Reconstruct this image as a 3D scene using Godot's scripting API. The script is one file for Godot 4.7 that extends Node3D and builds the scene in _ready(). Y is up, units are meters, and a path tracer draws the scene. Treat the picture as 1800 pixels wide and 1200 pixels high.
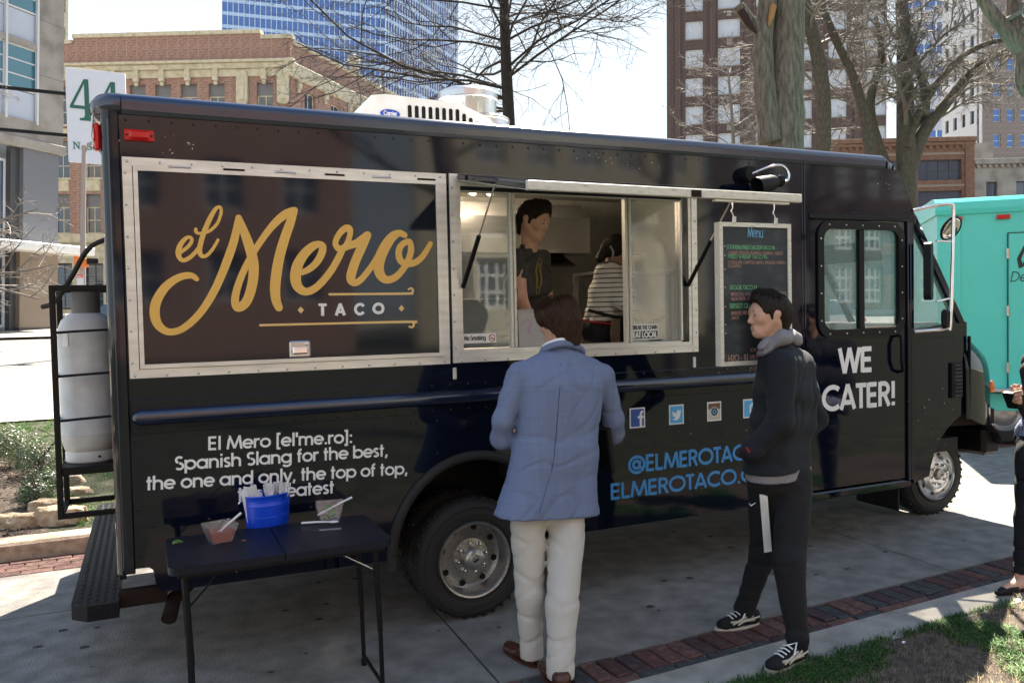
extends Node3D

# ---------- mesh building ----------
class MB:
	var v := PackedVector3Array()
	var n := PackedVector3Array()
	var c := PackedColorArray()
	var col := Color.WHITE
	var tinted := false
	func tri(a: Vector3, b: Vector3, d: Vector3, na: Vector3, nb: Vector3, nd: Vector3) -> void:
		if (b - a).cross(d - a).dot(na + nb + nd) > 0.0:
			v.append(a); v.append(d); v.append(b); n.append(na); n.append(nd); n.append(nb)
		else:
			v.append(a); v.append(b); v.append(d); n.append(na); n.append(nb); n.append(nd)
		if tinted:
			c.append(col); c.append(col); c.append(col)
	func flat(a: Vector3, b: Vector3, d: Vector3, out: Vector3) -> void:
		var k := (b - a).cross(d - a).normalized()
		if k.dot(out) < 0.0: k = -k
		tri(a, b, d, k, k, k)
	func quad(a: Vector3, b: Vector3, d: Vector3, e: Vector3, out: Vector3) -> void:
		flat(a, b, d, out); flat(a, d, e, out)
	# box with chamfered edges
	func box(mid: Vector3, size: Vector3, ch := 0.0, bs := Basis()) -> MB:
		var h := size * 0.5
		var k: float = minf(ch, minf(h.x, minf(h.y, h.z)) * 0.9)
		if k <= 0.0:
			for ax in 3:
				for s in [-1.0, 1.0]:
					var o := Vector3.ZERO; o[ax] = s
					var p := []
					for q in [[-1, -1], [1, -1], [1, 1], [-1, 1]]:
						var w := Vector3.ZERO
						w[ax] = h[ax] * s; w[(ax + 1) % 3] = h[(ax + 1) % 3] * q[0]; w[(ax + 2) % 3] = h[(ax + 2) % 3] * q[1]
						p.append(mid + bs * w)
					quad(p[0], p[1], p[2], p[3], bs * o)
			return self
		var i := h - Vector3(k, k, k)
		for ax in 3:
			var a1 := (ax + 1) % 3
			var a2 := (ax + 2) % 3
			for s in [-1.0, 1.0]:
				var p := []
				for q in [[-1, -1], [1, -1], [1, 1], [-1, 1]]:
					var w := Vector3.ZERO
					w[ax] = h[ax] * s; w[a1] = i[a1] * q[0]; w[a2] = i[a2] * q[1]
					p.append(mid + bs * w)
				var o := Vector3.ZERO; o[ax] = s
				quad(p[0], p[1], p[2], p[3], bs * o)
			for s in [-1.0, 1.0]:
				for t in [-1.0, 1.0]:
					var p := []
					for q in [[0, -1], [0, 1], [1, 1], [1, -1]]:
						var w := Vector3.ZERO
						w[a1] = (h[a1] if q[0] == 0 else i[a1]) * s
						w[a2] = (i[a2] if q[0] == 0 else h[a2]) * t
						w[ax] = i[ax] * q[1]
						p.append(mid + bs * w)
					var o := Vector3.ZERO; o[a1] = s; o[a2] = t
					quad(p[0], p[1], p[2], p[3], bs * o)
		for sx in [-1.0, 1.0]:
			for sy in [-1.0, 1.0]:
				for sz in [-1.0, 1.0]:
					var sg := Vector3(sx, sy, sz)
					flat(mid + bs * (Vector3(h.x, i.y, i.z) * sg), mid + bs * (Vector3(i.x, h.y, i.z) * sg), mid + bs * (Vector3(i.x, i.y, h.z) * sg), bs * sg)
		return self
	func span(a: Vector3, b: Vector3, ch := 0.0) -> MB:   # box from corner to corner
		return box((a + b) * 0.5, (b - a).abs(), ch)
	func bar(a: Vector3, b: Vector3, w: float, t: float, up := Vector3.UP, ch := 0.0) -> MB:  # a beam from a to b
		var f := (b - a).normalized()
		var r := f.cross(up)
		if r.length() < 0.01: r = f.cross(Vector3.RIGHT)
		r = r.normalized()
		return box((a + b) * 0.5, Vector3(w, t, a.distance_to(b)), ch, Basis(r, r.cross(f).normalized(), -f) if true else Basis())
	func tube(pts: Array, rad: Variant, sides := 8, cap := true) -> MB:
		var m := pts.size()
		var side := Vector3.ZERO
		var last_p := []
		var last_n := []
		for k in m:
			var f: Vector3 = (pts[mini(k + 1, m - 1)] - pts[maxi(k - 1, 0)]).normalized()
			if side == Vector3.ZERO:
				side = f.cross(Vector3.UP if absf(f.y) < 0.9 else Vector3.RIGHT).normalized()
			else:
				side = (side - f * side.dot(f)).normalized()
			var up := side.cross(f)
			var r: float = rad[k] if rad is Array else rad
			var p := []
			var q := []
			for s in sides:
				var g := TAU * s / sides
				var d := side * cos(g) + up * sin(g)
				p.append(pts[k] + d * r); q.append(d)
			if k > 0:
				for s in sides:
					var t := (s + 1) % sides
					tri(last_p[s], last_p[t], p[t], last_n[s], last_n[t], q[t])
					tri(last_p[s], p[t], p[s], last_n[s], q[t], q[s])
			if cap and r > 0.0005 and (k == 0 or k == m - 1):
				var o := -f if k == 0 else f
				for s in range(1, sides - 1):
					tri(p[0], p[s], p[s + 1], o, o, o)
			last_p = p; last_n = q
		return self
	# profile of (radius, height) turned about the y axis of tr; sharp corners split at 35 degrees
	func lathe(prof: Array, seg := 32, tr := Transform3D(), sq := Vector2(1, 1)) -> MB:
		var m := prof.size()
		for k in m - 1:
			var a: Vector2 = prof[k]
			var b: Vector2 = prof[k + 1]
			var d := b - a
			if d.length() < 1e-6: continue
			var nf := Vector2(d.y, -d.x).normalized()
			var n0 := nf
			var n1 := nf
			if k > 0:
				var e: Vector2 = a - prof[k - 1]
				var ne := Vector2(e.y, -e.x).normalized()
				if ne.dot(nf) > 0.8: n0 = (ne + nf).normalized()
			if k < m - 2:
				var e: Vector2 = prof[k + 2] - b
				var ne := Vector2(e.y, -e.x).normalized()
				if ne.dot(nf) > 0.8: n1 = (ne + nf).normalized()
			for s in seg:
				var g0 := TAU * s / seg
				var g1 := TAU * (s + 1) / seg
				var u0 := Vector3(cos(g0) * sq.x, 0, sin(g0) * sq.y)
				var u1 := Vector3(cos(g1) * sq.x, 0, sin(g1) * sq.y)
				var p := [tr * (u0 * a.x + Vector3(0, a.y, 0)), tr * (u1 * a.x + Vector3(0, a.y, 0)), tr * (u1 * b.x + Vector3(0, b.y, 0)), tr * (u0 * b.x + Vector3(0, b.y, 0))]
				var w := []
				for z in [[u0, n0], [u1, n0], [u1, n1], [u0, n1]]:
					var zz: Vector3 = z[0]
					var nn: Vector2 = z[1]
					w.append((tr.basis * (zz.normalized() * nn.x + Vector3(0, nn.y, 0))).normalized())
				if a.x > 1e-6: tri(p[0], p[1], p[2], w[0], w[1], w[2])
				if b.x > 1e-6: tri(p[0], p[2], p[3], w[0], w[2], w[3])
		return self
	# flat polygon in the xy plane of tr, given thickness towards -z
	func prism(poly: PackedVector2Array, depth: float, tr := Transform3D()) -> MB:
		var ix := Geometry2D.triangulate_polygon(poly)
		var zf := tr.basis.z.normalized()
		var back := Vector3(0, 0, -depth)
		for k in range(0, ix.size(), 3):
			var a := Vector3(poly[ix[k]].x, poly[ix[k]].y, 0)
			var b := Vector3(poly[ix[k + 1]].x, poly[ix[k + 1]].y, 0)
			var d := Vector3(poly[ix[k + 2]].x, poly[ix[k + 2]].y, 0)
			tri(tr * a, tr * b, tr * d, zf, zf, zf)
			if depth > 0.0: tri(tr * (a + back), tr * (b + back), tr * (d + back), -zf, -zf, -zf)
		if depth > 0.0:
			var ccw := 1.0 if not Geometry2D.is_polygon_clockwise(poly) else -1.0
			for k in poly.size():
				var a := poly[k]
				var b := poly[(k + 1) % poly.size()]
				var o := Vector2(b.y - a.y, a.x - b.x).normalized() * ccw
				var oo := tr.basis * Vector3(o.x, o.y, 0)
				var a3 := Vector3(a.x, a.y, 0)
				var b3 := Vector3(b.x, b.y, 0)
				quad(tr * a3, tr * b3, tr * (b3 + back), tr * (a3 + back), oo)
		return self
	func ball(mid: Vector3, r: Vector3, seg := 12, rings := 8, bs := Basis()) -> MB:
		var prev := []
		var pn := []
		for j in rings + 1:
			var la := PI * j / rings - PI / 2
			var p := []
			var q := []
			for s in seg:
				var g := TAU * s / seg
				var d := Vector3(cos(la) * cos(g), sin(la), cos(la) * sin(g))
				p.append(mid + bs * (d * r)); q.append((bs * (d / r)).normalized())
			if j > 0:
				for s in seg:
					var t := (s + 1) % seg
					if j > 1: tri(prev[s], prev[t], p[t], pn[s], pn[t], q[t])
					if j < rings: tri(prev[s], p[t], p[s], pn[s], q[t], q[s])
			prev = p; pn = q
		return self
	# a flat stroke of varying width lying in the xy plane of tr
	func ribbon(pts: Array, wid: Array, tr: Transform3D, rounded := true) -> MB:
		var zf := tr.basis.z.normalized()
		var m := pts.size()
		var la := Vector3.ZERO
		var lb := Vector3.ZERO
		for k in m:
			var d: Vector2 = (pts[mini(k + 1, m - 1)] - pts[maxi(k - 1, 0)]).normalized()
			var s := Vector2(-d.y, d.x) * float(wid[k]) * 0.5
			var q: Vector2 = pts[k]
			var a := tr * Vector3(q.x + s.x, q.y + s.y, k * 0.00001)
			var b := tr * Vector3(q.x - s.x, q.y - s.y, k * 0.00001)
			if k > 0:
				tri(la, lb, b, zf, zf, zf); tri(la, b, a, zf, zf, zf)
			if rounded and (k == 0 or k == m - 1):
				var o := -d if k == 0 else d
				var g0 := o.angle() - PI / 2
				for j in 6:
					var p0 := q + Vector2.from_angle(g0 + PI * j / 6) * float(wid[k]) * 0.5
					var p1 := q + Vector2.from_angle(g0 + PI * (j + 1) / 6) * float(wid[k]) * 0.5
					tri(tr * Vector3(q.x, q.y, k * 0.00001), tr * Vector3(p0.x, p0.y, k * 0.00001), tr * Vector3(p1.x, p1.y, k * 0.00001), zf, zf, zf)
			la = a; lb = b
		return self
	func ribbon_box(a: Vector3, b: Vector3) -> MB:
		return bar(a, b, 0.008, 0.003, Vector3.UP, 0.001)
	func quad_strip(a: Vector3, b: Vector3, d: Vector3, e: Vector3) -> MB:
		quad(a, b, d, e, Vector3.UP)
		return self
	func mesh() -> ArrayMesh:
		var a := []
		a.resize(Mesh.ARRAY_MAX)
		a[Mesh.ARRAY_VERTEX] = v
		a[Mesh.ARRAY_NORMAL] = n
		if tinted: a[Mesh.ARRAY_COLOR] = c
		var m := ArrayMesh.new()
		m.add_surface_from_arrays(Mesh.PRIMITIVE_TRIANGLES, a)
		return m

# ---------- distance fields for bodies, meshed as surface nets ----------
class Field:
	var o: Vector3
	var nx: int
	var ny: int
	var nz: int
	var h: float
	var d := PackedFloat32Array()
	func _init(lo: Vector3, hi: Vector3, cell: float) -> void:
		o = lo; h = cell
		nx = int((hi.x - lo.x) / cell) + 2; ny = int((hi.y - lo.y) / cell) + 2; nz = int((hi.z - lo.z) / cell) + 2
		d.resize(nx * ny * nz); d.fill(9.0)
	# tapered capsule; flattened along axis fl by factor fs (>1 thinner)
	func cap(a: Vector3, b: Vector3, ra: float, rb: float, k := 0.03, fl := Vector3.ZERO, fs := 1.0, cut := false) -> Field:
		var rm := maxf(ra, rb) * maxf(1.0, 1.0 / fs) + k + h * 2.5
		var lo := Vector3(minf(a.x, b.x), minf(a.y, b.y), minf(a.z, b.z)) - Vector3(rm, rm, rm)
		var hi := Vector3(maxf(a.x, b.x), maxf(a.y, b.y), maxf(a.z, b.z)) + Vector3(rm, rm, rm)
		var i0 := maxi(0, int((lo.x - o.x) / h)); var i1 := mini(nx - 1, int((hi.x - o.x) / h) + 1)
		var j0 := maxi(0, int((lo.y - o.y) / h)); var j1 := mini(ny - 1, int((hi.y - o.y) / h) + 1)
		var k0 := maxi(0, int((lo.z - o.z) / h)); var k1 := mini(nz - 1, int((hi.z - o.z) / h) + 1)
		var ab := b - a
		var fe := fs - 1.0
		if fe != 0.0: ab += fl * (ab.dot(fl) * fe)
		var l2 := maxf(ab.length_squared(), 1e-9)
		var dr := rb - ra
		var ik := 0.25 / k
		for z in range(k0, k1 + 1):
			for y in range(j0, j1 + 1):
				var row := (z * ny + y) * nx
				var q := Vector3(o.x + i0 * h, o.y + y * h, o.z + z * h) - a
				for x in range(i0, i1 + 1):
					var w := q
					if fe != 0.0: w += fl * (q.dot(fl) * fe)
					var t := clampf(w.dot(ab) / l2, 0.0, 1.0)
					var e := (w - ab * t).length() - (ra + dr * t)
					var c0 := d[row + x]
					if cut:
						d[row + x] = maxf(c0, -e)
					else:
						var s := maxf(k - absf(c0 - e), 0.0)
						d[row + x] = minf(c0, e) - s * s * ik
					q.x += h
		return self
	func ball(m: Vector3, r: float, k := 0.03, fl := Vector3.ZERO, fs := 1.0) -> Field:
		return cap(m, m + Vector3(0, 0.0005, 0), r, r, k, fl, fs)
	func clip(pt: Vector3, nrm: Vector3) -> Field:    # cut away the side that nrm points to
		for z in nz:
			for y in ny:
				var row := (z * ny + y) * nx
				var s := (Vector3(o.x, o.y + y * h, o.z + z * h) - pt).dot(nrm)
				for x in nx:
					d[row + x] = maxf(d[row + x], s)
					s += h * nrm.x
		return self
	func rough(noise: FastNoiseLite, amp: float, stretch := Vector3.ONE) -> Field:
		for z in nz:
			for y in ny:
				var row := (z * ny + y) * nx
				for x in nx:
					if absf(d[row + x]) < 0.06:
						d[row + x] += amp * noise.get_noise_3d((o.x + x * h) * stretch.x, (o.y + y * h) * stretch.y, (o.z + z * h) * stretch.z)
		return self
	func folds(noise: FastNoiseLite, amp: float) -> Field:    # creases: sharp valleys slanting across the cloth
		for z in nz:
			for y in ny:
				var row := (z * ny + y) * nx
				for x in nx:
					if absf(d[row + x]) < 0.05:
						var p := o + Vector3(x, y, z) * h
						var s := absf(noise.get_noise_3d(p.x * 2.4 + p.y * 1.6, p.y * 5.5 - p.x * 3.0, p.z * 2.4))
						d[row + x] += amp * maxf(0.0, 1.0 - s * 4.0)
		return self
	func mesh(mb: MB, tr := Transform3D()) -> void:
		var at := {}
		var vs := PackedVector3Array()
		var ns := PackedVector3Array()
		var sx := 1
		var sy := nx
		var sz := nx * ny
		var lim := h * 4.0
		for z in nz - 1:
			for y in ny - 1:
				var row := (z * ny + y) * nx
				for x in nx - 1:
					var i := row + x
					var c0 := d[i]
					if absf(c0) > lim: continue
					var c := [c0, d[i + 1], d[i + sy], d[i + sy + 1], d[i + sz], d[i + sz + 1], d[i + sz + sy], d[i + sz + sy + 1]]
					var inside := 0
					for q in 8:
						if c[q] < 0.0: inside += 1
					if inside == 0 or inside == 8: continue
					var sum := Vector3.ZERO
					var cnt := 0
					for e in [[0, 1], [2, 3], [4, 5], [6, 7], [0, 2], [1, 3], [4, 6], [5, 7], [0, 4], [1, 5], [2, 6], [3, 7]]:
						var a: float = c[e[0]]
						var b: float = c[e[1]]
						if (a < 0.0) != (b < 0.0):
							var t := a / (a - b)
							var pa := Vector3(e[0] & 1, (e[0] >> 1) & 1, (e[0] >> 2) & 1)
							var pb := Vector3(e[1] & 1, (e[1] >> 1) & 1, (e[1] >> 2) & 1)
							sum += pa.lerp(pb, t); cnt += 1
					at[i] = vs.size()
					vs.append(o + (Vector3(x, y, z) + sum / cnt) * h)
					var g := Vector3(c[1] + c[3] + c[5] + c[7] - c[0] - c[2] - c[4] - c[6], c[2] + c[3] + c[6] + c[7] - c[0] - c[1] - c[4] - c[5], c[4] + c[5] + c[6] + c[7] - c[0] - c[1] - c[2] - c[3])
					ns.append(g.normalized())
		for i in at:
			var c0 := d[i]
			for e in [[sx, sy, sz], [sy, sz, sx], [sz, sx, sy]]:
				var j: int = i + e[0]
				if (c0 < 0.0) == (d[j] < 0.0): continue
				var q1: int = i - e[1]
				var q2: int = i - e[2]
				var q3: int = i - e[1] - e[2]
				if not (at.has(q1) and at.has(q2) and at.has(q3)): continue
				var ids := [at[i], at[q1], at[q3], at[q2]]
				var p := []
				var w := []
				for id in ids:
					p.append(tr * vs[id]); w.append((tr.basis * ns[id]).normalized())
				mb.tri(p[0], p[1], p[2], w[0], w[1], w[2])
				mb.tri(p[0], p[2], p[3], w[0], w[2], w[3])

# ---------- materials ----------
var M := {}
var taken := {}

func lin(r: float, g: float, b: float, a := 1.0) -> Color:
	var k := Color(r, g, b).linear_to_srgb()
	k.a = a
	return k

func mat(called: String, base: Color, rough := 0.6, metal := 0.0) -> StandardMaterial3D:
	var m := StandardMaterial3D.new()
	m.resource_name = called
	m.albedo_color = base
	m.roughness = rough
	m.metallic = metal
	M[called] = m
	return m

func noise(freq: float, sd: int, oct := 4, kind := FastNoiseLite.TYPE_SIMPLEX_SMOOTH) -> FastNoiseLite:
	var f := FastNoiseLite.new()
	f.seed = sd
	f.frequency = freq
	f.noise_type = kind
	f.fractal_octaves = oct
	return f

func noise_tex(freq: float, sd: int, stops: Array, size := 256, oct := 4, kind := FastNoiseLite.TYPE_SIMPLEX_SMOOTH) -> NoiseTexture2D:
	var t := NoiseTexture2D.new()
	t.width = size; t.height = size; t.seamless = true
	t.noise = noise(freq, sd, oct, kind)
	var g := Gradient.new()
	var offs := PackedFloat32Array()
	var cols := PackedColorArray()
	for s in stops:
		offs.append(s[0]); cols.append(s[1])
	g.offsets = offs; g.colors = cols
	t.color_ramp = g
	return t

func bump(m: StandardMaterial3D, freq: float, sd: int, strength: float, size := 256, oct := 4) -> void:
	var t := NoiseTexture2D.new()
	t.width = size; t.height = size; t.seamless = true
	t.noise = noise(freq, sd, oct)
	t.as_normal_map = true
	t.bump_strength = 4.0
	m.normal_enabled = true
	m.normal_texture = t
	m.normal_scale = strength

func tri_scale(m: StandardMaterial3D, s: Variant, world := true) -> void:
	m.uv1_triplanar = true
	m.uv1_world_triplanar = world
	m.uv1_scale = s if s is Vector3 else Vector3(s, s, s)
	m.uv1_triplanar_sharpness = 4.0

func toned(called: String, freq: float, sd: int, stops: Array, scale: Variant, rough := 0.85, bumpy := 0.0, bfreq := 0.08, world := true, size := 256) -> StandardMaterial3D:
	var m := mat(called, Color.WHITE, rough)
	m.albedo_texture = noise_tex(freq, sd, stops, size)
	tri_scale(m, scale, world)
	if bumpy > 0.0: bump(m, bfreq, sd + 7, bumpy, size)
	return m

# ---------- naming ----------
func numbered(base: String) -> String:
	if not taken.has(base):
		taken[base] = 0
		return base
	taken[base] += 1
	return "%s_%03d" % [base, taken[base]]

func thing(called: String, at: Vector3, label: String, category: String, group := "") -> Node3D:
	var o := Node3D.new()
	o.name = numbered(called)
	add_child(o)
	o.position = at
	o.set_meta("label", label); o.set_meta("category", category)
	if group: o.set_meta("group", group)
	return o

# a part whose shape is written in world coordinates
func part(called: String, mb: Variant, m: Material, parent: Node3D) -> MeshInstance3D:
	var o := MeshInstance3D.new()
	o.mesh = mb.mesh() if mb is MB else mb
	o.material_override = null
	if o.mesh.get_surface_count(): o.mesh.surface_set_material(0, m)
	o.name = called
	parent.add_child(o, true)
	if parent.get_parent() == self and not (parent is MeshInstance3D):
		o.transform = parent.transform.affine_inverse()
	return o

# a shared mesh placed as one more part
func copy_part(called: String, ms: Mesh, m: Material, parent: Node3D, tr: Transform3D) -> MeshInstance3D:
	var o := MeshInstance3D.new()
	o.mesh = ms
	o.set_surface_override_material(0, m)
	o.name = called
	parent.add_child(o, true)
	if parent.get_parent() == self and not (parent is MeshInstance3D):
		o.transform = parent.transform.affine_inverse() * tr
	else:
		o.transform = tr
	return o

func setting(called: String, mb: MB, m: Material) -> MeshInstance3D:
	var o := MeshInstance3D.new()
	o.mesh = mb.mesh()
	o.mesh.surface_set_material(0, m)
	o.name = numbered(called)
	add_child(o)
	o.set_meta("kind", "structure")
	return o

func smooth(pts: Array, per := 6) -> Array:    # Catmull-Rom through [x, y, w] triples laid flat
	var q := []
	for k in range(0, pts.size(), 3):
		q.append(Vector3(pts[k], pts[k + 1], pts[k + 2]) * 0.001)
	var out := []
	for k in q.size() - 1:
		var a: Vector3 = q[maxi(k - 1, 0)]
		var b: Vector3 = q[k]
		var c: Vector3 = q[k + 1]
		var d: Vector3 = q[mini(k + 2, q.size() - 1)]
		for j in per:
			out.append(b.cubic_interpolate(c, a, d, float(j) / per))
	out.append(q[-1])
	return out

func smooth3(q: Array, per := 6) -> Array:
	var out := []
	for k in q.size() - 1:
		var a: Vector3 = q[maxi(k - 1, 0)]
		var d: Vector3 = q[mini(k + 2, q.size() - 1)]
		for j in per:
			out.append(q[k].cubic_interpolate(q[k + 1], a, d, float(j) / per))
	out.append(q[-1])
	return out

# ---------- a stroke alphabet: cap height 1, strokes as lines (l) and arcs (a cx,cy,rx,ry,from,to) ----------
var GLYPH := {
	"A": [0.76, "l.05,0 .37,1;l.37,1 .69,0;l.17,.28 .57,.28"], "B": [0.64, "l.09,0 .09,1;l.09,.93 .3,.93;a.3,.73,.2,.2,90,-90;l.09,.53 .33,.53;a.33,.3,.23,.23,90,-90;l.09,.07 .33,.07"],
	"C": [0.84, "a.5,.5,.43,.43,48,312"], "D": [0.76, "l.09,0 .09,1;l.09,.93 .27,.93;a.27,.5,.41,.43,90,-90;l.27,.07 .09,.07"],
	"E": [0.58, "l.09,0 .09,1;l.09,.925 .5,.925;l.09,.51 .47,.51;l.09,.075 .5,.075"], "F": [0.54, "l.09,0 .09,1;l.09,.925 .5,.925;l.09,.51 .46,.51"],
	"G": [0.92, "a.5,.5,.43,.43,48,360;l.5,.47 .93,.47"], "H": [0.74, "l.09,0 .09,1;l.64,0 .64,1;l.09,.5 .64,.5"], "I": [0.24, "l.12,0 .12,1"], "J": [0.5, "l.38,1 .38,.28;a.22,.28,.16,.21,0,-170"],
	"K": [0.66, "l.09,0 .09,1;l.55,1 .12,.5;l.12,.52 .6,0"], "L": [0.52, "l.09,0 .09,1;l.09,.075 .48,.075"], "M": [0.98, "l.07,0 .19,1;l.19,.96 .49,.06;l.49,.06 .79,.96;l.79,1 .91,0"],
	"N": [0.78, "l.09,0 .09,1;l.09,.97 .68,.03;l.68,0 .68,1"], "O": [1.0, "a.5,.5,.43,.43,0,360"], "P": [0.58, "l.09,0 .09,1;l.09,.93 .28,.93;a.28,.7,.23,.23,90,-90;l.09,.47 .28,.47"],
	"Q": [1.0, "a.5,.5,.43,.43,0,360;l.6,.3 .95,0"], "R": [0.62, "l.09,0 .09,1;l.09,.93 .28,.93;a.28,.71,.22,.22,90,-90;l.09,.49 .28,.49;l.3,.5 .54,0"],
	"S": [0.56, "a.28,.73,.19,.2,35,250;a.28,.28,.21,.21,95,-145"], "T": [0.52, "l.25,0 .25,1;l0,.925 .5,.925"], "U": [0.72, "l.09,1 .09,.32;a.35,.32,.26,.25,180,360;l.61,.32 .61,1"],
	"V": [0.7, "l.04,1 .34,0;l.34,0 .64,1"], "W": [0.98, "l.05,1 .27,0;l.27,0 .49,1;l.49,1 .71,0;l.71,0 .93,1"], "X": [0.66, "l.05,0 .58,1;l.05,1 .58,0"], "Y": [0.62, "l.04,1 .3,.45;l.3,.45 .56,1;l.3,.48 .3,0"], "Z": [0.6, "l.05,.93 .53,.93;l.53,.95 .06,.05;l.06,.07 .54,.07"],
	"a": [0.72, "a.34,.36,.28,.29,0,360;l.62,0 .62,.72"], "b": [0.72, "l.09,0 .09,1.02;a.37,.36,.28,.29,0,360"], "c": [0.62, "a.34,.36,.28,.29,45,315"], "d": [0.72, "a.34,.36,.28,.29,0,360;l.62,0 .62,1.02"],
	"e": [0.68, "a.34,.36,.28,.29,0,318;l.06,.36 .66,.36"], "f": [0.36, "l.15,0 .15,.8;a.29,.8,.14,.15,180,80;l.02,.65 .32,.65"], "g": [0.72, "a.34,.36,.28,.29,0,360;l.62,.72 .62,-.02;a.36,-.02,.26,.2,0,-150"],
	"h": [0.66, "l.09,0 .09,1.02;a.32,.42,.23,.23,0,180;l.55,.42 .55,0"], "i": [0.24, "l.12,0 .12,.72;l.12,.85 .12,1.0"], "j": [0.24, "l.12,-.15 .12,.72;l.12,.85 .12,1.0"], "k": [0.56, "l.09,0 .09,1.02;l.48,.72 .12,.36;l.14,.4 .52,0"],
	"l": [0.24, "l.12,0 .12,1.02"], "m": [1.0, "l.09,0 .09,.72;a.29,.45,.2,.2,0,180;l.49,.45 .49,0;a.69,.45,.2,.2,0,180;l.89,.45 .89,0"], "n": [0.66, "l.09,0 .09,.72;a.32,.42,.23,.23,0,180;l.55,.42 .55,0"],
	"o": [0.7, "a.35,.36,.28,.29,0,360"], "p": [0.72, "l.09,-.26 .09,.72;a.37,.36,.28,.29,0,360"], "q": [0.72, "l.62,-.26 .62,.72;a.34,.36,.28,.29,0,360"], "r": [0.4, "l.09,0 .09,.72;a.3,.42,.21,.23,65,180"],
	"s": [0.46, "a.23,.53,.14,.13,30,255;a.22,.2,.15,.14,100,-150"], "t": [0.36, "l.16,0 .16,.96;l.02,.65 .32,.65"], "u": [0.66, "l.09,.72 .09,.3;a.32,.3,.23,.23,180,360;l.55,0 .55,.72"], "v": [0.58, "l.04,.72 .28,0;l.28,0 .53,.72"],
	"w": [0.86, "l.04,.72 .23,0;l.23,0 .42,.72;l.42,.72 .61,0;l.61,0 .8,.72"], "x": [0.56, "l.04,0 .5,.72;l.04,.72 .5,0"], "y": [0.58, "l.04,.72 .29,.05;l.54,.72 .2,-.26"], "z": [0.5, "l.05,.65 .44,.65;l.44,.66 .06,.06;l.06,.07 .45,.07"],
	"0": [0.6, "a.3,.5,.22,.43,0,360"], "1": [0.4, "l.12,.8 .25,.95;l.25,1 .25,0"], "2": [0.56, "a.28,.72,.2,.21,160,-40;l.44,.6 .08,.06;l.06,.07 .5,.07"], "3": [0.56, "a.27,.73,.19,.2,150,-90;a.27,.29,.21,.22,90,-150"], "4": [0.6, "l.4,0 .4,1;l.4,.97 .06,.3;l.04,.28 .55,.28"], "5": [0.56, "l.46,.93 .14,.93;l.14,.95 .11,.55;a.26,.32,.2,.25,130,-140"],
	"9": [0.58, "a.28,.68,.2,.25,0,360;l.48,.68 .38,0"], "!": [0.28, "l.14,.3 .14,1;l.14,0 .14,.15"], ".": [0.26, "l.13,0 .13,.16"], ",": [0.26, "l.16,.15 .09,-.14"], ":": [0.26, "l.13,0 .13,.16;l.13,.5 .13,.66"], "'": [0.2, "l.1,.66 .1,1.02"],
	"[": [0.34, "l.12,-.2 .12,1.05;l.12,.98 .3,.98;l.12,-.13 .3,-.13"], "]": [0.34, "l.2,-.2 .2,1.05;l.03,.98 .2,.98;l.03,-.13 .2,-.13"], "-": [0.4, "l.06,.38 .34,.38"], "+": [0.5, "l.06,.4 .44,.4;l.25,.2 .25,.6"], "$": [0.5, "a.25,.68,.16,.16,35,250;a.25,.32,.17,.17,95,-145;l.25,.05 .25,.95"],
	"@": [1.05, "a.52,.46,.45,.47,-55,300;a.5,.46,.19,.21,0,360;l.71,.68 .67,.32;a.79,.36,.12,.12,185,320"], "&": [0.7, "a.28,.77,.15,.16,0,360;a.28,.3,.22,.23,30,300;l.2,.65 .62,0"], " ": [0.3, ""],
}
var glyph_cache := {}

func glyph(ch: String) -> Array:
	if glyph_cache.has(ch): return glyph_cache[ch]
	var out := []
	for s in GLYPH[ch][1].split(";", false):
		var pts := []
		if s[0] == "l":
			for p in s.substr(1).split(" "):
				var q: PackedFloat64Array = p.split_floats(",")
				pts.append(Vector2(q[0], q[1]))
		else:
			var q: PackedFloat64Array = s.substr(1).split_floats(",")
			var steps := maxi(4, int(absf(q[5] - q[4]) / 15.0))
			for k in steps + 1:
				var g := deg_to_rad(lerpf(q[4], q[5], float(k) / steps))
				pts.append(Vector2(q[0] + q[2] * cos(g), q[1] + q[3] * sin(g)))
		out.append(pts)
	glyph_cache[ch] = out
	return out

func text_width(s: String, track := 0.0) -> float:
	var w := 0.0
	for ch in s:
		w += GLYPH[ch][0] + track
	return w

# lettering as thin film in the xy plane of tr; returns the pen's end
func letter(mb: MB, s: String, tr: Transform3D, cap_h: float, wide: float, weight: float, track := 0.0, jitter := 0.0, rg: RandomNumberGenerator = null) -> float:
	var x := 0.0
	for ch in s:
		var lift := 0.0
		var up := rg.randf_range(-jitter, jitter) if rg else 0.0
		for st in glyph(ch):
			var pts := []
			var wid := []
			for p in st:
				pts.append(Vector2((x + p.x) * cap_h * wide, (p.y + up) * cap_h)); wid.append(weight * cap_h)
			mb.ribbon(pts, wid, tr.translated_local(Vector3(0, 0, lift)), false)
			lift += 0.0003
		x += GLYPH[ch][0] + track
	return x * cap_h * wide

func flat_at(x: float, y: float, z: float, slope := 0.0) -> Transform3D:
	return Transform3D(Basis(Vector3(0, 0, 1), atan(slope)), Vector3(x, y, z))

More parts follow.
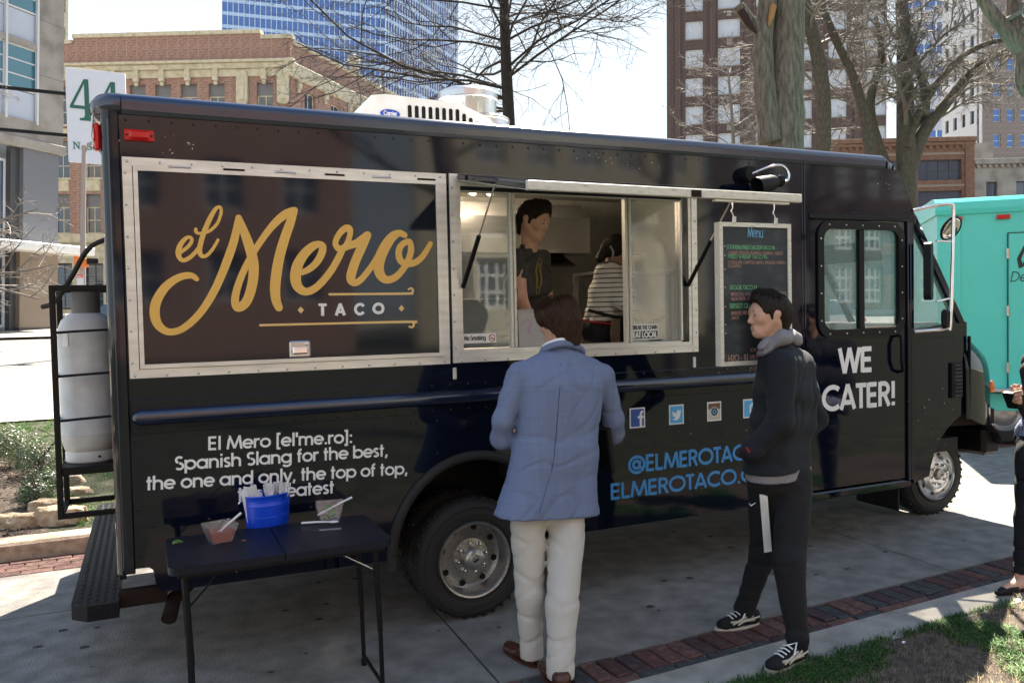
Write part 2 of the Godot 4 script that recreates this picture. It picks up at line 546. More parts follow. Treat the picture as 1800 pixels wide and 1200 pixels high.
func _ready() -> void:
	# camera, sky, sun, exposure
	var cam := Camera3D.new()
	cam.name = "camera"
	add_child(cam)
	cam.transform = Transform3D(Basis(Vector3(0.912336,-0.020930,0.408908), Vector3(0.033364,0.999172,-0.023299), Vector3(-0.408082,0.034899,0.912278)), Vector3(0.0,1.7500,4.2858))
	cam.fov = 45.410
	cam.near = 0.05
	cam.far = 900.0
	cam.current = true
	var sky := ProceduralSkyMaterial.new()
	sky.sky_top_color = lin(0.026, 0.07, 0.175)
	sky.sky_horizon_color = lin(0.262, 0.29, 0.298)
	sky.sky_curve = 1.0
	sky.ground_bottom_color = lin(0.08, 0.08, 0.08)
	sky.ground_horizon_color = lin(0.2, 0.2, 0.2)
	sky.sun_angle_max = 4.0
	var env := Environment.new()
	env.background_mode = Environment.BG_SKY
	env.sky = Sky.new()
	env.sky.sky_material = sky
	env.tonemap_mode = Environment.TONE_MAPPER_LINEAR
	env.tonemap_exposure = 4.7
	env.sdfgi_enabled = true
	env.ssao_enabled = true
	env.ssil_enabled = true
	var we := WorldEnvironment.new()
	we.name = "world_environment"
	we.environment = env
	add_child(we)
	var sun := DirectionalLight3D.new()
	sun.name = "sun"
	add_child(sun)
	sun.look_at_from_position(Vector3(5.5, 10, -6.4), Vector3.ZERO)
	sun.light_energy = 1.6
	sun.light_color = Color(1.0, 0.955, 0.88)
	sun.light_angular_distance = 0.53
	sun.shadow_enabled = true
	materials()
	ground()
	city()
	trees()
	truck()
	kitchen()
	other_truck()
	table_set()
	rear_rack()
	menu_board()
	people()
	street_things()
	planting()

func ramp(a: Array, b: Array, c := []) -> Array:
	var s := [[0.0, lin(a[0], a[1], a[2])], [1.0, lin(b[0], b[1], b[2])]]
	if c: s.insert(1, [0.5, lin(c[0], c[1], c[2])])
	return s

func materials() -> void:
	# paint of the truck: glossy near-black, its navy partly standing for mirrored sky, panels slightly wavy
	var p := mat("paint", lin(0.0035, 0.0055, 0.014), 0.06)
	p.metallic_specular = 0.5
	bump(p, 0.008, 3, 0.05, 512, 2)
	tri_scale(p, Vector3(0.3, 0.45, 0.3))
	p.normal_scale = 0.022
	var pr := mat("sky_tinted_paint", lin(0.007, 0.013, 0.04), 0.16)  # black paint with the blue of the mirrored sky put into its colour
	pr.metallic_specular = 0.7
	mat("black_matte", lin(0.007, 0.007, 0.008), 0.5).metallic_specular = 0.32
	var rb := mat("rubber", lin(0.018, 0.017, 0.017), 0.75)
	tri_scale(rb, 6.0, false)
	bump(rb, 0.1, 5, 0.5)
	var al := toned("aluminium", 0.02, 11, ramp([0.62, 0.6, 0.57], [0.82, 0.8, 0.77]), Vector3(0.6, 4.0, 4.0), 0.42)
	al.metallic = 0.5
	bump(al, 0.05, 12, 0.12)
	var al2 := toned("pale_metal", 0.03, 13, [[0.0, lin(0.34, 0.3, 0.24)], [0.25, lin(0.6, 0.58, 0.52)], [1.0, lin(0.72, 0.7, 0.65)]], Vector3(2, 6, 6), 0.5)
	al2.metallic = 0.2
	var st := mat("stainless", lin(0.55, 0.55, 0.56), 0.25, 0.95)
	bump(st, 0.02, 17, 0.15); tri_scale(st, Vector3(0.5, 3, 0.5))
	var cr := mat("chrome", lin(0.75, 0.75, 0.76), 0.08, 1.0)
	var whl := toned("wheel_steel", 0.03, 19, [[0.0, lin(0.2, 0.17, 0.15)], [0.4, lin(0.42, 0.41, 0.4)], [1.0, lin(0.55, 0.54, 0.53)]], 6.0, 0.32, 0.0, 0.08, false)
	whl.metallic = 0.85
	mat("rust", lin(0.022, 0.013, 0.01), 0.85).metallic_specular = 0.3
	mat("gold_vinyl", lin(0.76, 0.44, 0.1), 0.4)
	mat("pale_gold_vinyl", lin(0.76, 0.5, 0.2), 0.4)
	mat("white_vinyl", lin(0.78, 0.78, 0.78), 0.4)
	mat("blue_vinyl", lin(0.04, 0.25, 0.6), 0.4)
	var g := mat("glass", Color(0.9, 0.95, 0.95, 0.08), 0.02)
	g.transparency = BaseMaterial3D.TRANSPARENCY_ALPHA
	var g2 := mat("cloudy_glass", Color(0.8, 0.8, 0.78, 0.3), 0.05)
	g2.transparency = BaseMaterial3D.TRANSPARENCY_ALPHA
	var g3 := mat("tinted_glass", Color(0.55, 0.75, 0.75, 0.2), 0.02)
	g3.transparency = BaseMaterial3D.TRANSPARENCY_ALPHA
	var gp := mat("clear_plastic", Color(0.97, 0.97, 0.97, 0.06), 0.06)
	gp.transparency = BaseMaterial3D.TRANSPARENCY_ALPHA
	mat("red_lens", lin(0.55, 0.01, 0.01), 0.15)
	mat("amber_lens", lin(0.7, 0.16, 0.01), 0.15)
	mat("white_plastic", lin(0.72, 0.72, 0.73), 0.35)
	var wp := toned("white_shell", 0.02, 23, ramp([0.64, 0.635, 0.62], [0.76, 0.757, 0.75]), 1.5, 0.45)
	mat("blue_paint", lin(0.006, 0.06, 0.62), 0.28)
	# ground
	var co := toned("concrete", 0.012, 31, [[0.0, lin(0.13, 0.124, 0.118)], [0.4, lin(0.19, 0.182, 0.172)], [0.6, lin(0.215, 0.206, 0.194)], [1.0, lin(0.28, 0.266, 0.248)]], 0.35, 0.92, 0.5, 0.25, true, 1024)
	co.albedo_texture.noise.fractal_octaves = 7
	toned("pale_concrete", 0.015, 33, [[0.0, lin(0.2, 0.19, 0.17)], [0.5, lin(0.32, 0.3, 0.27)], [1.0, lin(0.4, 0.37, 0.33)]], 0.5, 0.92, 0.4, 0.2, true, 512)
	toned("kerb_concrete", 0.02, 35, [[0.0, lin(0.24, 0.17, 0.12)], [0.5, lin(0.4, 0.3, 0.22)], [1.0, lin(0.5, 0.41, 0.32)]], 0.8, 0.92, 0.5, 0.2, true, 512)
	toned("asphalt", 0.03, 37, ramp([0.13, 0.13, 0.135], [0.2, 0.2, 0.2]), 0.3, 0.95, 0.4, 0.3, true, 512)
	toned("soil", 0.03, 39, [[0.0, lin(0.03, 0.02, 0.015)], [0.5, lin(0.07, 0.052, 0.04)], [1.0, lin(0.14, 0.11, 0.08)]], 0.8, 0.98, 0.9, 0.15, true, 512)
	toned("turf", 0.02, 41, [[0.0, lin(0.018, 0.02, 0.01)], [0.5, lin(0.036, 0.042, 0.018)], [1.0, lin(0.09, 0.088, 0.05)]], 0.25, 0.98, 0.8, 0.2, true, 512)  # darkened to stand for tree shade on the lawn
	toned("mortar", 0.05, 43, ramp([0.1, 0.09, 0.085], [0.2, 0.185, 0.17]), 2.0, 0.95)
	var bc := [[0.075, 0.032, 0.03], [0.1, 0.042, 0.036], [0.055, 0.03, 0.034], [0.045, 0.045, 0.05], [0.12, 0.06, 0.05]]
	for k in bc.size():
		var q: Array = bc[k]
		toned("paver_%d" % k, 0.03, 50 + k, [[0.0, lin(q[0] * 0.6, q[1] * 0.6, q[2] * 0.6)], [0.6, lin(q[0], q[1], q[2])], [1.0, lin(q[0] * 1.9, q[1] * 2.1, q[2] * 2.1)]], 2.2, 0.85, 0.6, 0.15)

const PAVE := Vector3(1.86, 0.0, 0.768)     # a point on the driveway's brick border
func border_at(s: float, t: float, y := 0.0) -> Vector3:   # s along the border, t across it towards the lawn
	var a := -0.05
	return PAVE + Vector3(cos(a), 0, sin(a)) * s + Vector3(-sin(a), 0, cos(a)) * t + Vector3(0, y, 0)

func rise(z: float) -> float:    # the ground behind the driveway climbs gently
	return 0.12 + 0.033 * (-3.3 - z) if z < -3.3 else 0.12

func strip(called: String, x0: float, x1: float, z0: float, z1: float, lift: float, m: Material) -> MeshInstance3D:
	var b := MB.new()
	b.quad(Vector3(x0, rise(z0) + lift, z0), Vector3(x1, rise(z0) + lift, z0), Vector3(x1, rise(z1) + lift, z1), Vector3(x0, rise(z1) + lift, z1), Vector3.UP)
	return setting(called, b, m)

func ground() -> void:
	var rg := RandomNumberGenerator.new()
	rg.seed = 5
	# wide base sheet, level in front and climbing behind
	var b := MB.new()
	b.quad(Vector3(-300, -0.06, -2.4), Vector3(300, -0.06, -2.4), Vector3(300, -0.06, 300), Vector3(-300, -0.06, 300), Vector3.UP)
	b.quad(Vector3(-300, -0.06, -2.4), Vector3(300, -0.06, -2.4), Vector3(300, 0.06, -3.3), Vector3(-300, 0.06, -3.3), Vector3.UP)
	b.quad(Vector3(-300, 0.06, -3.3), Vector3(300, 0.06, -3.3), Vector3(300, rise(-70) - 0.06, -70), Vector3(-300, rise(-70) - 0.06, -70), Vector3.UP)
	b.quad(Vector3(-300, rise(-70) - 0.06, -70), Vector3(300, rise(-70) - 0.06, -70), Vector3(300, rise(-70) - 0.06, -400), Vector3(-300, rise(-70) - 0.06, -400), Vector3.UP)
	setting("ground", b, M.pale_concrete)
	# driveway of poured slabs, joints open between them
	var drive := Node3D.new()
	drive.name = "driveway"
	add_child(drive)
	drive.set_meta("kind", "structure")
	var j1a := Vector3(1.469, 0.000, 0.752)
	var j1b := Vector3(1.512, 0.000, -0.605)
	var dir := (j1b - j1a).normalized()
	var j2a := Vector3(4.763, 0.000, 0.616)
	var j2b := Vector3(4.847, 0.000, -0.869)
	var dir2 := (j2b - j2a).normalized()
	var lines := []
	for x in [-13.0, -8.0, -3.2]: lines.append([Vector3(x, 0, 1.0), Vector3(0.03, 0, -1).normalized()])
	lines.append([j1a, dir]); lines.append([j2a, dir2])
	for x in [8.2, 11.4, 15.0, 20.0, 26.0]: lines.append([Vector3(x, 0, 0.5), Vector3(0.05, 0, -1).normalized()])
	for k in lines.size() - 1:
		var la: Array = lines[k]
		var lb: Array = lines[k + 1]
		for row in 2:
			var q := []
			for spec in [[la, 1, 0], [lb, -1, 0], [lb, -1, 1], [la, 1, 1]]:
				var p0: Vector3 = spec[0][0]
				var dd: Vector3 = spec[0][1]
				var side: float = spec[1] * 0.006
				var zt: float
				if row == 0: zt = (0.0 if spec[2] == 0 else -1.3)
				else: zt = (-1.312 if spec[2] == 0 else -2.25)
				# front edge follows the brick border
				var pt: Vector3
				if row == 0 and spec[2] == 0:
					var s := 0.0
					pt = p0
					for it in 6:
						var e := border_at((pt - PAVE).x, -0.008)
						var t := (e.z - pt.z) / dd.z
						pt += dd * t
				else:
					pt = p0 + dd * ((zt - p0.z) / dd.z)
				q.append(Vector2(pt.x + side, -pt.z))
			part("slab", MB.new().prism(PackedVector2Array(q), 0.1, Transform3D(Basis(Vector3(1, 0, 0), -PI / 2), Vector3(0, 0, 0))), M.concrete, drive)
	# joints show dark earth
	b = MB.new()
	b.quad(Vector3(-14, -0.03, -2.7), Vector3(27, -0.03, -2.7), Vector3(27, -0.03, 1.6), Vector3(-14, -0.03, 1.6), Vector3.UP)
	setting("joint_bed", b, M.soil)
	# trodden gum and oil drips on the slabs
	var st := MB.new()
	var sr := RandomNumberGenerator.new()
	sr.seed = 12
	var at := [Vector3(0.944, 0.000, -0.674), Vector3(0.698, 0.000, 0.010), Vector3(2.662, -0.000, 0.261), Vector3(2.667, 0.000, 0.336), Vector3(2.997, 0.000, -0.082), Vector3(3.172, 0.000, -0.053), Vector3(3.899, 0.000, -0.780), Vector3(4.732, 0.000, 0.124), Vector3(-0.315, 0.000, -0.327), Vector3(-0.366, 0.000, -0.622), Vector3(-0.116, -0.000, -0.614), Vector3(1.735, 0.000, 0.147), Vector3(4.376, 0.000, -0.228), Vector3(4.204, -0.000, 0.280)]
	for k in 26: at.append(Vector3(sr.randf_range(-0.6, 5.5), 0, sr.randf_range(-1.2, 0.5)))
	for p in at:
		var pl := PackedVector2Array()
		var r := sr.randf_range(0.008, 0.028)
		for k in 10: pl.append(Vector2(cos(TAU * k / 10) * r * sr.randf_range(0.7, 1.25), sin(TAU * k / 10) * r * sr.randf_range(0.6, 0.95)))
		st.prism(pl, 0.0, Transform3D(Basis(Vector3(1, 0, 0), -PI / 2), Vector3(p.x, 0.003, p.z)))
	part("gum_spots", st, mat("gum", lin(0.045, 0.043, 0.043), 0.9), drive).set_meta("kind", "stuff")
	# brick border: a soldier course and a course on edge
	var border := Node3D.new()
	border.name = "brick_border"
	add_child(border)
	border.set_meta("kind", "structure")
	var bricks := []
	for k in 3:
		bricks.append([MB.new().box(Vector3.ZERO, Vector3(0.098 - 0.002 * k, 0.06, 0.196), 0.006).mesh(), MB.new().box(Vector3.ZERO, Vector3(0.2 - 0.003 * k, 0.06, 0.05), 0.005).mesh()])
	var s := -2.6
	while s < 9.0:
		var w := 0.107
		var tr := Transform3D(Basis(Vector3.UP, 0.05 + rg.randf_range(-0.02, 0.02)) * Basis(Vector3(1, 0, 0), rg.randf_range(-0.02, 0.02)), border_at(s, 0.105 + rg.randf_range(-0.004, 0.004), -0.028 + rg.randf_range(-0.004, 0.003)))
		copy_part("brick", bricks[rg.randi() % 3][0], M["paver_%d" % [0, 1, 1, 2, 3, 0, 4, 2][rg.randi() % 8]], border, tr)
		s += w
	s = -2.6
	while s < 9.0:
		var tr := Transform3D(Basis(Vector3.UP, 0.05 + rg.randf_range(-0.01, 0.01)), border_at(s, 0.243 + rg.randf_range(-0.004, 0.004), -0.031 + rg.randf_range(-0.004, 0.003)))
		copy_part("edge_brick", bricks[rg.randi() % 3][1], M["paver_%d" % [2, 3, 3, 4][rg.randi() % 4]], border, tr)
		s += 0.21
	part("mortar_bed", MB.new().quad_strip(border_at(-2.7, -0.004, -0.012), border_at(9.1, -0.004, -0.012), border_at(9.1, 0.275, -0.012), border_at(-2.7, 0.275, -0.012)), M.mortar, border)
	# concrete edging beside the lawn
	b = MB.new()
	var n := 6
	for k in n:
		var s0 := -2.6 + 11.6 * k / n
		var s1 := -2.6 + 11.6 * (k + 1) / n
		b.quad(border_at(s0, 0.278), border_at(s1, 0.278), border_at(s1, 0.62), border_at(s0, 0.62), Vector3.UP)
	setting("edging_path", b, M.pale_concrete)
	# lawn on the camera's side
	b = MB.new()
	b.quad(border_at(-60, 0.6, -0.015), border_at(90, 0.6, -0.015), Vector3(90, -0.015, 120), Vector3(-60, -0.015, 120), Vector3.UP)
	setting("lawn", b, M.turf)
	var soil := MB.new()
	soil.quad(border_at(-2, 0.56, 0.004), border_at(6, 0.56, 0.004), border_at(6, 2.2, 0.004), border_at(-2, 2.2, 0.004), Vector3.UP)
	setting("bare_earth", soil, M.soil)
	grass(rg)
	# behind the driveway: brick band, kerb, bed, pavement, street
	var band := Node3D.new()
	band.name = "brick_band"
	add_child(band)
	band.set_meta("kind", "structure")
	var pm := MB.new().box(Vector3.ZERO, Vector3(0.196, 0.05, 0.096), 0.005).mesh()
	for row in 4:
		var x := -2.4 + 0.1 * (row % 2)
		while x < 1.2:
			copy_part("brick", pm, M["paver_%d" % [1, 4, 4, 0][rg.randi() % 4]], band, Transform3D(Basis(Vector3.UP, rg.randf_range(-0.015, 0.015)), Vector3(x, -0.023 + rg.randf_range(-0.003, 0.002), -2.305 - 0.104 * row)))
			x += 0.204
	part("mortar_bed", MB.new().quad_strip(Vector3(-14, -0.012, -2.25), Vector3(27, -0.012, -2.25), Vector3(27, -0.012, -2.68), Vector3(-14, -0.012, -2.68)), M.paver_4, band)
	b = MB.new()
	for k in 10:
		b.span(Vector3(-14 + 4.1 * k, -0.05, -2.92), Vector3(-14 + 4.1 * (k + 1) - 0.01, 0.13, -2.68), 0.02)
	setting("kerb", b, M.kerb_concrete)
	strip("planting_ground", -40, 60, -2.9, -9.3, 0.0, M.turf)
	b = MB.new()
	b.quad(Vector3(-9, rise(-3.0) + 0.006, -2.92), Vector3(-0.75, rise(-3.0) + 0.006, -2.92), Vector3(-1.15, rise(-7.2) + 0.006, -7.2), Vector3(-9, rise(-7.2) + 0.006, -7.2), Vector3.UP)
	setting("mulch_bed", b, M.soil)
	var walk := Node3D.new()
	walk.name = "sidewalk"
	add_child(walk)
	walk.set_meta("kind", "structure")
	for i in 8:
		for j in 2:
			var x0 := -14.0 + 2.6 * i
			var z0 := -9.3 - 1.55 * j
			var q := MB.new()
			q.quad(Vector3(x0, rise(z0) + 0.03, z0), Vector3(x0 + 2.585, rise(z0) + 0.03, z0), Vector3(x0 + 2.585, rise(z0 - 1.54) + 0.03, z0 - 1.54), Vector3(x0, rise(z0 - 1.54) + 0.03, z0 - 1.54), Vector3.UP)
			part("slab", q, M.pale_concrete, walk)
	strip("brick_pavement", -60, 90, -12.4, -15.6, 0.01, toned("brick_paving", 0.08, 44, ramp([0.22, 0.15, 0.13], [0.38, 0.3, 0.27]), 1.5, 0.9))
	strip("street", -90, 140, -15.6, -34.0, -0.05, M.asphalt)
	strip("far_sidewalk", -90, 140, -34.0, -60.0, 0.06, M.pale_concrete)

func blade_mesh(hgt: float, wid: float, bend: float, blades: int, sd: int, spread: float) -> ArrayMesh:
	var rg := RandomNumberGenerator.new()
	rg.seed = sd
	var b := MB.new()
	for k in blades:
		var g := rg.randf() * TAU
		var d := Vector3(cos(g), 0, sin(g))
		var s := Vector3(-d.z, 0, d.x)
		var o := Vector3(rg.randf_range(-1, 1), 0, rg.randf_range(-1, 1)) * spread
		var hh := hgt * rg.randf_range(0.55, 1.1)
		var mid := o + d * bend * hh * 0.35 + Vector3(0, hh * 0.6, 0)
		var tip := o + d * bend * hh + Vector3(0, hh * rg.randf_range(0.75, 1.0), 0)
		var nn := (Vector3.UP + d * 0.6).normalized()
		b.tri(o - s * wid, o + s * wid, mid + s * wid * 0.7, nn, nn, nn)
		b.tri(o - s * wid, mid + s * wid * 0.7, mid - s * wid * 0.7, nn, nn, nn)
		b.tri(mid - s * wid * 0.7, mid + s * wid * 0.7, tip, nn, nn, nn)
	return b.mesh()

func scatter(called: String, ms: Mesh, m: Material, spots: Array, label: String, category: String) -> void:
	var mm := MultiMesh.new()
	mm.transform_format = MultiMesh.TRANSFORM_3D
	mm.mesh = ms
	mm.instance_count = spots.size()
	for k in spots.size(): mm.set_instance_transform(k, spots[k])
	var o := MultiMeshInstance3D.new()
	o.multimesh = mm
	o.material_override = m
	o.name = numbered(called)
	add_child(o)
	o.set_meta("kind", "stuff"); o.set_meta("label", label); o.set_meta("category", category)

func grass(rg: RandomNumberGenerator) -> void:
	var gm := mat("grass_green", lin(0.05, 0.15, 0.015), 0.6)
	gm.backlight_enabled = true; gm.backlight = lin(0.03, 0.08, 0.01)
	var dm := mat("grass_dry", lin(0.24, 0.19, 0.1), 0.8)
	var nz := noise(1.6, 9, 3)
	var green := []
	var dry := []
	for k in 15000:
		var s := rg.randf_range(0.2, 4.6)
		var t := rg.randf_range(0.5, 1.6)
		var p := border_at(s, t)
		var v := nz.get_noise_2d(p.x, p.z) + rg.randf_range(-0.12, 0.12)
		var edge := 0.52 + 0.05 * nz.get_noise_2d(p.x * 4.0, 3.0)
		if t < edge: continue
		var tr := Transform3D(Basis(Vector3.UP, rg.randf() * TAU).scaled(Vector3.ONE * rg.randf_range(0.6, 1.25)), p)
		if v > 0.1 or (t < edge + 0.05 and v > -0.25): green.append(tr)
		elif rg.randf() < 0.3: dry.append(Transform3D(Basis(Vector3(rg.randf() - 0.5, 0.3, rg.randf() - 0.5).normalized(), rg.randf() * 2.0).scaled(Vector3.ONE * rg.randf_range(0.5, 1.0)), p + Vector3(0, 0.006, 0)))
	scatter("grass", blade_mesh(0.03, 0.0018, 1.0, 9, 4, 0.022), gm, green, "green tufts of short grass along the concrete edging", "grass")
	scatter("dry_grass", blade_mesh(0.022, 0.0012, 2.0, 4, 6, 0.03), dm, dry, "dry straw coloured grass lying on the bare earth", "grass")
	var far := []
	for k in 9000:
		var x := rg.randf_range(-3.0, 1.5)
		var z := rg.randf_range(-9.2, -2.95)
		if x < -0.75 + (z + 2.9) * 0.09 and z > -7.2: continue
		if nz.get_noise_2d(x, z) < -0.1: continue
		far.append(Transform3D(Basis(Vector3.UP, rg.randf() * TAU).scaled(Vector3.ONE * rg.randf_range(0.5, 1.1)), Vector3(x, rise(z), z)))
	scatter("verge_grass", blade_mesh(0.05, 0.003, 0.8, 6, 8, 0.03), gm, far, "sunlit patchy grass on the verge behind the gas cylinder", "grass")

# wall in the xy plane at depth z0..z1, with rectangular holes [x0, y0, x1, y1]
func holed(b: MB, x0: float, y0: float, x1: float, y1: float, z0: float, z1: float, holes: Array) -> MB:
	var xs := [x0, x1]
	var ys := [y0, y1]
	for h in holes:
		xs.append(h[0]); xs.append(h[2]); ys.append(h[1]); ys.append(h[3])
	xs.sort(); ys.sort()
	for i in xs.size() - 1:
		if xs[i + 1] - xs[i] < 1e-5: continue
		var run := -1.0
		for j in ys.size():
			var open := true
			if j < ys.size() - 1:
				if ys[j + 1] - ys[j] < 1e-5: continue
				var cx: float = (xs[i] + xs[i + 1]) * 0.5
				var cy: float = (ys[j] + ys[j + 1]) * 0.5
				open = false
				for h in holes:
					if cx > h[0] and cx < h[2] and cy > h[1] and cy < h[3]: open = true
			if not open and run < 0.0: run = ys[j]
			if open and run >= 0.0:
				for z in [[z1, 1.0], [z0, -1.0]]:
					b.quad(Vector3(xs[i], run, z[0]), Vector3(xs[i + 1], run, z[0]), Vector3(xs[i + 1], ys[j], z[0]), Vector3(xs[i], ys[j], z[0]), Vector3(0, 0, z[1]))
				run = -1.0
	for h in holes + [[x0, y0, x1, y1]]:
		var o := 1.0 if h != [x0, y0, x1, y1] else -1.0
		b.quad(Vector3(h[0], h[1], z0), Vector3(h[2], h[1], z0), Vector3(h[2], h[1], z1), Vector3(h[0], h[1], z1), Vector3(0, o, 0))
		b.quad(Vector3(h[0], h[3], z0), Vector3(h[2], h[3], z0), Vector3(h[2], h[3], z1), Vector3(h[0], h[3], z1), Vector3(0, -o, 0))
		b.quad(Vector3(h[0], h[1], z0), Vector3(h[0], h[3], z0), Vector3(h[0], h[3], z1), Vector3(h[0], h[1], z1), Vector3(o, 0, 0))
		b.quad(Vector3(h[2], h[1], z0), Vector3(h[2], h[3], z0), Vector3(h[2], h[3], z1), Vector3(h[2], h[1], z1), Vector3(-o, 0, 0))
	return b

func round_rect(x0: float, y0: float, x1: float, y1: float, r: float, seg := 6) -> PackedVector2Array:
	var p := PackedVector2Array()
	for q in [[x1 - r, y1 - r, 0], [x0 + r, y1 - r, 90], [x0 + r, y0 + r, 180], [x1 - r, y0 + r, 270]]:
		for k in seg + 1:
			p.append(Vector2(q[0], q[1]) + Vector2.from_angle(deg_to_rad(q[2] + 90.0 * k / seg)) * r)
	return p

# ring between two outlines of equal count, extruded along z
func ring(b: MB, outer: PackedVector2Array, inner: PackedVector2Array, z0: float, z1: float) -> MB:
	var n := outer.size()
	for k in n:
		var j := (k + 1) % n
		var a := outer[k]; var c := outer[j]; var d := inner[j]; var e := inner[k]
		b.quad(Vector3(a.x, a.y, z1), Vector3(c.x, c.y, z1), Vector3(d.x, d.y, z1), Vector3(e.x, e.y, z1), Vector3(0, 0, 1))
		b.quad(Vector3(a.x, a.y, z0), Vector3(c.x, c.y, z0), Vector3(d.x, d.y, z0), Vector3(e.x, e.y, z0), Vector3(0, 0, -1))
		var o := (a + c - d - e)
		if o.length() > 1e-6:
			b.quad(Vector3(a.x, a.y, z0), Vector3(c.x, c.y, z0), Vector3(c.x, c.y, z1), Vector3(a.x, a.y, z1), Vector3(o.x, o.y, 0))
			b.quad(Vector3(e.x, e.y, z0), Vector3(d.x, d.y, z0), Vector3(d.x, d.y, z1), Vector3(e.x, e.y, z1), Vector3(-o.x, -o.y, 0))
	return b

func frame4(b: MB, x0: float, y0: float, x1: float, y1: float, w: float, z0: float, z1: float, ch := 0.003) -> MB:   # four mitred strips
	for s in [[[x0, y0], [x1, y0], [x1 - w, y0 + w], [x0 + w, y0 + w]], [[x0, y1], [x1, y1], [x1 - w, y1 - w], [x0 + w, y1 - w]], [[x0, y0 + 0.001], [x0 + w, y0 + w + 0.001], [x0 + w, y1 - w - 0.001], [x0, y1 - 0.001]], [[x1, y0 + 0.001], [x1 - w, y0 + w + 0.001], [x1 - w, y1 - w - 0.001], [x1, y1 - 0.001]]]:
		var q := PackedVector2Array()
		for p in s: q.append(Vector2(p[0], p[1]))
		b.prism(q, z1 - z0, Transform3D(Basis(), Vector3(0, 0, z1)))
	return b

func wheel(called: String, at: Vector3, deep: bool, parent: Node3D, out := 1.0) -> void:
	var tr := Transform3D(Basis(Vector3(1, 0, 0), PI / 2 * out), at)   # axis along z, outside face towards +z
	var R := 0.345
	var t := MB.new()
	t.lathe([Vector2(0.205, -0.2), Vector2(0.28, -0.215), Vector2(R - 0.03, -0.2), Vector2(R - 0.005, -0.18), Vector2(R, -0.15), Vector2(R, -0.055), Vector2(R - 0.006, -0.03), Vector2(R - 0.03, -0.008), Vector2(0.29, 0.002), Vector2(0.25, 0.004), Vector2(0.228, -0.004), Vector2(0.215, -0.015)], 72, tr)
	# tread blocks and sidewall ribs
	for k in 72:
		var g := TAU * k / 72
		var d := Vector3(cos(g), sin(g), 0)
		t.box(at + d * (R + 0.001) + Vector3(0, 0, (-0.045 if k % 2 == 0 else -0.085) * out), Vector3(0.012, 0.02, 0.05), 0.002, Basis(Vector3(0, 0, 1), g))
	for r in [0.236, 0.262, 0.3]:
		t.lathe([Vector2(r - 0.004, 0.0), Vector2(r, 0.006), Vector2(r + 0.004, 0.0)], 72, tr)
	var w := part("wheel", t, M.rubber, parent)
	var rim := MB.new()
	if deep:
		rim.lathe([Vector2(0.0, -0.06), Vector2(0.05, -0.062), Vector2(0.108, -0.065), Vector2(0.116, -0.075), Vector2(0.15, -0.11), Vector2(0.175, -0.115), Vector2(0.192, -0.1), Vector2(0.197, -0.02), Vector2(0.2, -0.004), Vector2(0.208, 0.008), Vector2(0.216, 0.01), Vector2(0.221, 0.0), Vector2(0.222, -0.02)], 64, tr)
	else:
		rim.lathe([Vector2(0.0, 0.02), Vector2(0.1, 0.02), Vector2(0.112, 0.014), Vector2(0.12, 0.022), Vector2(0.15, 0.01), Vector2(0.178, -0.04), Vector2(0.19, -0.05), Vector2(0.196, -0.03), Vector2(0.203, 0.0), Vector2(0.212, 0.012), Vector2(0.219, 0.008), Vector2(0.222, -0.01)], 64, tr)
	part("rim", rim, M.wheel_steel if deep else M.stainless, w)
	var hub := MB.new()
	if deep:
		hub.lathe([Vector2(0.0, 0.02), Vector2(0.03, 0.02), Vector2(0.034, 0.015), Vector2(0.052, 0.012), Vector2(0.06, 0.004), Vector2(0.064, -0.03), Vector2(0.066, -0.062)], 32, tr)
	else:
		hub.lathe([Vector2(0.0, 0.06), Vector2(0.03, 0.058), Vector2(0.036, 0.052), Vector2(0.042, 0.05), Vector2(0.048, 0.02)], 32, tr)
	part("hub_cap", hub, M.wheel_steel, w)
	part("hub_badge", MB.new().box(at + Vector3(0, 0, (0.021 if deep else 0.061) * out), Vector3(0.034, 0.012, 0.004), 0.002, Basis(Vector3(0, 0, 1), 0.5)), M.black_matte, w)
	var nuts := MB.new()
	for k in 8:
		var g := TAU * k / 8 + 0.2
		var d := Vector3(cos(g), sin(g), 0)
		nuts.lathe([Vector2(0.0, 0.03), Vector2(0.008, 0.028), Vector2(0.012, 0.02), Vector2(0.013, 0.0)], 8, Transform3D(tr.basis, at + d * 0.086 + Vector3(0, 0, (-0.066 if deep else 0.018) * out)))
	var nn := part("wheel_nuts", nuts, M.chrome, w)
	nn.set_meta("kind", "stuff")
	for k in 8:
		var g := TAU * k / 8 + 0.55
		var d := Vector3(cos(g), sin(g), 0)
		part("hand_hole", MB.new().lathe([Vector2(0.0, 0.0), Vector2(0.017, 0.0), Vector2(0.019, -0.004)], 14, Transform3D(tr.basis, at + d * (0.165 if deep else 0.16) + Vector3(0, 0, (-0.105 if deep else 0.0) * out))), M.black_matte, w)

func rivets(b: MB, a: Vector3, e: Vector3, step: float, r := 0.008, out := Vector3(0, 0, 1)) -> MB:
	var n := int(a.distance_to(e) / step)
	for k in n + 1:
		b.ball(a.lerp(e, float(k) / maxi(n, 1)), Vector3(r, r, r * 0.7), 8, 5)
	return b

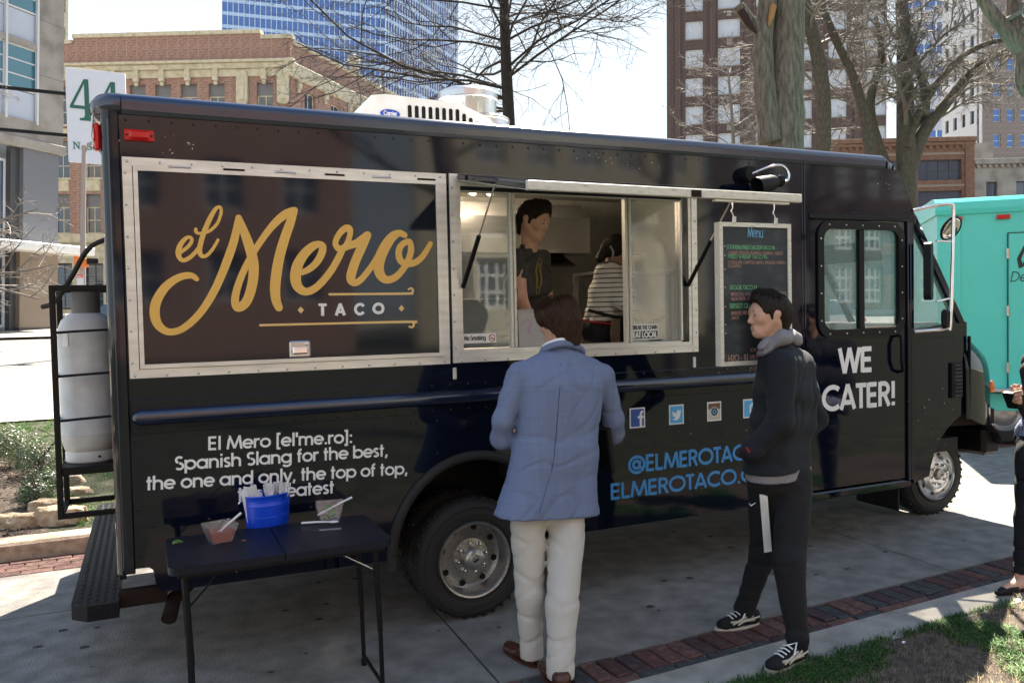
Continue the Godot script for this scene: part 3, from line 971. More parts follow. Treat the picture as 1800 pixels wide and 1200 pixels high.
func truck() -> void:
	var t := thing("food_truck", Vector3(2.9, 0, -1.1), "black step van food truck with gold script lettering and an open serving window", "food truck")
	# ---- body shell ----
	# lower side with the wheel arch cut out
	var low := PackedVector2Array([Vector2(-0.09, 0.56), Vector2(-0.03, 0.56), Vector2(-0.012, 0.545), Vector2(0.0, 0.47), Vector2(0.02, 0.44), Vector2(0.05, 0.43), Vector2(1.185, 0.42)])
	for k in 21:
		var g := PI - PI * k / 20
		low.append(Vector2(1.67 + 0.485 * cos(g), 0.40 + 0.535 * sin(g)))
	low.append_array(PackedVector2Array([Vector2(2.155, 0.42), Vector2(4.1, 0.42), Vector2(4.1, 1.29), Vector2(-0.09, 1.29)]))
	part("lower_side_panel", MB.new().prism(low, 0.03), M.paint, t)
	var holes := [[1.575, 1.54, 3.11, 2.44]]
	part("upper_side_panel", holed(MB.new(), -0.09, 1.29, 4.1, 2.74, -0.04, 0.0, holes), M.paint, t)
	# rear corner post: rounded outer edge with a groove
	var post := PackedVector2Array()
	for k in 7:
		var g := PI + PI / 2 * k / 6
		post.append(Vector2(-0.12 + 0.05 * cos(g), 0.04 + 0.05 * sin(g)))
	post.append_array(PackedVector2Array([Vector2(-0.095, -0.012), Vector2(-0.088, 0.0), Vector2(-0.088, 0.09), Vector2(-0.17, 0.09)]))
	var pr := MB.new()
	var pt := Transform3D(Basis(Vector3(1, 0, 0), Vector3(0, 0, -1), Vector3(0, 1, 0)), Vector3(0, 2.74, 0))
	pr.prism(post, 2.2, pt)
	part("rear_corner_post", pr, M.paint, t)
	part("post_rib", MB.new().tube([Vector3(-0.133, 0.56, -0.004), Vector3(-0.133, 2.7, -0.004)], 0.012, 10), M.sky_tinted_paint, t)
	# roof cap: a half-round rail along the edge
	var cap := PackedVector2Array([Vector2(-0.10, 2.80)])
	for k in 9:
		var g := PI / 2 - PI / 2 * k / 8
		cap.append(Vector2(-0.045 + 0.06 * cos(g), 2.775 + 0.055 * sin(g)))
	cap.append_array(PackedVector2Array([Vector2(0.015, 2.745), Vector2(0.008, 2.725), Vector2(-0.1, 2.725)]))
	var along := func(x0: float, x1: float) -> MB:
		var q := MB.new()
		q.prism(cap, x1 - x0, Transform3D(Basis(Vector3(0, 0, 1), Vector3(0, 1, 0), Vector3(1, 0, 0)), Vector3(x1, 0, 0)))
		return q
	part("roof_rail", along.call(-0.075, 4.88), M.sky_tinted_paint, t)
	var cor := MB.new()
	cor.tube([Vector3(-0.072, 2.77, -0.03), Vector3(-0.11, 2.77, -0.035), Vector3(-0.145, 2.765, -0.06), Vector3(-0.16, 2.76, -0.1), Vector3(-0.16, 2.76, -2.1)], [0.058, 0.06, 0.062, 0.06, 0.058], 16)
	part("roof_corner", cor, M.sky_tinted_paint, t)
	part("roof", MB.new().span(Vector3(-0.16, 2.77, -2.14), Vector3(4.9, 2.805, -0.06), 0.01), M.white_shell, t)
	part("far_side_panel", holed(MB.new(), -0.16, 0.5, 5.15, 2.78, -2.2, -2.16, [[4.3, 1.58, 5.03, 2.29]]), M.paint, t)
	part("rear_wall", MB.new().span(Vector3(-0.16, 0.5, -2.15), Vector3(-0.13, 2.77, -0.06)), M.paint, t)
	part("floor_pan", MB.new().span(Vector3(-0.12, 0.62, -2.15), Vector3(5.7, 0.72, -0.66)), M.black_matte, t)
	part("floor_pan", MB.new().span(Vector3(-0.12, 0.62, -0.655), Vector3(1.14, 0.72, -0.045)), M.black_matte, t)
	part("floor_pan", MB.new().span(Vector3(2.21, 0.62, -0.655), Vector3(5.7, 0.72, -0.045)), M.black_matte, t)
	part("chassis_rail", MB.new().span(Vector3(-0.05, 0.44, -0.75), Vector3(5.9, 0.6, -0.62)), M.black_matte, t)
	part("chassis_rail", MB.new().span(Vector3(-0.05, 0.44, -1.6), Vector3(5.9, 0.6, -1.47)), M.black_matte, t)
	part("rear_axle", MB.new().tube([Vector3(1.67, 0.36, -2.0), Vector3(1.67, 0.36, -0.3)], 0.08, 12).ball(Vector3(1.67, 0.36, -1.1), Vector3(0.2, 0.2, 0.16)), M.black_matte, t)
	# ---- cab side: door post, door with window opening, cowl ----
	part("body_seam", MB.new().span(Vector3(4.1, 0.42, -0.02), Vector3(4.118, 2.73, 0.006), 0.003).span(Vector3(4.126, 0.42, -0.02), Vector3(4.16, 2.73, 0.004), 0.004), M.paint, t)
	part("upper_cab_panel", MB.new().prism(PackedVector2Array([Vector2(4.16, 2.39), Vector2(5.15, 2.39), Vector2(5.195, 2.4), Vector2(5.09, 2.62), Vector2(5.03, 2.73), Vector2(4.16, 2.73)]), 0.03), M.paint, t)
	part("door_track", MB.new().span(Vector3(4.16, 2.355, -0.03), Vector3(5.16, 2.388, 0.012), 0.004), M.black_matte, t)
	var door := part("cab_door", holed(MB.new(), 4.165, 0.47, 5.105, 2.35, -0.05, -0.012, [[4.29, 1.58, 5.035, 2.295]]), M.paint, t)
	var o1 := round_rect(4.245, 1.53, 5.08, 2.345, 0.11)
	var i1 := round_rect(4.3, 1.585, 5.025, 2.29, 0.075)
	part("window_rubber", ring(MB.new(), o1, i1, -0.02, 0.004), M.black_matte, door)
	part("window_mullion", MB.new().span(Vector3(4.635, 1.586, -0.04), Vector3(4.685, 2.289, 0.0), 0.004), M.black_matte, door)
	part("window_pane", MB.new().span(Vector3(4.295, 1.585, -0.03), Vector3(4.635, 2.29, -0.026)), M.tinted_glass, door)
	part("window_pane", MB.new().span(Vector3(4.685, 1.585, -0.036), Vector3(5.03, 2.29, -0.032)), M.tinted_glass, door)
	part("window_sill", MB.new().span(Vector3(4.70, 1.588, -0.03), Vector3(5.02, 1.606, -0.008), 0.004), M.chrome, door)
	var studs := MB.new()
	for s in [[Vector3(4.35, 2.318, 0.004), Vector3(4.98, 2.318, 0.004)], [Vector3(4.35, 1.557, 0.004), Vector3(4.98, 1.557, 0.004)], [Vector3(4.272, 1.65, 0.004), Vector3(4.272, 2.22, 0.004)], [Vector3(5.053, 1.65, 0.004), Vector3(5.053, 2.22, 0.004)]]:
		rivets(studs, s[0], s[1], 0.155, 0.006)
	part("window_studs", studs, M.aluminium, door).set_meta("kind", "stuff")
	var hd := MB.new()
	hd.tube([Vector3(5.02, 1.26, -0.01), Vector3(5.02, 1.27, 0.035), Vector3(5.0, 1.34, 0.045), Vector3(5.0, 1.46, 0.045), Vector3(5.01, 1.52, 0.03), Vector3(5.01, 1.53, -0.01)], 0.014, 8)
	part("door_handle", hd, M.black_matte, door)
	part("door_jamb", MB.new().span(Vector3(5.108, 0.45, -0.04), Vector3(5.135, 2.36, 0.008), 0.004).span(Vector3(5.142, 0.45, -0.04), Vector3(5.175, 2.4, 0.004), 0.004), M.paint, t)
	part("step_sill", MB.new().span(Vector3(4.12, 0.40, -0.4), Vector3(5.14, 0.455, 0.006), 0.01), M.paint, t)
	# cowl panel under the quarter window, arch over the front wheel
	var cowl := PackedVector2Array([Vector2(5.176, 0.42), Vector2(5.3, 0.45)])
	for k in 9:
		var g := deg_to_rad(170.0 - 66.0 * k / 8)
		cowl.append(Vector2(5.9 + 0.56 * cos(g), 0.36 + 0.56 * sin(g)))
	cowl.append_array(PackedVector2Array([Vector2(5.78, 0.905), Vector2(5.78, 1.605), Vector2(5.7, 1.625), Vector2(5.2, 1.56), Vector2(5.176, 1.56)]))
	part("cowl_panel", MB.new().prism(cowl, 0.03, Transform3D(Basis(Vector3.UP, 0.03), Vector3(0, 0, 0.15))), M.paint, t)
	var vent := part("side_vent", MB.new().span(Vector3(5.58, 1.03, -0.02), Vector3(5.70, 1.30, 0.002), 0.004), M.black_matte, t)
	for k in 9:
		part("louvre", MB.new().box(Vector3(5.64, 1.05 + 0.029 * k, 0.006), Vector3(0.085, 0.012, 0.012), 0.003, Basis(Vector3(1, 0, 0), 0.5)), M.paint, vent)
	# quarter window and slanting pillar
	var pil := PackedVector2Array([Vector2(5.155, 2.40), Vector2(5.205, 2.41), Vector2(5.735, 1.60), Vector2(5.675, 1.60)])
	part("windscreen_pillar", MB.new().prism(pil, 0.06, Transform3D(Basis(), Vector3(0, 0, -0.005))), M.paint, t)
	part("windscreen_pillar", MB.new().prism(pil, 0.06, Transform3D(Basis(), Vector3(0, 0, -2.14))), M.paint, t)
	part("quarter_window", MB.new().prism(PackedVector2Array([Vector2(5.178, 1.57), Vector2(5.178, 2.36), Vector2(5.66, 1.62)]), 0.006, Transform3D(Basis(), Vector3(0, 0, -0.03))), M.tinted_glass, t)
	part("quarter_window", MB.new().prism(PackedVector2Array([Vector2(5.178, 1.57), Vector2(5.178, 2.36), Vector2(5.66, 1.62)]), 0.006, Transform3D(Basis(), Vector3(0, 0, -2.17))), M.tinted_glass, t)
	for k in 2:
		var z0 := -0.07 - 1.04 * k
		var z1 := z0 - 1.0
		var q := MB.new()
		var dn := Vector3(0.83, 0.55, 0) * 0.006
		q.quad(Vector3(5.19, 2.40, z0), Vector3(5.71, 1.61, z0), Vector3(5.71, 1.61, z1), Vector3(5.19, 2.40, z1), dn)
		q.quad(Vector3(5.19, 2.40, z0) + dn, Vector3(5.71, 1.61, z0) + dn, Vector3(5.71, 1.61, z1) + dn, Vector3(5.19, 2.40, z1) + dn, -dn)
		part("windscreen", q, M.tinted_glass, t)
	part("windscreen_post", MB.new().bar(Vector3(5.2, 2.4, -1.09), Vector3(5.72, 1.6, -1.09), 0.05, 0.03), M.paint, t)
	# roof front: curved brow
	var brow := MB.new()
	var prof := [Vector2(4.86, 2.83), Vector2(4.94, 2.82), Vector2(5.0, 2.79), Vector2(5.05, 2.73), Vector2(5.13, 2.58), Vector2(5.205, 2.41)]
	for k in prof.size() - 1:
		var a: Vector2 = prof[k]
		var c: Vector2 = prof[k + 1]
		var na := Vector3(0.1 + 0.2 * k, 1.0 - 0.17 * k, 0).normalized()
		var nb := Vector3(0.1 + 0.2 * (k + 1), 1.0 - 0.17 * (k + 1), 0).normalized()
		var p := [Vector3(a.x, a.y, -0.045), Vector3(c.x, c.y, -0.045), Vector3(c.x, c.y, -2.15), Vector3(a.x, a.y, -2.15)]
		brow.tri(p[0], p[1], p[2], na, nb, nb); brow.tri(p[0], p[2], p[3], na, nb, na)
		# rounded edge down to the side
		var s0 := (na + Vector3(0, 0, 0.9)).normalized()
		var s1 := (nb + Vector3(0, 0, 0.9)).normalized()
		var e0 := Vector3(a.x - 0.01, a.y - 0.035, -0.01)
		var e1 := Vector3(c.x - 0.025, c.y - 0.02, -0.01)
		brow.tri(p[0], p[1], e1, na, nb, s1); brow.tri(p[0], e1, e0, na, s1, s0)
		var f0 := Vector3(a.x - 0.03, minf(a.y - 0.1, 2.73), 0.0)
		var f1 := Vector3(c.x - 0.05, minf(c.y - 0.07, 2.73), 0.0)
		brow.tri(e0, e1, f1, s0, s1, Vector3(0, 0, 1)); brow.tri(e0, f1, f0, s0, Vector3(0, 0, 1), Vector3(0, 0, 1))
	part("roof_brow", brow, M.paint, t)
	# nose: rings that narrow and round towards the front
	var nose := MB.new()
	var rings := []
	for spec in [[5.74, 0.0, 1.6, 0.86], [5.78, 0.005, 1.605, 0.86], [5.95, -0.02, 1.55, 0.80], [6.1, -0.06, 1.47, 0.78], [6.2, -0.13, 1.37, 0.78], [6.235, -0.22, 1.27, 0.79], [6.24, -0.3, 1.2, 0.80]]:
		var rr := []
		var zc := -1.1
		var hw: float = 1.1 + spec[1]
		for k in 25:
			var g := PI * k / 24     # from near side bottom over the top to far side
			var q := Vector2(cos(g), sin(g))
			var e := 0.34
			var xx := signf(q.x) * pow(absf(q.x), e)
			var yy := pow(maxf(q.y, 0.0), e)
			rr.append(Vector3(spec[0], spec[3] + (spec[2] - spec[3]) * yy, zc + hw * xx))
		rings.append(rr)
	for k in rings.size() - 1:
		for j in 24:
			var a: Vector3 = rings[k][j]; var c: Vector3 = rings[k][j + 1]; var d: Vector3 = rings[k + 1][j + 1]; var e: Vector3 = rings[k + 1][j]
			var nrm := func(i: int, jj: int) -> Vector3:
				var u: Vector3 = rings[i][mini(jj + 1, 24)] - rings[i][maxi(jj - 1, 0)]
				var w: Vector3 = rings[mini(i + 1, 6)][jj] - rings[maxi(i - 1, 0)][jj]
				var r := u.cross(w).normalized()
				var outw: Vector3 = rings[i][jj] - Vector3(5.3, 1.0, -1.1)
				return r if r.dot(outw) > 0.0 else -r
			nose.tri(a, c, d, nrm.call(k, j), nrm.call(k, j + 1), nrm.call(k + 1, j + 1))
			nose.tri(a, d, e, nrm.call(k, j), nrm.call(k + 1, j + 1), nrm.call(k + 1, j))
	var front := PackedVector2Array()
	for p in rings[6]: front.append(Vector2(-p.z, p.y))
	nose.prism(front, 0.0, Transform3D(Basis(Vector3(0, 0, -1), Vector3(0, 1, 0), Vector3(1, 0, 0)), Vector3(6.24, 0, 0)))
	part("nose", nose, M.paint, t)
	part("turn_signal", MB.new().ball(Vector3(6.19, 1.08, -0.115), Vector3(0.03, 0.05, 0.02), 14, 8), M.amber_lens, t)
	part("nose_seam", MB.new().span(Vector3(5.778, 0.9, -0.02), Vector3(5.788, 1.5, 0.004)), M.black_matte, t)
	part("front_bumper", MB.new().span(Vector3(6.22, 0.5, -2.05), Vector3(6.42, 0.74, -0.2), 0.03), M.black_matte, t)
	var ln := MB.new()
	for k in 9:
		var g0 := deg_to_rad(25.0 + 130.0 * k / 9)
		var g1 := deg_to_rad(25.0 + 130.0 * (k + 1) / 9)
		var p0 := Vector3(5.93 + 0.46 * cos(g0), 0.40 + 0.46 * sin(g0), -0.12)
		var p1 := Vector3(5.93 + 0.46 * cos(g1), 0.40 + 0.46 * sin(g1), -0.12)
		ln.quad(p0, p1, p1 + Vector3(0, 0, -0.8), p0 + Vector3(0, 0, -0.8), Vector3.DOWN)
	part("wheel_housing", ln, M.black_matte, t)
	part("wheel_housing_skirt", MB.new().prism(PackedVector2Array([Vector2(5.55, 0.86), Vector2(5.62, 0.80), Vector2(6.2, 0.78), Vector2(6.2, 0.9), Vector2(5.95, 0.98), Vector2(5.7, 0.95)]), 0.02, Transform3D(Basis(), Vector3(0, 0, -0.1))), M.rust, t)
	part("mud_flap", MB.new().span(Vector3(5.12, 0.2, -0.5), Vector3(5.14, 0.46, -0.1), 0.005), M.black_matte, t)
	# rear wheel arch: housing and rubber trim
	var hs := MB.new()
	var trim := MB.new()
	var arcp := []
	for k in 25:
		var g := PI * 1.02 - PI * 1.04 * k / 24
		arcp.append(Vector3(1.67 + 0.5 * cos(g), 0.40 + 0.55 * sin(g), 0.002))
	for k in 24:
		var p0: Vector3 = arcp[k]
		var p1: Vector3 = arcp[k + 1]
		hs.quad(p0, p1, p1 + Vector3(0, 0, -0.6), p0 + Vector3(0, 0, -0.6), Vector3(1.67, 0.3, 0) - p0)
	hs.span(Vector3(1.15, 0.45, -0.62), Vector3(2.2, 0.96, -0.6))
	part("rear_wheel_housing", hs, M.black_matte, t)
	trim.tube(arcp, 0.028, 10)
	part("wheel_arch_trim", trim, M.rubber, t)
	wheel("wheel", Vector3(1.67, 0.345, -0.03), true, t)
	wheel("wheel", Vector3(1.67, 0.345, -0.3), true, t)
	wheel("wheel", Vector3(5.93, 0.345, -0.42), false, t)
	wheel("wheel", Vector3(1.67, 0.345, -2.15), true, t, -1.0)
	wheel("wheel", Vector3(5.93, 0.345, -1.8), false, t, -1.0)
	# rub rail
	var rail := MB.new()
	rail.tube([Vector3(-0.055, 1.288, 0.004), Vector3(-0.045, 1.288, 0.02), Vector3(4.08, 1.288, 0.02), Vector3(4.095, 1.288, 0.004)], [0.03, 0.038, 0.038, 0.03], 18)
	part("rub_rail", rail, M.sky_tinted_paint, t)
	part("rail_flange", MB.new().span(Vector3(-0.085, 1.205, 0.0), Vector3(4.095, 1.372, 0.005), 0.002), M.paint, t)
	var rv := MB.new()
	rivets(rv, Vector3(-0.06, 1.358, 0.005), Vector3(4.08, 1.358, 0.005), 0.105, 0.007)
	rivets(rv, Vector3(-0.06, 1.22, 0.005), Vector3(4.08, 1.22, 0.005), 0.105, 0.007)
	rivets(rv, Vector3(-0.06, 2.70, 0.0), Vector3(4.05, 2.70, 0.0), 0.1, 0.007)
	rivets(rv, Vector3(4.22, 2.66, 0.0), Vector3(5.0, 2.66, 0.0), 0.075, 0.006)
	rivets(rv, Vector3(4.2, 2.43, 0.0), Vector3(5.12, 2.43, 0.0), 0.08, 0.006)
	rivets(rv, Vector3(4.19, 2.45, 0.0), Vector3(4.19, 2.66, 0.0), 0.06, 0.005)
	rivets(rv, Vector3(-0.068, 0.62, 0.0), Vector3(-0.068, 1.18, 0.0), 0.1, 0.007)
	rivets(rv, Vector3(0.0, 0.76, 0.0), Vector3(1.0, 0.76, 0.0), 0.22, 0.008)
	for x in [1.3, 2.45, 3.7]: rivets(rv, Vector3(x, 0.6, 0.0), Vector3(x, 1.16, 0.0), 0.12, 0.007)
	for x in [0.35, 1.1, 1.33, 1.45]: rivets(rv, Vector3(x, 0.98, 0.0), Vector3(x + 0.001, 1.16, 0.0), 0.17, 0.007)
	rivets(rv, Vector3(5.2, 1.5, 0.01), Vector3(5.6, 1.5, 0.0), 0.06, 0.005)
	rivets(rv, Vector3(4.21, 0.5, -0.012), Vector3(5.05, 0.5, -0.012), 0.1, 0.006)
	part("rivets", rv, M.paint, t).set_meta("kind", "stuff")
	# chips where the paint has flaked, bare metal showing
	var chip := MB.new()
	var rg := RandomNumberGenerator.new()
	rg.seed = 21
	for spec in [[0.05, 2.60, 0.2, 0.05, 14], [2.6, 2.66, 0.35, 0.04, 12], [4.9, 2.6, 0.1, 0.03, 5], [3.3, 0.9, 0.4, 0.2, 10], [5.35, 0.9, 0.25, 0.25, 16], [3.6, 1.34, 0.3, 0.02, 8], [0.6, 0.5, 0.5, 0.05, 6]]:
		for k in spec[4]:
			var cx: float = spec[0] + rg.randf_range(-1, 1) * spec[2]
			var cy: float = spec[1] + rg.randf_range(-1, 1) * spec[3]
			var r := rg.randf_range(0.0015, 0.005)
			var g := rg.randf() * PI
			chip.ribbon([Vector2(cx, cy), Vector2(cx, cy) + Vector2.from_angle(g) * r * 1.5], [r, r * 0.6], flat_at(0, 0, 0.0065))
	part("paint_chips", chip, M.pale_metal, t).set_meta("kind", "stuff")
	# marker lamps
	var mk := part("marker_lamp", MB.new().span(Vector3(-0.068, 2.602, 0.0), Vector3(0.062, 2.655, 0.012), 0.004), M.red_lens, t)
	part("lens", MB.new().span(Vector3(-0.045, 2.609, 0.012), Vector3(0.04, 2.648, 0.03), 0.008), M.red_lens, mk)
	part("screw", MB.new().ball(Vector3(-0.057, 2.628, 0.013), Vector3(0.005, 0.005, 0.003)).ball(Vector3(0.051, 2.628, 0.013), Vector3(0.005, 0.005, 0.003)), M.black_matte, mk)
	part("tail_lamp", MB.new().box(Vector3(-0.185, 2.62, -0.06), Vector3(0.03, 0.13, 0.06), 0.01), M.red_lens, t)
	part("tail_lamp_guard", MB.new().tube([Vector3(-0.19, 2.56, -0.05), Vector3(-0.21, 2.62, -0.03), Vector3(-0.2, 2.72, -0.05)], 0.006, 6), M.stainless, t)
	# ---- banner door ----
	var fr := part("panel_frame", frame4(MB.new(), -0.082, 1.475, 1.535, 2.525, 0.042, 0.0, 0.008), M.aluminium, t)
	var fs := MB.new()
	for s in [[Vector3(-0.06, 2.505, 0.008), Vector3(1.5, 2.505, 0.008)], [Vector3(-0.06, 1.487, 0.008), Vector3(1.5, 1.487, 0.008)], [Vector3(-0.07, 1.55, 0.008), Vector3(-0.07, 2.45, 0.008)]]:
		rivets(fs, s[0], s[1], 0.13, 0.0065)
	part("frame_rivets", fs, M.stainless, fr).set_meta("kind", "stuff")
	var bd := part("panel_door", MB.new().span(Vector3(-0.034, 1.522, -0.002), Vector3(1.49, 2.48, 0.006), 0.001), M.paint, t)
	part("door_edge", frame4(MB.new(), -0.036, 1.52, 1.492, 2.482, 0.02, 0.004, 0.016), M.aluminium, bd)
	for k in 6:
		var x := 0.12 + 0.25 * k
		part("hinge", MB.new().tube([Vector3(x, 2.487, 0.014), Vector3(x + 0.1, 2.487, 0.014)], 0.006, 8), M.rust if k % 2 else M.stainless, bd)
	var lt := part("paddle_latch", MB.new().span(Vector3(0.662, 1.545, 0.006), Vector3(0.768, 1.63, 0.02), 0.008), M.stainless, bd)
	part("latch_paddle", MB.new().box(Vector3(0.715, 1.582, 0.022), Vector3(0.075, 0.04, 0.012), 0.005, Basis(Vector3(1, 0, 0), -0.25)), M.chrome, lt)
	part("keyhole", MB.new().ball(Vector3(0.748, 1.613, 0.021), Vector3(0.008, 0.008, 0.004)), M.chrome, lt)
	# lettering on the banner door
	var strokes := {"e_small": [161,2077,17,191,2101,17,210,2125,17,213,2145,16,199,2152,16,178,2137,21,159,2109,24,151,2076,26,156,2051,22,172,2039,20,198,2050,20,227,2077,19,246,2104,18],
	"l_small": [234,2191,16,234,2179,16,246,2171,15,269,2173,15,301,2187,15,332,2219,15,350,2261,15,354,2291,15,345,2303,15,328,2292,18,303,2250,23,277,2192,24,258,2138,24,248,2092,24,252,2067,22,263,2059,19,283,2066,17,309,2096,16,335,2141,14],
	"m_one": [230,1948,23,209,1964,29,175,1964,33,130,1945,36,82,1903,41,47,1844,44,36,1791,45,44,1741,42,70,1706,36,103,1693,33,150,1703,33,207,1746,35,260,1808,36,309,1890,38,346,1969,39,380,2054,41,410,2140,39,435,2248,32],
	"m_two": [435,2252,32,455,2196,40,474,2138,47,490,2080,50,499,2024,50,498,1969,49,487,1907,48,468,1851,47,446,1819,46,419,1807,45,406,1827,39,408,1864,37,423,1919,35,448,1981,33,476,2037,32,505,2086,31,539,2139,32,583,2199,35,627,2247,40,668,2279,42,705,2298,35],
	"m_three": [710,2299,33,688,2239,44,655,2151,48,628,2063,50,610,1975,52,601,1900,51,604,1840,46,617,1802,39],
	"e_big": [738,1981,29,773,1997,33,812,2031,37,840,2077,39,847,2114,38,830,2127,34,795,2115,42,753,2076,48,717,2019,53,704,1956,55,714,1909,50,747,1883,41,789,1892,39,834,1927,38,880,1981,37,914,2033,36,945,2091,35],
	"r_one": [955,2104,33,929,2107,35,914,2133,30,929,2172,31,959,2206,35,985,2212,39,994,2190,30,983,2150,30,968,2117,33],
	"r_two": [942,2101,32,981,2121,40,1021,2134,39,1051,2158,34,1085,2180,39],
	"r_three": [1087,2179,39,1055,2119,48,1020,2047,49,996,1982,50,991,1944,47,1009,1926,37,1042,1942,34,1083,1988,33,1118,2034,34,1149,2081,36],
	"o_big": [1291,2183,32,1261,2193,36,1223,2174,49,1181,2120,57,1152,2061,59,1141,2008,58,1154,1963,51,1186,1942,41,1231,1955,38,1273,1995,35,1304,2042,35,1323,2096,36,1321,2140,33,1305,2148,32,1270,2127,34,1254,2088,37,1264,2045,37,1302,2027,35,1351,2039,35,1394,2076,32,1435,2139,28],
	"swash_upper": [876,1867,12,1066,1867,12,1305,1867,13,1323,1871,13,1329,1885,12,1319,1896,11,1304,1890,10],
	"swash_lower": [522,1715,11,802,1715,11,1307,1714,13,1323,1709,13,1329,1696,12,1317,1683,11,1303,1688,10]}
	var lift := 0.0068
	var script := MB.new()
	for key in strokes:
		var q := smooth(strokes[key], 7)
		var ps := []
		var ws := []
		for e in q:
			ps.append(Vector2(e.x, e.y)); ws.append(e.z)
		if key.begins_with("swash"): part("swash_line", MB.new().ribbon(ps, ws, flat_at(0, 0, lift)), M.pale_gold_vinyl, bd)
		else: script.ribbon(ps, ws, flat_at(0, 0, lift))
		lift = 0.0068 + fmod(lift - 0.0068 + 0.0006, 0.0018)
	for d in [Vector2(0.726, 1.788), Vector2(1.262, 1.788)]:
		part("diamond", MB.new().prism(PackedVector2Array([d + Vector2(0.0165, 0), d + Vector2(0, 0.018), d + Vector2(-0.0165, 0), d + Vector2(0, -0.018)]), 0.0, flat_at(0, 0, 0.0068)), M.pale_gold_vinyl, bd)
	part("script_lettering", script, M.gold_vinyl, bd)
	var taco := MB.new()
	lift = 0.0068
	for s in [[817,1814,14,860,1813,14], [838,1815,17,837,1756,17], [907,1756,17,931,1818,17], [930,1818,17,951,1756,17], [916,1775,13,944,1774,13], [1055,1802,16,1044,1812,16,1028,1812,16,1014,1800,16,1010,1786,16,1015,1771,16,1027,1762,16,1042,1763,16,1054,1772,16], [1160,1788,17,1153,1772,17,1134,1766,17,1116,1773,17,1109,1787,17,1117,1805,17,1135,1813,17,1154,1805,17,1160,1788,17]]:
		var q := smooth(s, 5) if s.size() > 6 else smooth(s, 1)
		var ps := []
		var ws := []
		for e in q:
			ps.append(Vector2(e.x, e.y)); ws.append(e.z * 0.95)
		taco.ribbon(ps, ws, flat_at(0, 0, lift), false)
		lift += 0.0001
	part("white_lettering", taco, M.white_vinyl, bd)
	# ---- lettering on the body ----
	var lines := MB.new()
	for s in [["El Mero [el'me.ro]:", 0.255, 1.103, 0.978, -0.033], ["Spanish Slang for the best,", 0.10, 1.018, 1.168, -0.026], ["the one and only, the top of top,", -0.03, 0.934, 1.277, -0.040], ["the greatest", 0.386, 0.836, 0.873, -0.03]]:
		var cap_h := 0.068
		var wide: float = (s[3] - s[1]) / (text_width(s[0]) * cap_h)
		letter(lines, s[0], flat_at(s[1], s[2], 0.0015, s[4]), cap_h, wide, 0.165)
	part("slogan_lettering", lines, M.white_vinyl, t)
	var cat := MB.new()
	letter(cat, "WE", flat_at(4.44, 1.275, -0.0105), 0.178, 0.333 / (text_width("WE") * 0.178), 0.2)
	letter(cat, "CATER!", flat_at(4.285, 1.017, -0.0105), 0.178, 0.715 / (text_width("CATER!") * 0.178), 0.19)
	part("catering_lettering", cat, M.white_vinyl, door)
	var web := MB.new()
	letter(web, "@ELMEROTACO", flat_at(2.685, 0.745, 0.0015), 0.105, 1.03 / (text_width("@ELMEROTACO") * 0.105), 0.185)
	letter(web, "ELMEROTACO.COM", flat_at(2.555, 0.594, 0.0015), 0.1, 1.37 / (text_width("ELMEROTACO.COM") * 0.1), 0.185)
	part("web_lettering", web, M.blue_vinyl, t)
	stickers(t)
	# ---- serving window ----
	var wf := part("window_frame", frame4(MB.new(), 1.553, 1.478, 3.222, 2.528, 0.042, 0.0, 0.009), M.aluminium, t)
	fs = MB.new()
	for s in [[Vector3(1.6, 2.508, 0.009), Vector3(3.18, 2.508, 0.009)], [Vector3(1.6, 1.488, 0.009), Vector3(3.18, 1.488, 0.009)], [Vector3(1.566, 1.56, 0.009), Vector3(1.566, 2.45, 0.009)], [Vector3(3.207, 1.6, 0.009), Vector3(3.207, 2.45, 0.009)]]:
		rivets(fs, s[0], s[1], 0.14, 0.0065)
	part("frame_rivets", fs, M.stainless, wf).set_meta("kind", "stuff")
	part("inner_frame", frame4(MB.new(), 1.596, 1.521, 3.179, 2.485, 0.022, -0.05, 0.004), M.aluminium, wf)
	part("sill", MB.new().span(Vector3(1.6, 1.525, -0.12), Vector3(3.12, 1.552, -0.01), 0.004), M.aluminium, wf)
	part("track", MB.new().span(Vector3(3.10, 1.552, -0.06), Vector3(3.125, 2.463, 0.0), 0.003).span(Vector3(3.132, 1.552, -0.06), Vector3(3.156, 2.463, -0.006), 0.003), M.aluminium, wf)
	part("mullion", MB.new().span(Vector3(1.922, 1.552, -0.05), Vector3(1.938, 2.445, -0.008), 0.003).span(Vector3(1.943, 1.552, -0.045), Vector3(1.957, 2.445, -0.004), 0.003), M.pale_metal, wf)
	part("mullion", MB.new().span(Vector3(2.698, 1.552, -0.05), Vector3(2.716, 2.445, -0.008), 0.003).span(Vector3(2.722, 1.552, -0.045), Vector3(2.74, 2.445, -0.004), 0.003), M.pale_metal, wf)
	part("header", MB.new().span(Vector3(1.6, 2.435, -0.06), Vector3(3.12, 2.463, -0.004), 0.003), M.aluminium, wf)
	part("pane", MB.new().span(Vector3(1.60, 1.555, -0.03), Vector3(1.922, 2.437, -0.026)), M.glass, wf)
	part("pane", MB.new().span(Vector3(2.74, 1.555, -0.03), Vector3(3.1, 2.437, -0.026)), M.cloudy_glass, wf)
	part("latch_clip", MB.new().span(Vector3(1.55, 1.385, 0.0), Vector3(1.572, 1.452, 0.008), 0.004), M.pale_metal, t)
	part("latch_clip", MB.new().span(Vector3(3.18, 1.375, 0.0), Vector3(3.204, 1.445, 0.008), 0.004), M.pale_metal, t)
	# raised hatch with its edge bar, hook strip and two gas struts
	var ha := Vector3(1.6, 2.512, 0.012)
	var hb := Vector3(1.605, 2.330, 0.900)
	var tilt := Vector3(0, hb.y - ha.y, hb.z - ha.z)
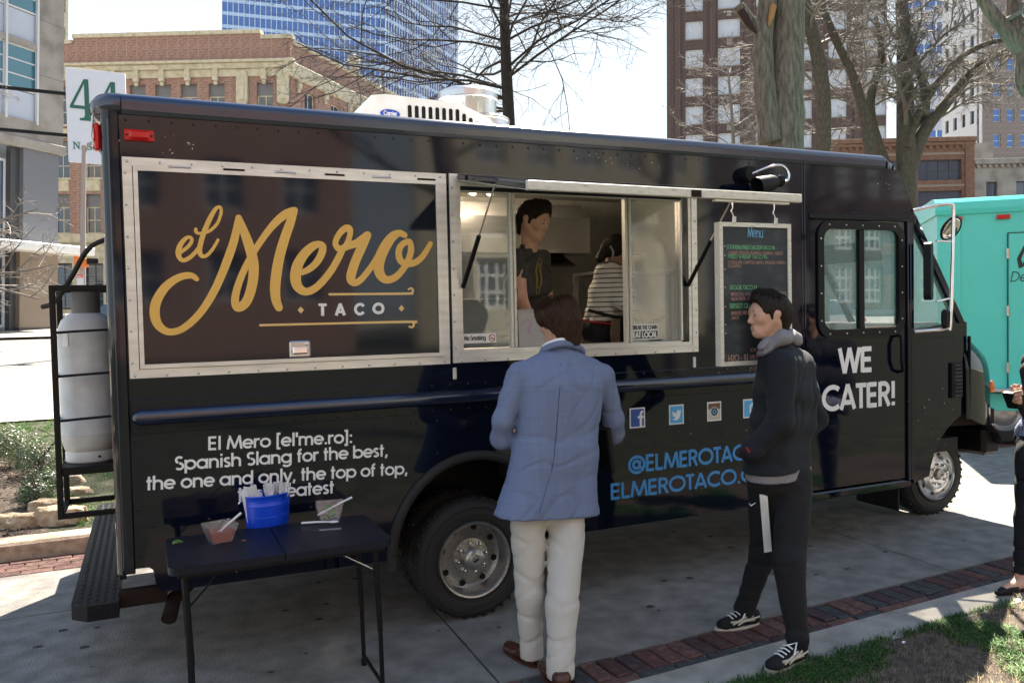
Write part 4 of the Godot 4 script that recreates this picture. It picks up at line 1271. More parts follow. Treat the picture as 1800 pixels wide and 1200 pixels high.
	var bs := Basis(Vector3(1, 0, 0), atan2(-tilt.y, tilt.z))
	var hatch := part("hatch", MB.new().box(Vector3(2.41, (ha.y + hb.y) * 0.5, (ha.z + hb.z) * 0.5), Vector3(1.62, 0.03, tilt.length()), 0.003, bs), M.paint, t)
	part("edge_bar", MB.new().span(Vector3(1.6, hb.y - 0.022, 0.895), Vector3(3.222, hb.y + 0.022, 0.925), 0.003), M.pale_metal, hatch)
	part("lining", MB.new().box(Vector3(2.41, (ha.y + hb.y) * 0.5 - 0.018, (ha.z + hb.z) * 0.5), Vector3(1.6, 0.005, tilt.length() - 0.03), 0.001, bs), M.white_shell, hatch)
	part("catch_plate", MB.new().span(Vector3(2.50, hb.y - 0.02, 0.925), Vector3(2.56, hb.y + 0.014, 0.93), 0.001), M.rust, hatch)
	part("hook_strip", MB.new().span(Vector3(2.66, hb.y - 0.034, 0.88), Vector3(3.15, hb.y - 0.023, 0.91), 0.002), M.aluminium, hatch)
	for k in 5:
		part("hinge", MB.new().tube([Vector3(1.72 + 0.33 * k, 2.516, 0.02), Vector3(1.83 + 0.33 * k, 2.516, 0.02)], 0.007, 8), M.stainless if k % 2 else M.rust, hatch)
	for s in [[1.62, 1.66], [3.145, 3.19]]:
		var p0 := Vector3(s[0], 1.9, 0.012)
		var p1 := Vector3(s[1], 2.43, 0.42)
		var mid := p0.lerp(p1, 0.5)
		var strut := part("gas_strut", MB.new().tube([p0, mid], 0.013, 10), M.black_matte, hatch)
		part("strut_rod", MB.new().tube([mid, p1], 0.005, 8), M.stainless, strut)
	# gooseneck lamp above the menu
	var gl := part("gooseneck_lamp", MB.new().lathe([Vector2(0.0, 0.07), Vector2(0.05, 0.068), Vector2(0.055, 0.05), Vector2(0.055, 0.0)], 20, Transform3D(Basis(Vector3(1, 0, 0), PI / 2), Vector3(3.62, 2.62, 0.0))), M.black_matte, t)
	part("neck", MB.new().tube(smooth3([Vector3(3.62, 2.62, 0.06), Vector3(3.72, 2.66, 0.11), Vector3(3.80, 2.67, 0.14), Vector3(3.84, 2.62, 0.16), Vector3(3.82, 2.57, 0.17), Vector3(3.77, 2.555, 0.17)], 5), 0.009, 8), M.chrome, gl)
	var sd := (Vector3(3.5, 2.50, 0.16) - Vector3(3.77, 2.57, 0.17)).normalized()
	var sx := sd.cross(Vector3.UP).normalized()
	part("lamp_head", MB.new().lathe([Vector2(0.028, 0.0), Vector2(0.04, 0.0), Vector2(0.042, 0.03), Vector2(0.036, 0.04), Vector2(0.05, 0.08), Vector2(0.062, 0.2), Vector2(0.06, 0.2), Vector2(0.045, 0.08), Vector2(0.0, 0.06)], 24, Transform3D(Basis(sx, sd, sx.cross(sd)), Vector3(3.77, 2.57, 0.17))), M.black_matte, gl)
	# ---- roof gear ----
	var ac := part("air_conditioner", MB.new().prism(PackedVector2Array([Vector2(1.12, 2.81), Vector2(1.29, 3.09), Vector2(1.38, 3.105), Vector2(1.86, 3.09), Vector2(2.05, 3.02), Vector2(2.2, 2.9), Vector2(2.26, 2.81)]), 0.75, Transform3D(Basis(), Vector3(0, 0, -0.62))), M.white_shell, t)
	for k in 16:
		var x := 1.52 + 0.045 * k
		var top: float = 3.05 if x < 1.85 else lerpf(3.04, 2.86, (x - 1.85) / 0.36)
		var q := round_rect(x, 2.9, x + 0.024, maxf(top, 2.95), 0.0115, 3)
		part("louvre_slot", MB.new().prism(q, 0.006, Transform3D(Basis(), Vector3(0, 0, -0.616))), M.black_matte, ac)
	var oval := PackedVector2Array()
	for k in 24: oval.append(Vector2(1.405 + 0.062 * cos(TAU * k / 24), 2.985 + 0.026 * sin(TAU * k / 24)))
	part("badge", MB.new().prism(oval, 0.004, Transform3D(Basis(), Vector3(0, 0, -0.612))), M.badge_blue, ac)
	var cl := MB.new()
	letter(cl, "Carrier", flat_at(1.363, 2.974, -0.6105), 0.027, 0.085 / (text_width("Carrier") * 0.027), 0.17)
	part("badge_lettering", cl, M.white_plastic, ac)
	var sm := mat("spun_metal", lin(0.62, 0.63, 0.65), 0.28, 0.95)
	bump(sm, 0.05, 19, 0.25)
	tri_scale(sm, Vector3(3, 0.2, 3))
	var vt := part("roof_vent", MB.new().lathe([Vector2(0.0, 3.08), Vector2(0.222, 3.08), Vector2(0.226, 3.075), Vector2(0.226, 2.8)], 48, Transform3D(Basis(), Vector3(2.13, 0, -1.0))), M.spun_metal, t)
	part("vent_cowl", MB.new().lathe([Vector2(0.0, 3.295), Vector2(0.13, 3.29), Vector2(0.19, 3.275), Vector2(0.207, 3.255), Vector2(0.207, 3.215), Vector2(0.202, 3.21), Vector2(0.199, 3.205), Vector2(0.197, 3.05)], 48, Transform3D(Basis(), Vector3(2.075, 0, -1.02))), M.spun_metal, vt)
	part("vent_band", MB.new().lathe([Vector2(0.227, 3.06), Vector2(0.231, 3.067), Vector2(0.231, 3.08), Vector2(0.225, 3.086)], 48, Transform3D(Basis(), Vector3(2.13, 0, -1.0))), M.stainless, vt)
	# ---- mirrors ----
	var mr := part("mirror_bracket", MB.new().tube(smooth3([Vector3(5.17, 2.44, 0.0), Vector3(5.3, 2.47, 0.1), Vector3(5.38, 2.475, 0.14), Vector3(5.40, 2.45, 0.15), Vector3(5.40, 2.3, 0.15), Vector3(5.37, 1.62, 0.15), Vector3(5.35, 1.57, 0.13), Vector3(5.18, 1.55, 0.0)], 4), 0.013, 10), M.chrome, t)
	part("mirror_housing", MB.new().prism(round_rect(5.20, 1.78, 5.30, 2.2, 0.045), 0.05, Transform3D(Basis(Vector3.UP, 0.5), Vector3(0.62, 0, 2.63))), M.black_matte, mr)
	part("mirror_arm", MB.new().tube([Vector3(5.395, 2.2, 0.15), Vector3(5.26, 2.21, 0.12)], 0.008, 8), M.chrome, mr)
	part("mirror_arm", MB.new().tube([Vector3(5.38, 1.79, 0.15), Vector3(5.26, 1.77, 0.12)], 0.008, 8), M.chrome, mr)
	part("lower_mirror", MB.new().box(Vector3(5.33, 1.64, 0.14), Vector3(0.07, 0.14, 0.05), 0.02), M.black_matte, mr)
	var cv := part("convex_mirror", MB.new().ball(Vector3(5.441, 2.307, 0.100), Vector3(0.09, 0.09, 0.025), 24, 10, Basis(Vector3(1, 0, 0), 0.5)), M.chrome, mr)
	var cvp := Vector3(5.441, 2.307, 0.100)
	part("mirror_rim", MB.new().lathe([Vector2(0.088, -0.01), Vector2(0.098, 0.0), Vector2(0.088, 0.014)], 32, Transform3D(Basis(Vector3(1, 0, 0), 0.5 + PI / 2), cvp)), M.black_matte, cv)
	part("mirror_stalk", MB.new().tube([Vector3(5.40, 2.42, 0.15), cvp + Vector3(0, 0, 0.03)], 0.008, 8), M.chrome, cv)
	mat("step_black", lin(0.006, 0.007, 0.011), 0.42).metallic_specular = 0.35
	# ---- rear step, chequer plate ----
	var stp := PackedVector2Array([Vector2(-0.165, 0.02), Vector2(-0.30, 0.02), Vector2(-0.37, -0.05), Vector2(-0.37, -2.3), Vector2(-0.3, -2.37), Vector2(-0.165, -2.37)])
	var flip := PackedVector2Array()
	for p in stp: flip.append(Vector2(p.x, -p.y))
	var step := part("rear_step", MB.new().prism(flip, 0.075, Transform3D(Basis(Vector3(1, 0, 0), -PI / 2), Vector3(0, 0.42, 0))), M.step_black, t)
	var dia := MB.new()
	for i in 5:
		for j in 66:
			var p := Vector3(-0.19 - 0.036 * i, 0.4205, -0.02 - 0.035 * j)
			if p.x < -0.34 and (p.z > -0.1 or p.z < -2.25): continue
			dia.box(p, Vector3(0.024, 0.004, 0.008), 0.0018, Basis(Vector3.UP, 0.8 if (i + j) % 2 else -0.8))
	for j in 3:
		for i in 6: dia.box(Vector3(-0.18 - 0.022 * i, 0.365 + 0.02 * j, 0.021), Vector3(0.018, 0.006, 0.004), 0.0015, Basis(Vector3(0, 0, 1), 0.7 if (i + j) % 2 else -0.7))
	part("tread_plate", dia, M.step_black, step)
	part("step_bracket", MB.new().span(Vector3(-0.17, 0.36, -0.12), Vector3(0.05, 0.44, -0.06), 0.005), M.rust, t)
	part("exhaust_pipe", MB.new().tube([Vector3(0.3, 0.42, -0.5), Vector3(0.08, 0.36, -0.1), Vector3(0.05, 0.30, 0.02)], [0.035, 0.035, 0.036], 14, false).tube([Vector3(0.05, 0.30, 0.02), Vector3(0.08, 0.36, -0.1)], 0.03, 14, true), M.rust, t)
	# ---- cab inside ----
	part("bulkhead", MB.new().span(Vector3(4.04, 0.72, -2.15), Vector3(4.07, 2.77, -0.05)), M.black_matte, t)
	part("dashboard", MB.new().box(Vector3(5.42, 1.47, -1.1), Vector3(0.5, 0.28, 2.0), 0.05), M.black_matte, t)
	part("sun_visor", MB.new().box(Vector3(5.0, 2.16, -1.1), Vector3(0.03, 0.16, 1.9), 0.01, Basis(Vector3(0, 0, 1), 0.4)), M.black_matte, t)
	part("steering_wheel", MB.new().lathe([Vector2(0.2, 0.0), Vector2(0.215, 0.015), Vector2(0.23, 0.0), Vector2(0.215, -0.015), Vector2(0.2, 0.0)], 28, Transform3D(Basis(Vector3(0, 0, 1), 0.9), Vector3(5.05, 1.52, -1.6))), M.black_matte, t)
	part("driver_seat", MB.new().box(Vector3(4.5, 1.15, -1.6), Vector3(0.5, 0.12, 0.5), 0.04).box(Vector3(4.27, 1.45, -1.6), Vector3(0.12, 0.6, 0.48), 0.04), M.black_matte, t)
	part("grab_pole", MB.new().tube([Vector3(4.5, 2.2, -0.5), Vector3(4.85, 1.5, -0.6)], 0.018, 10), M.stainless, t)

func stickers(t: Node3D) -> void:
	mat("badge_blue", lin(0.01, 0.05, 0.4), 0.35)
	mat("sticker_blue", lin(0.035, 0.09, 0.35), 0.4)
	mat("sticker_sky", lin(0.08, 0.38, 0.72), 0.4)
	mat("sticker_cream", lin(0.55, 0.5, 0.42), 0.4)
	mat("sticker_brown", lin(0.16, 0.07, 0.045), 0.4)
	mat("ink", lin(0.01, 0.012, 0.02), 0.4)
	mat("sticker_red", lin(0.45, 0.02, 0.02), 0.4)
	var base := func(x: float, m: Material) -> MeshInstance3D:
		var s := part("sticker", MB.new().span(Vector3(x, 1.022, 0.0), Vector3(x + 0.112, 1.147, 0.0012)), M.white_vinyl, t)
		part("field", MB.new().prism(round_rect(x + 0.008, 1.03, x + 0.104, 1.139, 0.006), 0.0, flat_at(0, 0, 0.0018)), m, s)
		return s
	var s1: MeshInstance3D = base.call(2.702, M.sticker_blue)
	part("letter_mark", MB.new().ribbon([Vector2(2.782, 1.03), Vector2(2.782, 1.1), Vector2(2.786, 1.118), Vector2(2.8, 1.122)], [0.017, 0.017, 0.016, 0.015], flat_at(0, 0, 0.0023), false).ribbon([Vector2(2.76, 1.088), Vector2(2.802, 1.088)], [0.014, 0.014], flat_at(0, 0, 0.0026), false), M.white_vinyl, s1)
	var s2: MeshInstance3D = base.call(2.994, M.sticker_sky)
	var bird := PackedVector2Array()
	for p in [[0.022, 0.03], [0.045, 0.035], [0.04, 0.045], [0.024, 0.052], [0.032, 0.056], [0.022, 0.068], [0.028, 0.068], [0.022, 0.082], [0.045, 0.07], [0.056, 0.068], [0.058, 0.08], [0.068, 0.088], [0.08, 0.084], [0.09, 0.088], [0.085, 0.08], [0.093, 0.078], [0.086, 0.07], [0.084, 0.05], [0.072, 0.03], [0.05, 0.022]]:
		bird.append(Vector2(2.994 + p[0], 1.025 + p[1]))
	part("bird_mark", MB.new().prism(bird, 0.0, flat_at(0, 0, 0.0024)), M.white_vinyl, s2)
	var s3: MeshInstance3D = base.call(3.29, M.sticker_cream)
	part("band", MB.new().span(Vector3(3.298, 1.10, 0.0019), Vector3(3.394, 1.137, 0.0023)), M.sticker_brown, s3)
	var disc := func(cx: float, cy: float, r: float, z: float, m: Material, par: Node3D) -> void:
		var q := PackedVector2Array()
		for k in 24: q.append(Vector2(cx + r * cos(TAU * k / 24), cy + r * sin(TAU * k / 24)))
		part("lens_ring", MB.new().prism(q, 0.0, flat_at(0, 0, z)), m, par)
	disc.call(3.346, 1.082, 0.031, 0.0027, M.white_vinyl, s3)
	disc.call(3.346, 1.082, 0.027, 0.0031, M.ink, s3)
	disc.call(3.346, 1.082, 0.016, 0.0035, M.sticker_sky, s3)
	disc.call(3.346, 1.082, 0.008, 0.0039, M.ink, s3)
	var s4: MeshInstance3D = base.call(3.582, M.sticker_sky)
	part("letter_mark", MB.new().ribbon([Vector2(3.655, 1.045), Vector2(3.64, 1.06), Vector2(3.642, 1.1), Vector2(3.66, 1.115)], [0.012, 0.012, 0.012, 0.012], flat_at(0, 0, 0.0024)), M.white_vinyl, s4)
	# window notices
	var n1 := part("notice", MB.new().span(Vector3(1.625, 1.583, -0.0255), Vector3(1.83, 1.637, -0.0245)), M.white_vinyl, t)
	var l := MB.new()
	letter(l, "No Smoking", flat_at(1.634, 1.6, -0.024), 0.026, 0.13 / (text_width("No Smoking") * 0.026), 0.2)
	part("notice_lettering", l, M.ink, n1)
	var ringp := []
	for k in 21: ringp.append(Vector2(1.803 + 0.018 * cos(TAU * k / 20), 1.61 + 0.02 * sin(TAU * k / 20)))
	var ww := []
	ww.resize(21); ww.fill(0.005)
	part("prohibition_mark", MB.new().ribbon(ringp, ww, flat_at(0, 0, -0.024), false).ribbon([Vector2(1.79, 1.623), Vector2(1.816, 1.597)], [0.004, 0.004], flat_at(0, 0, -0.0237), false), M.sticker_red, n1)
	part("cigarette_mark", MB.new().ribbon([Vector2(1.792, 1.606), Vector2(1.814, 1.606)], [0.005, 0.005], flat_at(0, 0, -0.0241), false), M.ink, n1)
	var n2 := part("notice", MB.new().span(Vector3(2.742, 1.567, -0.0255), Vector3(2.94, 1.664, -0.0245)), M.white_vinyl, t)
	part("black_bar", MB.new().span(Vector3(2.747, 1.573, -0.0244), Vector3(2.935, 1.62, -0.0242)), M.ink, n2)
	l = MB.new()
	letter(l, "BREAK THE CHAIN", flat_at(2.75, 1.63, -0.024), 0.026, 0.182 / (text_width("BREAK THE CHAIN") * 0.026), 0.2)
	part("notice_lettering", l, M.ink, n2)
	l = MB.new()
	letter(l, "EAT LOCAL", flat_at(2.752, 1.58, -0.0238), 0.035, 0.178 / (text_width("EAT LOCAL") * 0.035), 0.24)
	part("notice_lettering", l, M.white_vinyl, n2)
	part("notice", MB.new().span(Vector3(2.87, 1.557, -0.0255), Vector3(2.965, 1.565, -0.0245)), M.ink, t)

func kitchen() -> void:
	# lined inside of the van, its equipment and a lit ceiling lamp
	toned("kitchen_lining", 0.02, 61, ramp([0.3, 0.3, 0.28], [0.42, 0.415, 0.39]), 1.0, 0.4)
	var dark_steel := mat("dark_steel", lin(0.12, 0.115, 0.11), 0.35, 0.7)
	var t := thing("kitchen_lining", Vector3(2.0, 0.72, -1.1), "grey metal lined galley inside the van behind the serving window", "interior")
	part("back_wall", MB.new().span(Vector3(-0.1, 0.73, -2.14), Vector3(4.03, 2.75, -2.12)), M.kitchen_lining, t)
	part("ceiling", MB.new().span(Vector3(-0.1, 2.73, -2.11), Vector3(4.03, 2.75, -0.06)), M.kitchen_lining, t)
	part("end_wall", MB.new().span(Vector3(4.0, 0.73, -2.11), Vector3(4.02, 2.72, -0.06)), M.kitchen_lining, t)
	part("end_wall", MB.new().span(Vector3(-0.1, 0.73, -2.11), Vector3(-0.08, 2.72, -0.06)), M.kitchen_lining, t)
	part("inner_lining", holed(MB.new(), -0.07, 0.73, 3.99, 2.72, -0.07, -0.06, [[1.575, 1.54, 3.11, 2.44], [1.1, 0.73, 2.25, 0.97]]), M.kitchen_lining, t)
	var h := thing("exhaust_hood", Vector3(2.7, 1.6, -1.8), "stainless exhaust hood hanging over the dark cooking line in the van", "exhaust hood")
	part("canopy", MB.new().prism(PackedVector2Array([Vector2(1.7, 0), Vector2(1.1, 0), Vector2(1.1, 0.28), Vector2(1.25, 0.4), Vector2(1.7, 0.4)]), 1.35, Transform3D(Basis(Vector3(0, 0, -1), Vector3(0, 1, 0), Vector3(1, 0, 0)), Vector3(3.3, 2.22, -0.4))), M.stainless, h)
	part("filter", MB.new().box(Vector3(2.6, 2.2, -1.75), Vector3(1.2, 0.02, 0.4), 0.004, Basis(Vector3(1, 0, 0), 0.4)), dark_steel, h)
	var rg2 := thing("cooking_range", Vector3(2.6, 0.72, -1.8), "dark steel cooking range against the back wall under the hood", "range")
	part("cabinet", MB.new().span(Vector3(1.95, 0.73, -2.1), Vector3(3.2, 1.6, -1.5), 0.01), dark_steel, rg2)
	part("splash_back", MB.new().span(Vector3(1.95, 1.6, -2.11), Vector3(3.2, 2.2, -2.08), 0.004), dark_steel, rg2)
	part("shelf", MB.new().span(Vector3(2.2, 1.86, -2.08), Vector3(3.1, 1.88, -1.85), 0.004), M.stainless, rg2)
	for k in 4: part("knob", MB.new().ball(Vector3(2.2 + 0.25 * k, 1.5, -1.49), Vector3(0.025, 0.025, 0.02)), M.black_matte, rg2)
	var sh := thing("storage_shelf", Vector3(3.3, 2.05, -1.0), "steel wall shelf carrying a squeeze bottle and a lidded tub", "shelf")
	part("board", MB.new().span(Vector3(3.05, 2.02, -1.35), Vector3(3.95, 2.045, -0.95), 0.004), M.stainless, sh)
	part("bracket", MB.new().span(Vector3(3.1, 1.9, -1.1), Vector3(3.12, 2.02, -1.07)), M.stainless, sh)
	part("bracket", MB.new().span(Vector3(3.9, 1.9, -1.1), Vector3(3.92, 2.02, -1.07)), M.stainless, sh)
	part("upright", MB.new().span(Vector3(3.05, 0.73, -1.35), Vector3(3.08, 2.02, -1.31)), M.stainless, sh)
	part("upright", MB.new().span(Vector3(3.92, 0.73, -1.35), Vector3(3.95, 2.02, -1.31)), M.stainless, sh)
	var sq := thing("squeeze_bottle", Vector3(3.22, 2.046, -1.02), "white squeeze bottle with a pointed nozzle on the steel shelf", "bottle")
	part("bottle", MB.new().lathe([Vector2(0.0, 2.046), Vector2(0.036, 2.047), Vector2(0.038, 2.06), Vector2(0.038, 2.2), Vector2(0.03, 2.215)], 20, Transform3D(Basis(), Vector3(3.22, 0, -1.02))), M.white_plastic, sq)
	part("nozzle", MB.new().lathe([Vector2(0.038, 2.205), Vector2(0.038, 2.225), Vector2(0.014, 2.235), Vector2(0.004, 2.285), Vector2(0.0, 2.285)], 16, Transform3D(Basis(), Vector3(3.22, 0, -1.02))), M.white_plastic, sq)
	var tb := thing("lidded_tub", Vector3(3.42, 2.046, -1.05), "steel tub with a red lid beside the squeeze bottle", "tub")
	part("tub", MB.new().lathe([Vector2(0.0, 2.046), Vector2(0.09, 2.046), Vector2(0.095, 2.06), Vector2(0.095, 2.17)], 28, Transform3D(Basis(), Vector3(3.42, 0, -1.05))), M.stainless, tb)
	part("lid", MB.new().lathe([Vector2(0.1, 2.165), Vector2(0.102, 2.18), Vector2(0.09, 2.19), Vector2(0.0, 2.192)], 28, Transform3D(Basis(), Vector3(3.42, 0, -1.05))), mat("red_plastic", lin(0.3, 0.01, 0.012), 0.4), tb)
	var rail := thing("ticket_rail", Vector3(1.9, 2.25, -2.0), "steel order rail with paper tickets across the back wall", "rail")
	part("rail", MB.new().span(Vector3(0.6, 2.3, -2.11), Vector3(1.9, 2.33, -2.08), 0.004), M.aluminium, rail)
	for k in 5: part("ticket", MB.new().box(Vector3(0.85 + 0.22 * k, 2.21, -2.085), Vector3(0.085, 0.18, 0.001), 0.0, Basis(Vector3(1, 0, 0), -0.03 * k)), M.sticker_cream, rail)
	var cl := thing("ceiling_lamp", Vector3(2.25, 2.72, -1.4), "small warm lit ceiling lamp with glass shades inside the van", "lamp")
	part("mount", MB.new().span(Vector3(2.05, 2.7, -1.44), Vector3(2.45, 2.73, -1.36), 0.006), M.stainless, cl)
	var glow := mat("lamp_glow", lin(0.9, 0.7, 0.4), 0.4)
	glow.emission_enabled = true
	glow.emission = lin(1.0, 0.75, 0.4)
	glow.emission_energy_multiplier = 0.5
	for k in 3: part("bulb", MB.new().ball(Vector3(2.11 + 0.14 * k, 2.67, -1.4), Vector3(0.035, 0.04, 0.035)), glow, cl)
	var lamp := OmniLight3D.new()
	lamp.name = "lamp_light"
	cl.add_child(lamp)
	lamp.position = Vector3(0, -0.12, 0)
	lamp.light_energy = 0.22
	lamp.light_color = Color(1.0, 0.9, 0.76)
	lamp.light_size = 0.1
	lamp.omni_range = 6.0
	lamp.omni_attenuation = 2.0
	lamp.shadow_enabled = true
	# tub on the serving counter
	var ct := thing("serving_counter", Vector3(2.3, 0.73, -0.3), "steel counter inside the van below the serving window", "counter")
	part("top", MB.new().span(Vector3(0.9, 1.47, -0.5), Vector3(3.4, 1.5, -0.08), 0.005), M.stainless, ct)
	part("leg", MB.new().span(Vector3(0.95, 0.73, -0.48), Vector3(1.0, 1.47, -0.43)), M.stainless, ct)
	part("leg", MB.new().span(Vector3(3.3, 0.73, -0.48), Vector3(3.35, 1.47, -0.43)), M.stainless, ct)
	var bin := thing("plastic_bin", Vector3(2.06, 1.552, -0.1), "translucent grey plastic bin with a pink mark on the window sill", "bin")
	mat("bin_plastic", lin(0.36, 0.35, 0.36), 0.4)
	part("tub", MB.new().prism(PackedVector2Array([Vector2(1.972, 1.553), Vector2(2.15, 1.553), Vector2(2.156, 1.76), Vector2(1.966, 1.76)]), 0.1, Transform3D(Basis(), Vector3(0, 0, -0.02))), M.bin_plastic, bin)
	part("rim", frame4(MB.new(), 1.96, 1.758, 2.162, 1.77, 0.005, -0.125, -0.014), M.bin_plastic, bin)
	part("pink_mark", MB.new().ribbon(smooth3([Vector3(2.0, 1.69, 0), Vector3(2.03, 1.71, 0), Vector3(2.05, 1.68, 0), Vector3(2.03, 1.65, 0), Vector3(2.045, 1.63, 0)], 4).map(func(q): return Vector2(q.x, q.y)), range(17).map(func(_i): return 0.007), flat_at(0, 0, -0.019)), mat("pink_ink", lin(0.45, 0.2, 0.4), 0.5), bin)

func other_truck() -> void:
	toned("teal_paint", 0.006, 71, ramp([0.085, 0.6, 0.51], [0.1, 0.66, 0.57]), 0.5, 0.22)
	mat("teal_ink", lin(0.01, 0.02, 0.025), 0.4)
	# its visible side runs back to the left from a near corner off to the right
	var a := Vector3(9.319, -0.000, -3.054)          # far left bottom edge of the box
	a = Vector3(9.1, 0, -2.9)
	var dir := Vector3(0.74, 0, 0.67).normalized()      # along the side towards the camera's right
	var out := Vector3(-dir.z, 0, dir.x)                # towards the camera
	var bs := Basis(dir, Vector3.UP, out)
	var t := thing("delivery_truck", a, "bright turquoise food truck parked beyond the black van's nose", "food truck")
	var T := Transform3D(bs, a)
	var L := 5.0
	var W := 2.3
	var body := MB.new()
	body.box(T * Vector3(L / 2, 1.78, -W / 2), Vector3(L, 2.3, W), 0.04, bs)
	part("body", body, M.teal_paint, t)
	var cap := MB.new()
	var prof := PackedVector2Array([Vector2(0.025, 2.86), Vector2(0.035, 2.92), Vector2(0.02, 3.01), Vector2(-0.05, 3.06), Vector2(-0.2, 3.08), Vector2(-W, 3.08), Vector2(-W, 2.86)])
	cap.prism(prof, L + 0.03, Transform3D(Basis(-out, Vector3.UP, dir).orthonormalized(), T * Vector3(L + 0.01, 0, 0)) if false else Transform3D(Basis(out, Vector3.UP, -dir), T * Vector3(-0.03, 0, 0)))
	part("roof_cap", cap, M.teal_paint, t)
	part("corner_panel", MB.new().box(T * Vector3(0.13, 1.75, 0.006), Vector3(0.26, 2.1, 0.02), 0.006, bs), M.teal_paint, t)
	var dr := part("side_door", MB.new().box(T * Vector3(1.98, 1.6, 0.008), Vector3(2.4, 2.0, 0.022), 0.006, bs), M.teal_paint, t)
	part("door_gap", MB.new().box(T * Vector3(0.77, 1.6, 0.02), Vector3(0.012, 2.0, 0.004), 0.0, bs).box(T * Vector3(1.98, 2.6, 0.02), Vector3(2.42, 0.012, 0.004), 0.0, bs), M.teal_ink, dr)
	for k in 3: part("hinge", MB.new().box(T * Vector3(0.77, 0.95 + 0.7 * k, 0.026), Vector3(0.03, 0.13, 0.012), 0.003, bs), M.stainless, dr)
	for k in 4:
		part("marker_lamp", MB.new().box(T * Vector3(0.2 + 0.52 * k, 2.8, 0.028), Vector3(0.15, 0.055, 0.02), 0.006, bs), M.red_lens, t)
	var l := MB.new()
	var lt := Transform3D(bs * Basis(Vector3(0, 0, 1), 0.0), T * Vector3(0.79, 2.0, 0.022))
	lt.basis = Basis(dir, (Vector3.UP + dir * 0.2), out)
	letter(l, "Delicious", lt, 0.13, 1.0, 0.09)
	var d1 := []
	for q in [Vector2(0.12, 0.22), Vector2(0.08, 0.18), Vector2(0.06, 0.28), Vector2(0.12, 0.42), Vector2(0.26, 0.5), Vector2(0.44, 0.46)]: d1.append(q)
	l.ribbon(d1, [0.05, 0.06, 0.045, 0.035, 0.04, 0.05], Transform3D(bs, T * Vector3(0.83, 2.0, 0.022)))
	l.ribbon([Vector2(0.3, 0.16), Vector2(0.36, 0.3), Vector2(0.4, 0.46)], [0.06, 0.04, 0.03], Transform3D(bs, T * Vector3(0.83, 2.0, 0.0226)))
	part("dark_lettering", l, M.teal_ink, t)
	part("side_step", MB.new().box(T * Vector3(L / 2, 0.68, 0.06), Vector3(L, 0.05, 0.22), 0.01, bs), M.stainless, t)
	part("skirt", MB.new().box(T * Vector3(L / 2, 0.52, -0.05), Vector3(L, 0.22, 0.06), 0.01, bs), M.teal_paint, t)
	part("underbody", MB.new().box(T * Vector3(L / 2, 0.5, -W / 2), Vector3(L - 0.2, 0.3, W - 0.3), 0.01, bs), M.black_matte, t)
	for x in [0.75, 3.7]:
		for z in [-0.15, -W + 0.15]:
			var w := part("wheel", MB.new().lathe([Vector2(0.2, -0.12), Vector2(0.33, -0.12), Vector2(0.36, -0.09), Vector2(0.36, 0.09), Vector2(0.33, 0.12), Vector2(0.2, 0.12)], 36, Transform3D(bs * Basis(Vector3(1, 0, 0), PI / 2), T * Vector3(x, 0.36, z))), M.rubber, t)
			part("rim", MB.new().lathe([Vector2(0.0, 0.08), Vector2(0.08, 0.09), Vector2(0.15, 0.06), Vector2(0.2, 0.11), Vector2(0.205, 0.12)], 28, Transform3D(bs * Basis(Vector3(1, 0, 0), PI / 2), T * Vector3(x, 0.36, z))), M.wheel_steel, w)

func tray(b: MB, mid: Vector3, w0: float, w1: float, d0: float, d1: float, h: float, th: float, turn: float) -> MB:   # open tapered cup: four walls and a base
	var bs := Basis(Vector3.UP, turn)
	var P := func(sx: float, sz: float, up: float, inset: float) -> Vector3:
		var k := up / h
		return mid + bs * Vector3(sx * (lerpf(w0, w1, k) * 0.5 - inset), up, sz * (lerpf(d0, d1, k) * 0.5 - inset))
	var c := [[-1, -1], [1, -1], [1, 1], [-1, 1]]
	for k in 4:
		var a: Array = c[k]
		var e: Array = c[(k + 1) % 4]
		var o := bs * Vector3(a[0] + e[0], 0, a[1] + e[1])
		b.quad(P.call(a[0], a[1], 0.0, 0.0), P.call(e[0], e[1], 0.0, 0.0), P.call(e[0], e[1], h, 0.0), P.call(a[0], a[1], h, 0.0), o)
		b.quad(P.call(a[0], a[1], th, th), P.call(e[0], e[1], th, th), P.call(e[0], e[1], h, th), P.call(a[0], a[1], h, th), -o)
		b.quad(P.call(a[0], a[1], h, 0.0), P.call(e[0], e[1], h, 0.0), P.call(e[0], e[1], h, th), P.call(a[0], a[1], h, th), Vector3.UP)
	b.quad(P.call(-1, -1, 0.0, 0.0), P.call(1, -1, 0.0, 0.0), P.call(1, 1, 0.0, 0.0), P.call(-1, 1, 0.0, 0.0), Vector3.DOWN)
	b.quad(P.call(-1, -1, th, th), P.call(1, -1, th, th), P.call(1, 1, th, th), P.call(-1, 1, th, th), Vector3.UP)
	return b

func fork_mesh() -> ArrayMesh:      # along +y, tines up
	var b := MB.new()
	b.bar(Vector3(0, 0, 0), Vector3(0, 0.1, 0), 0.009, 0.003, Vector3(0, 0, 1), 0.001)
	b.prism(PackedVector2Array([Vector2(-0.0045, 0.1), Vector2(0.0045, 0.1), Vector2(0.012, 0.125), Vector2(-0.012, 0.125)]), 0.003, Transform3D(Basis(), Vector3(0, 0, 0.0015)))
	for k in 4: b.bar(Vector3(-0.0105 + 0.007 * k, 0.125, 0), Vector3(-0.0105 + 0.007 * k, 0.165, 0.003), 0.004, 0.0025, Vector3(0, 0, 1))
	return b.mesh()

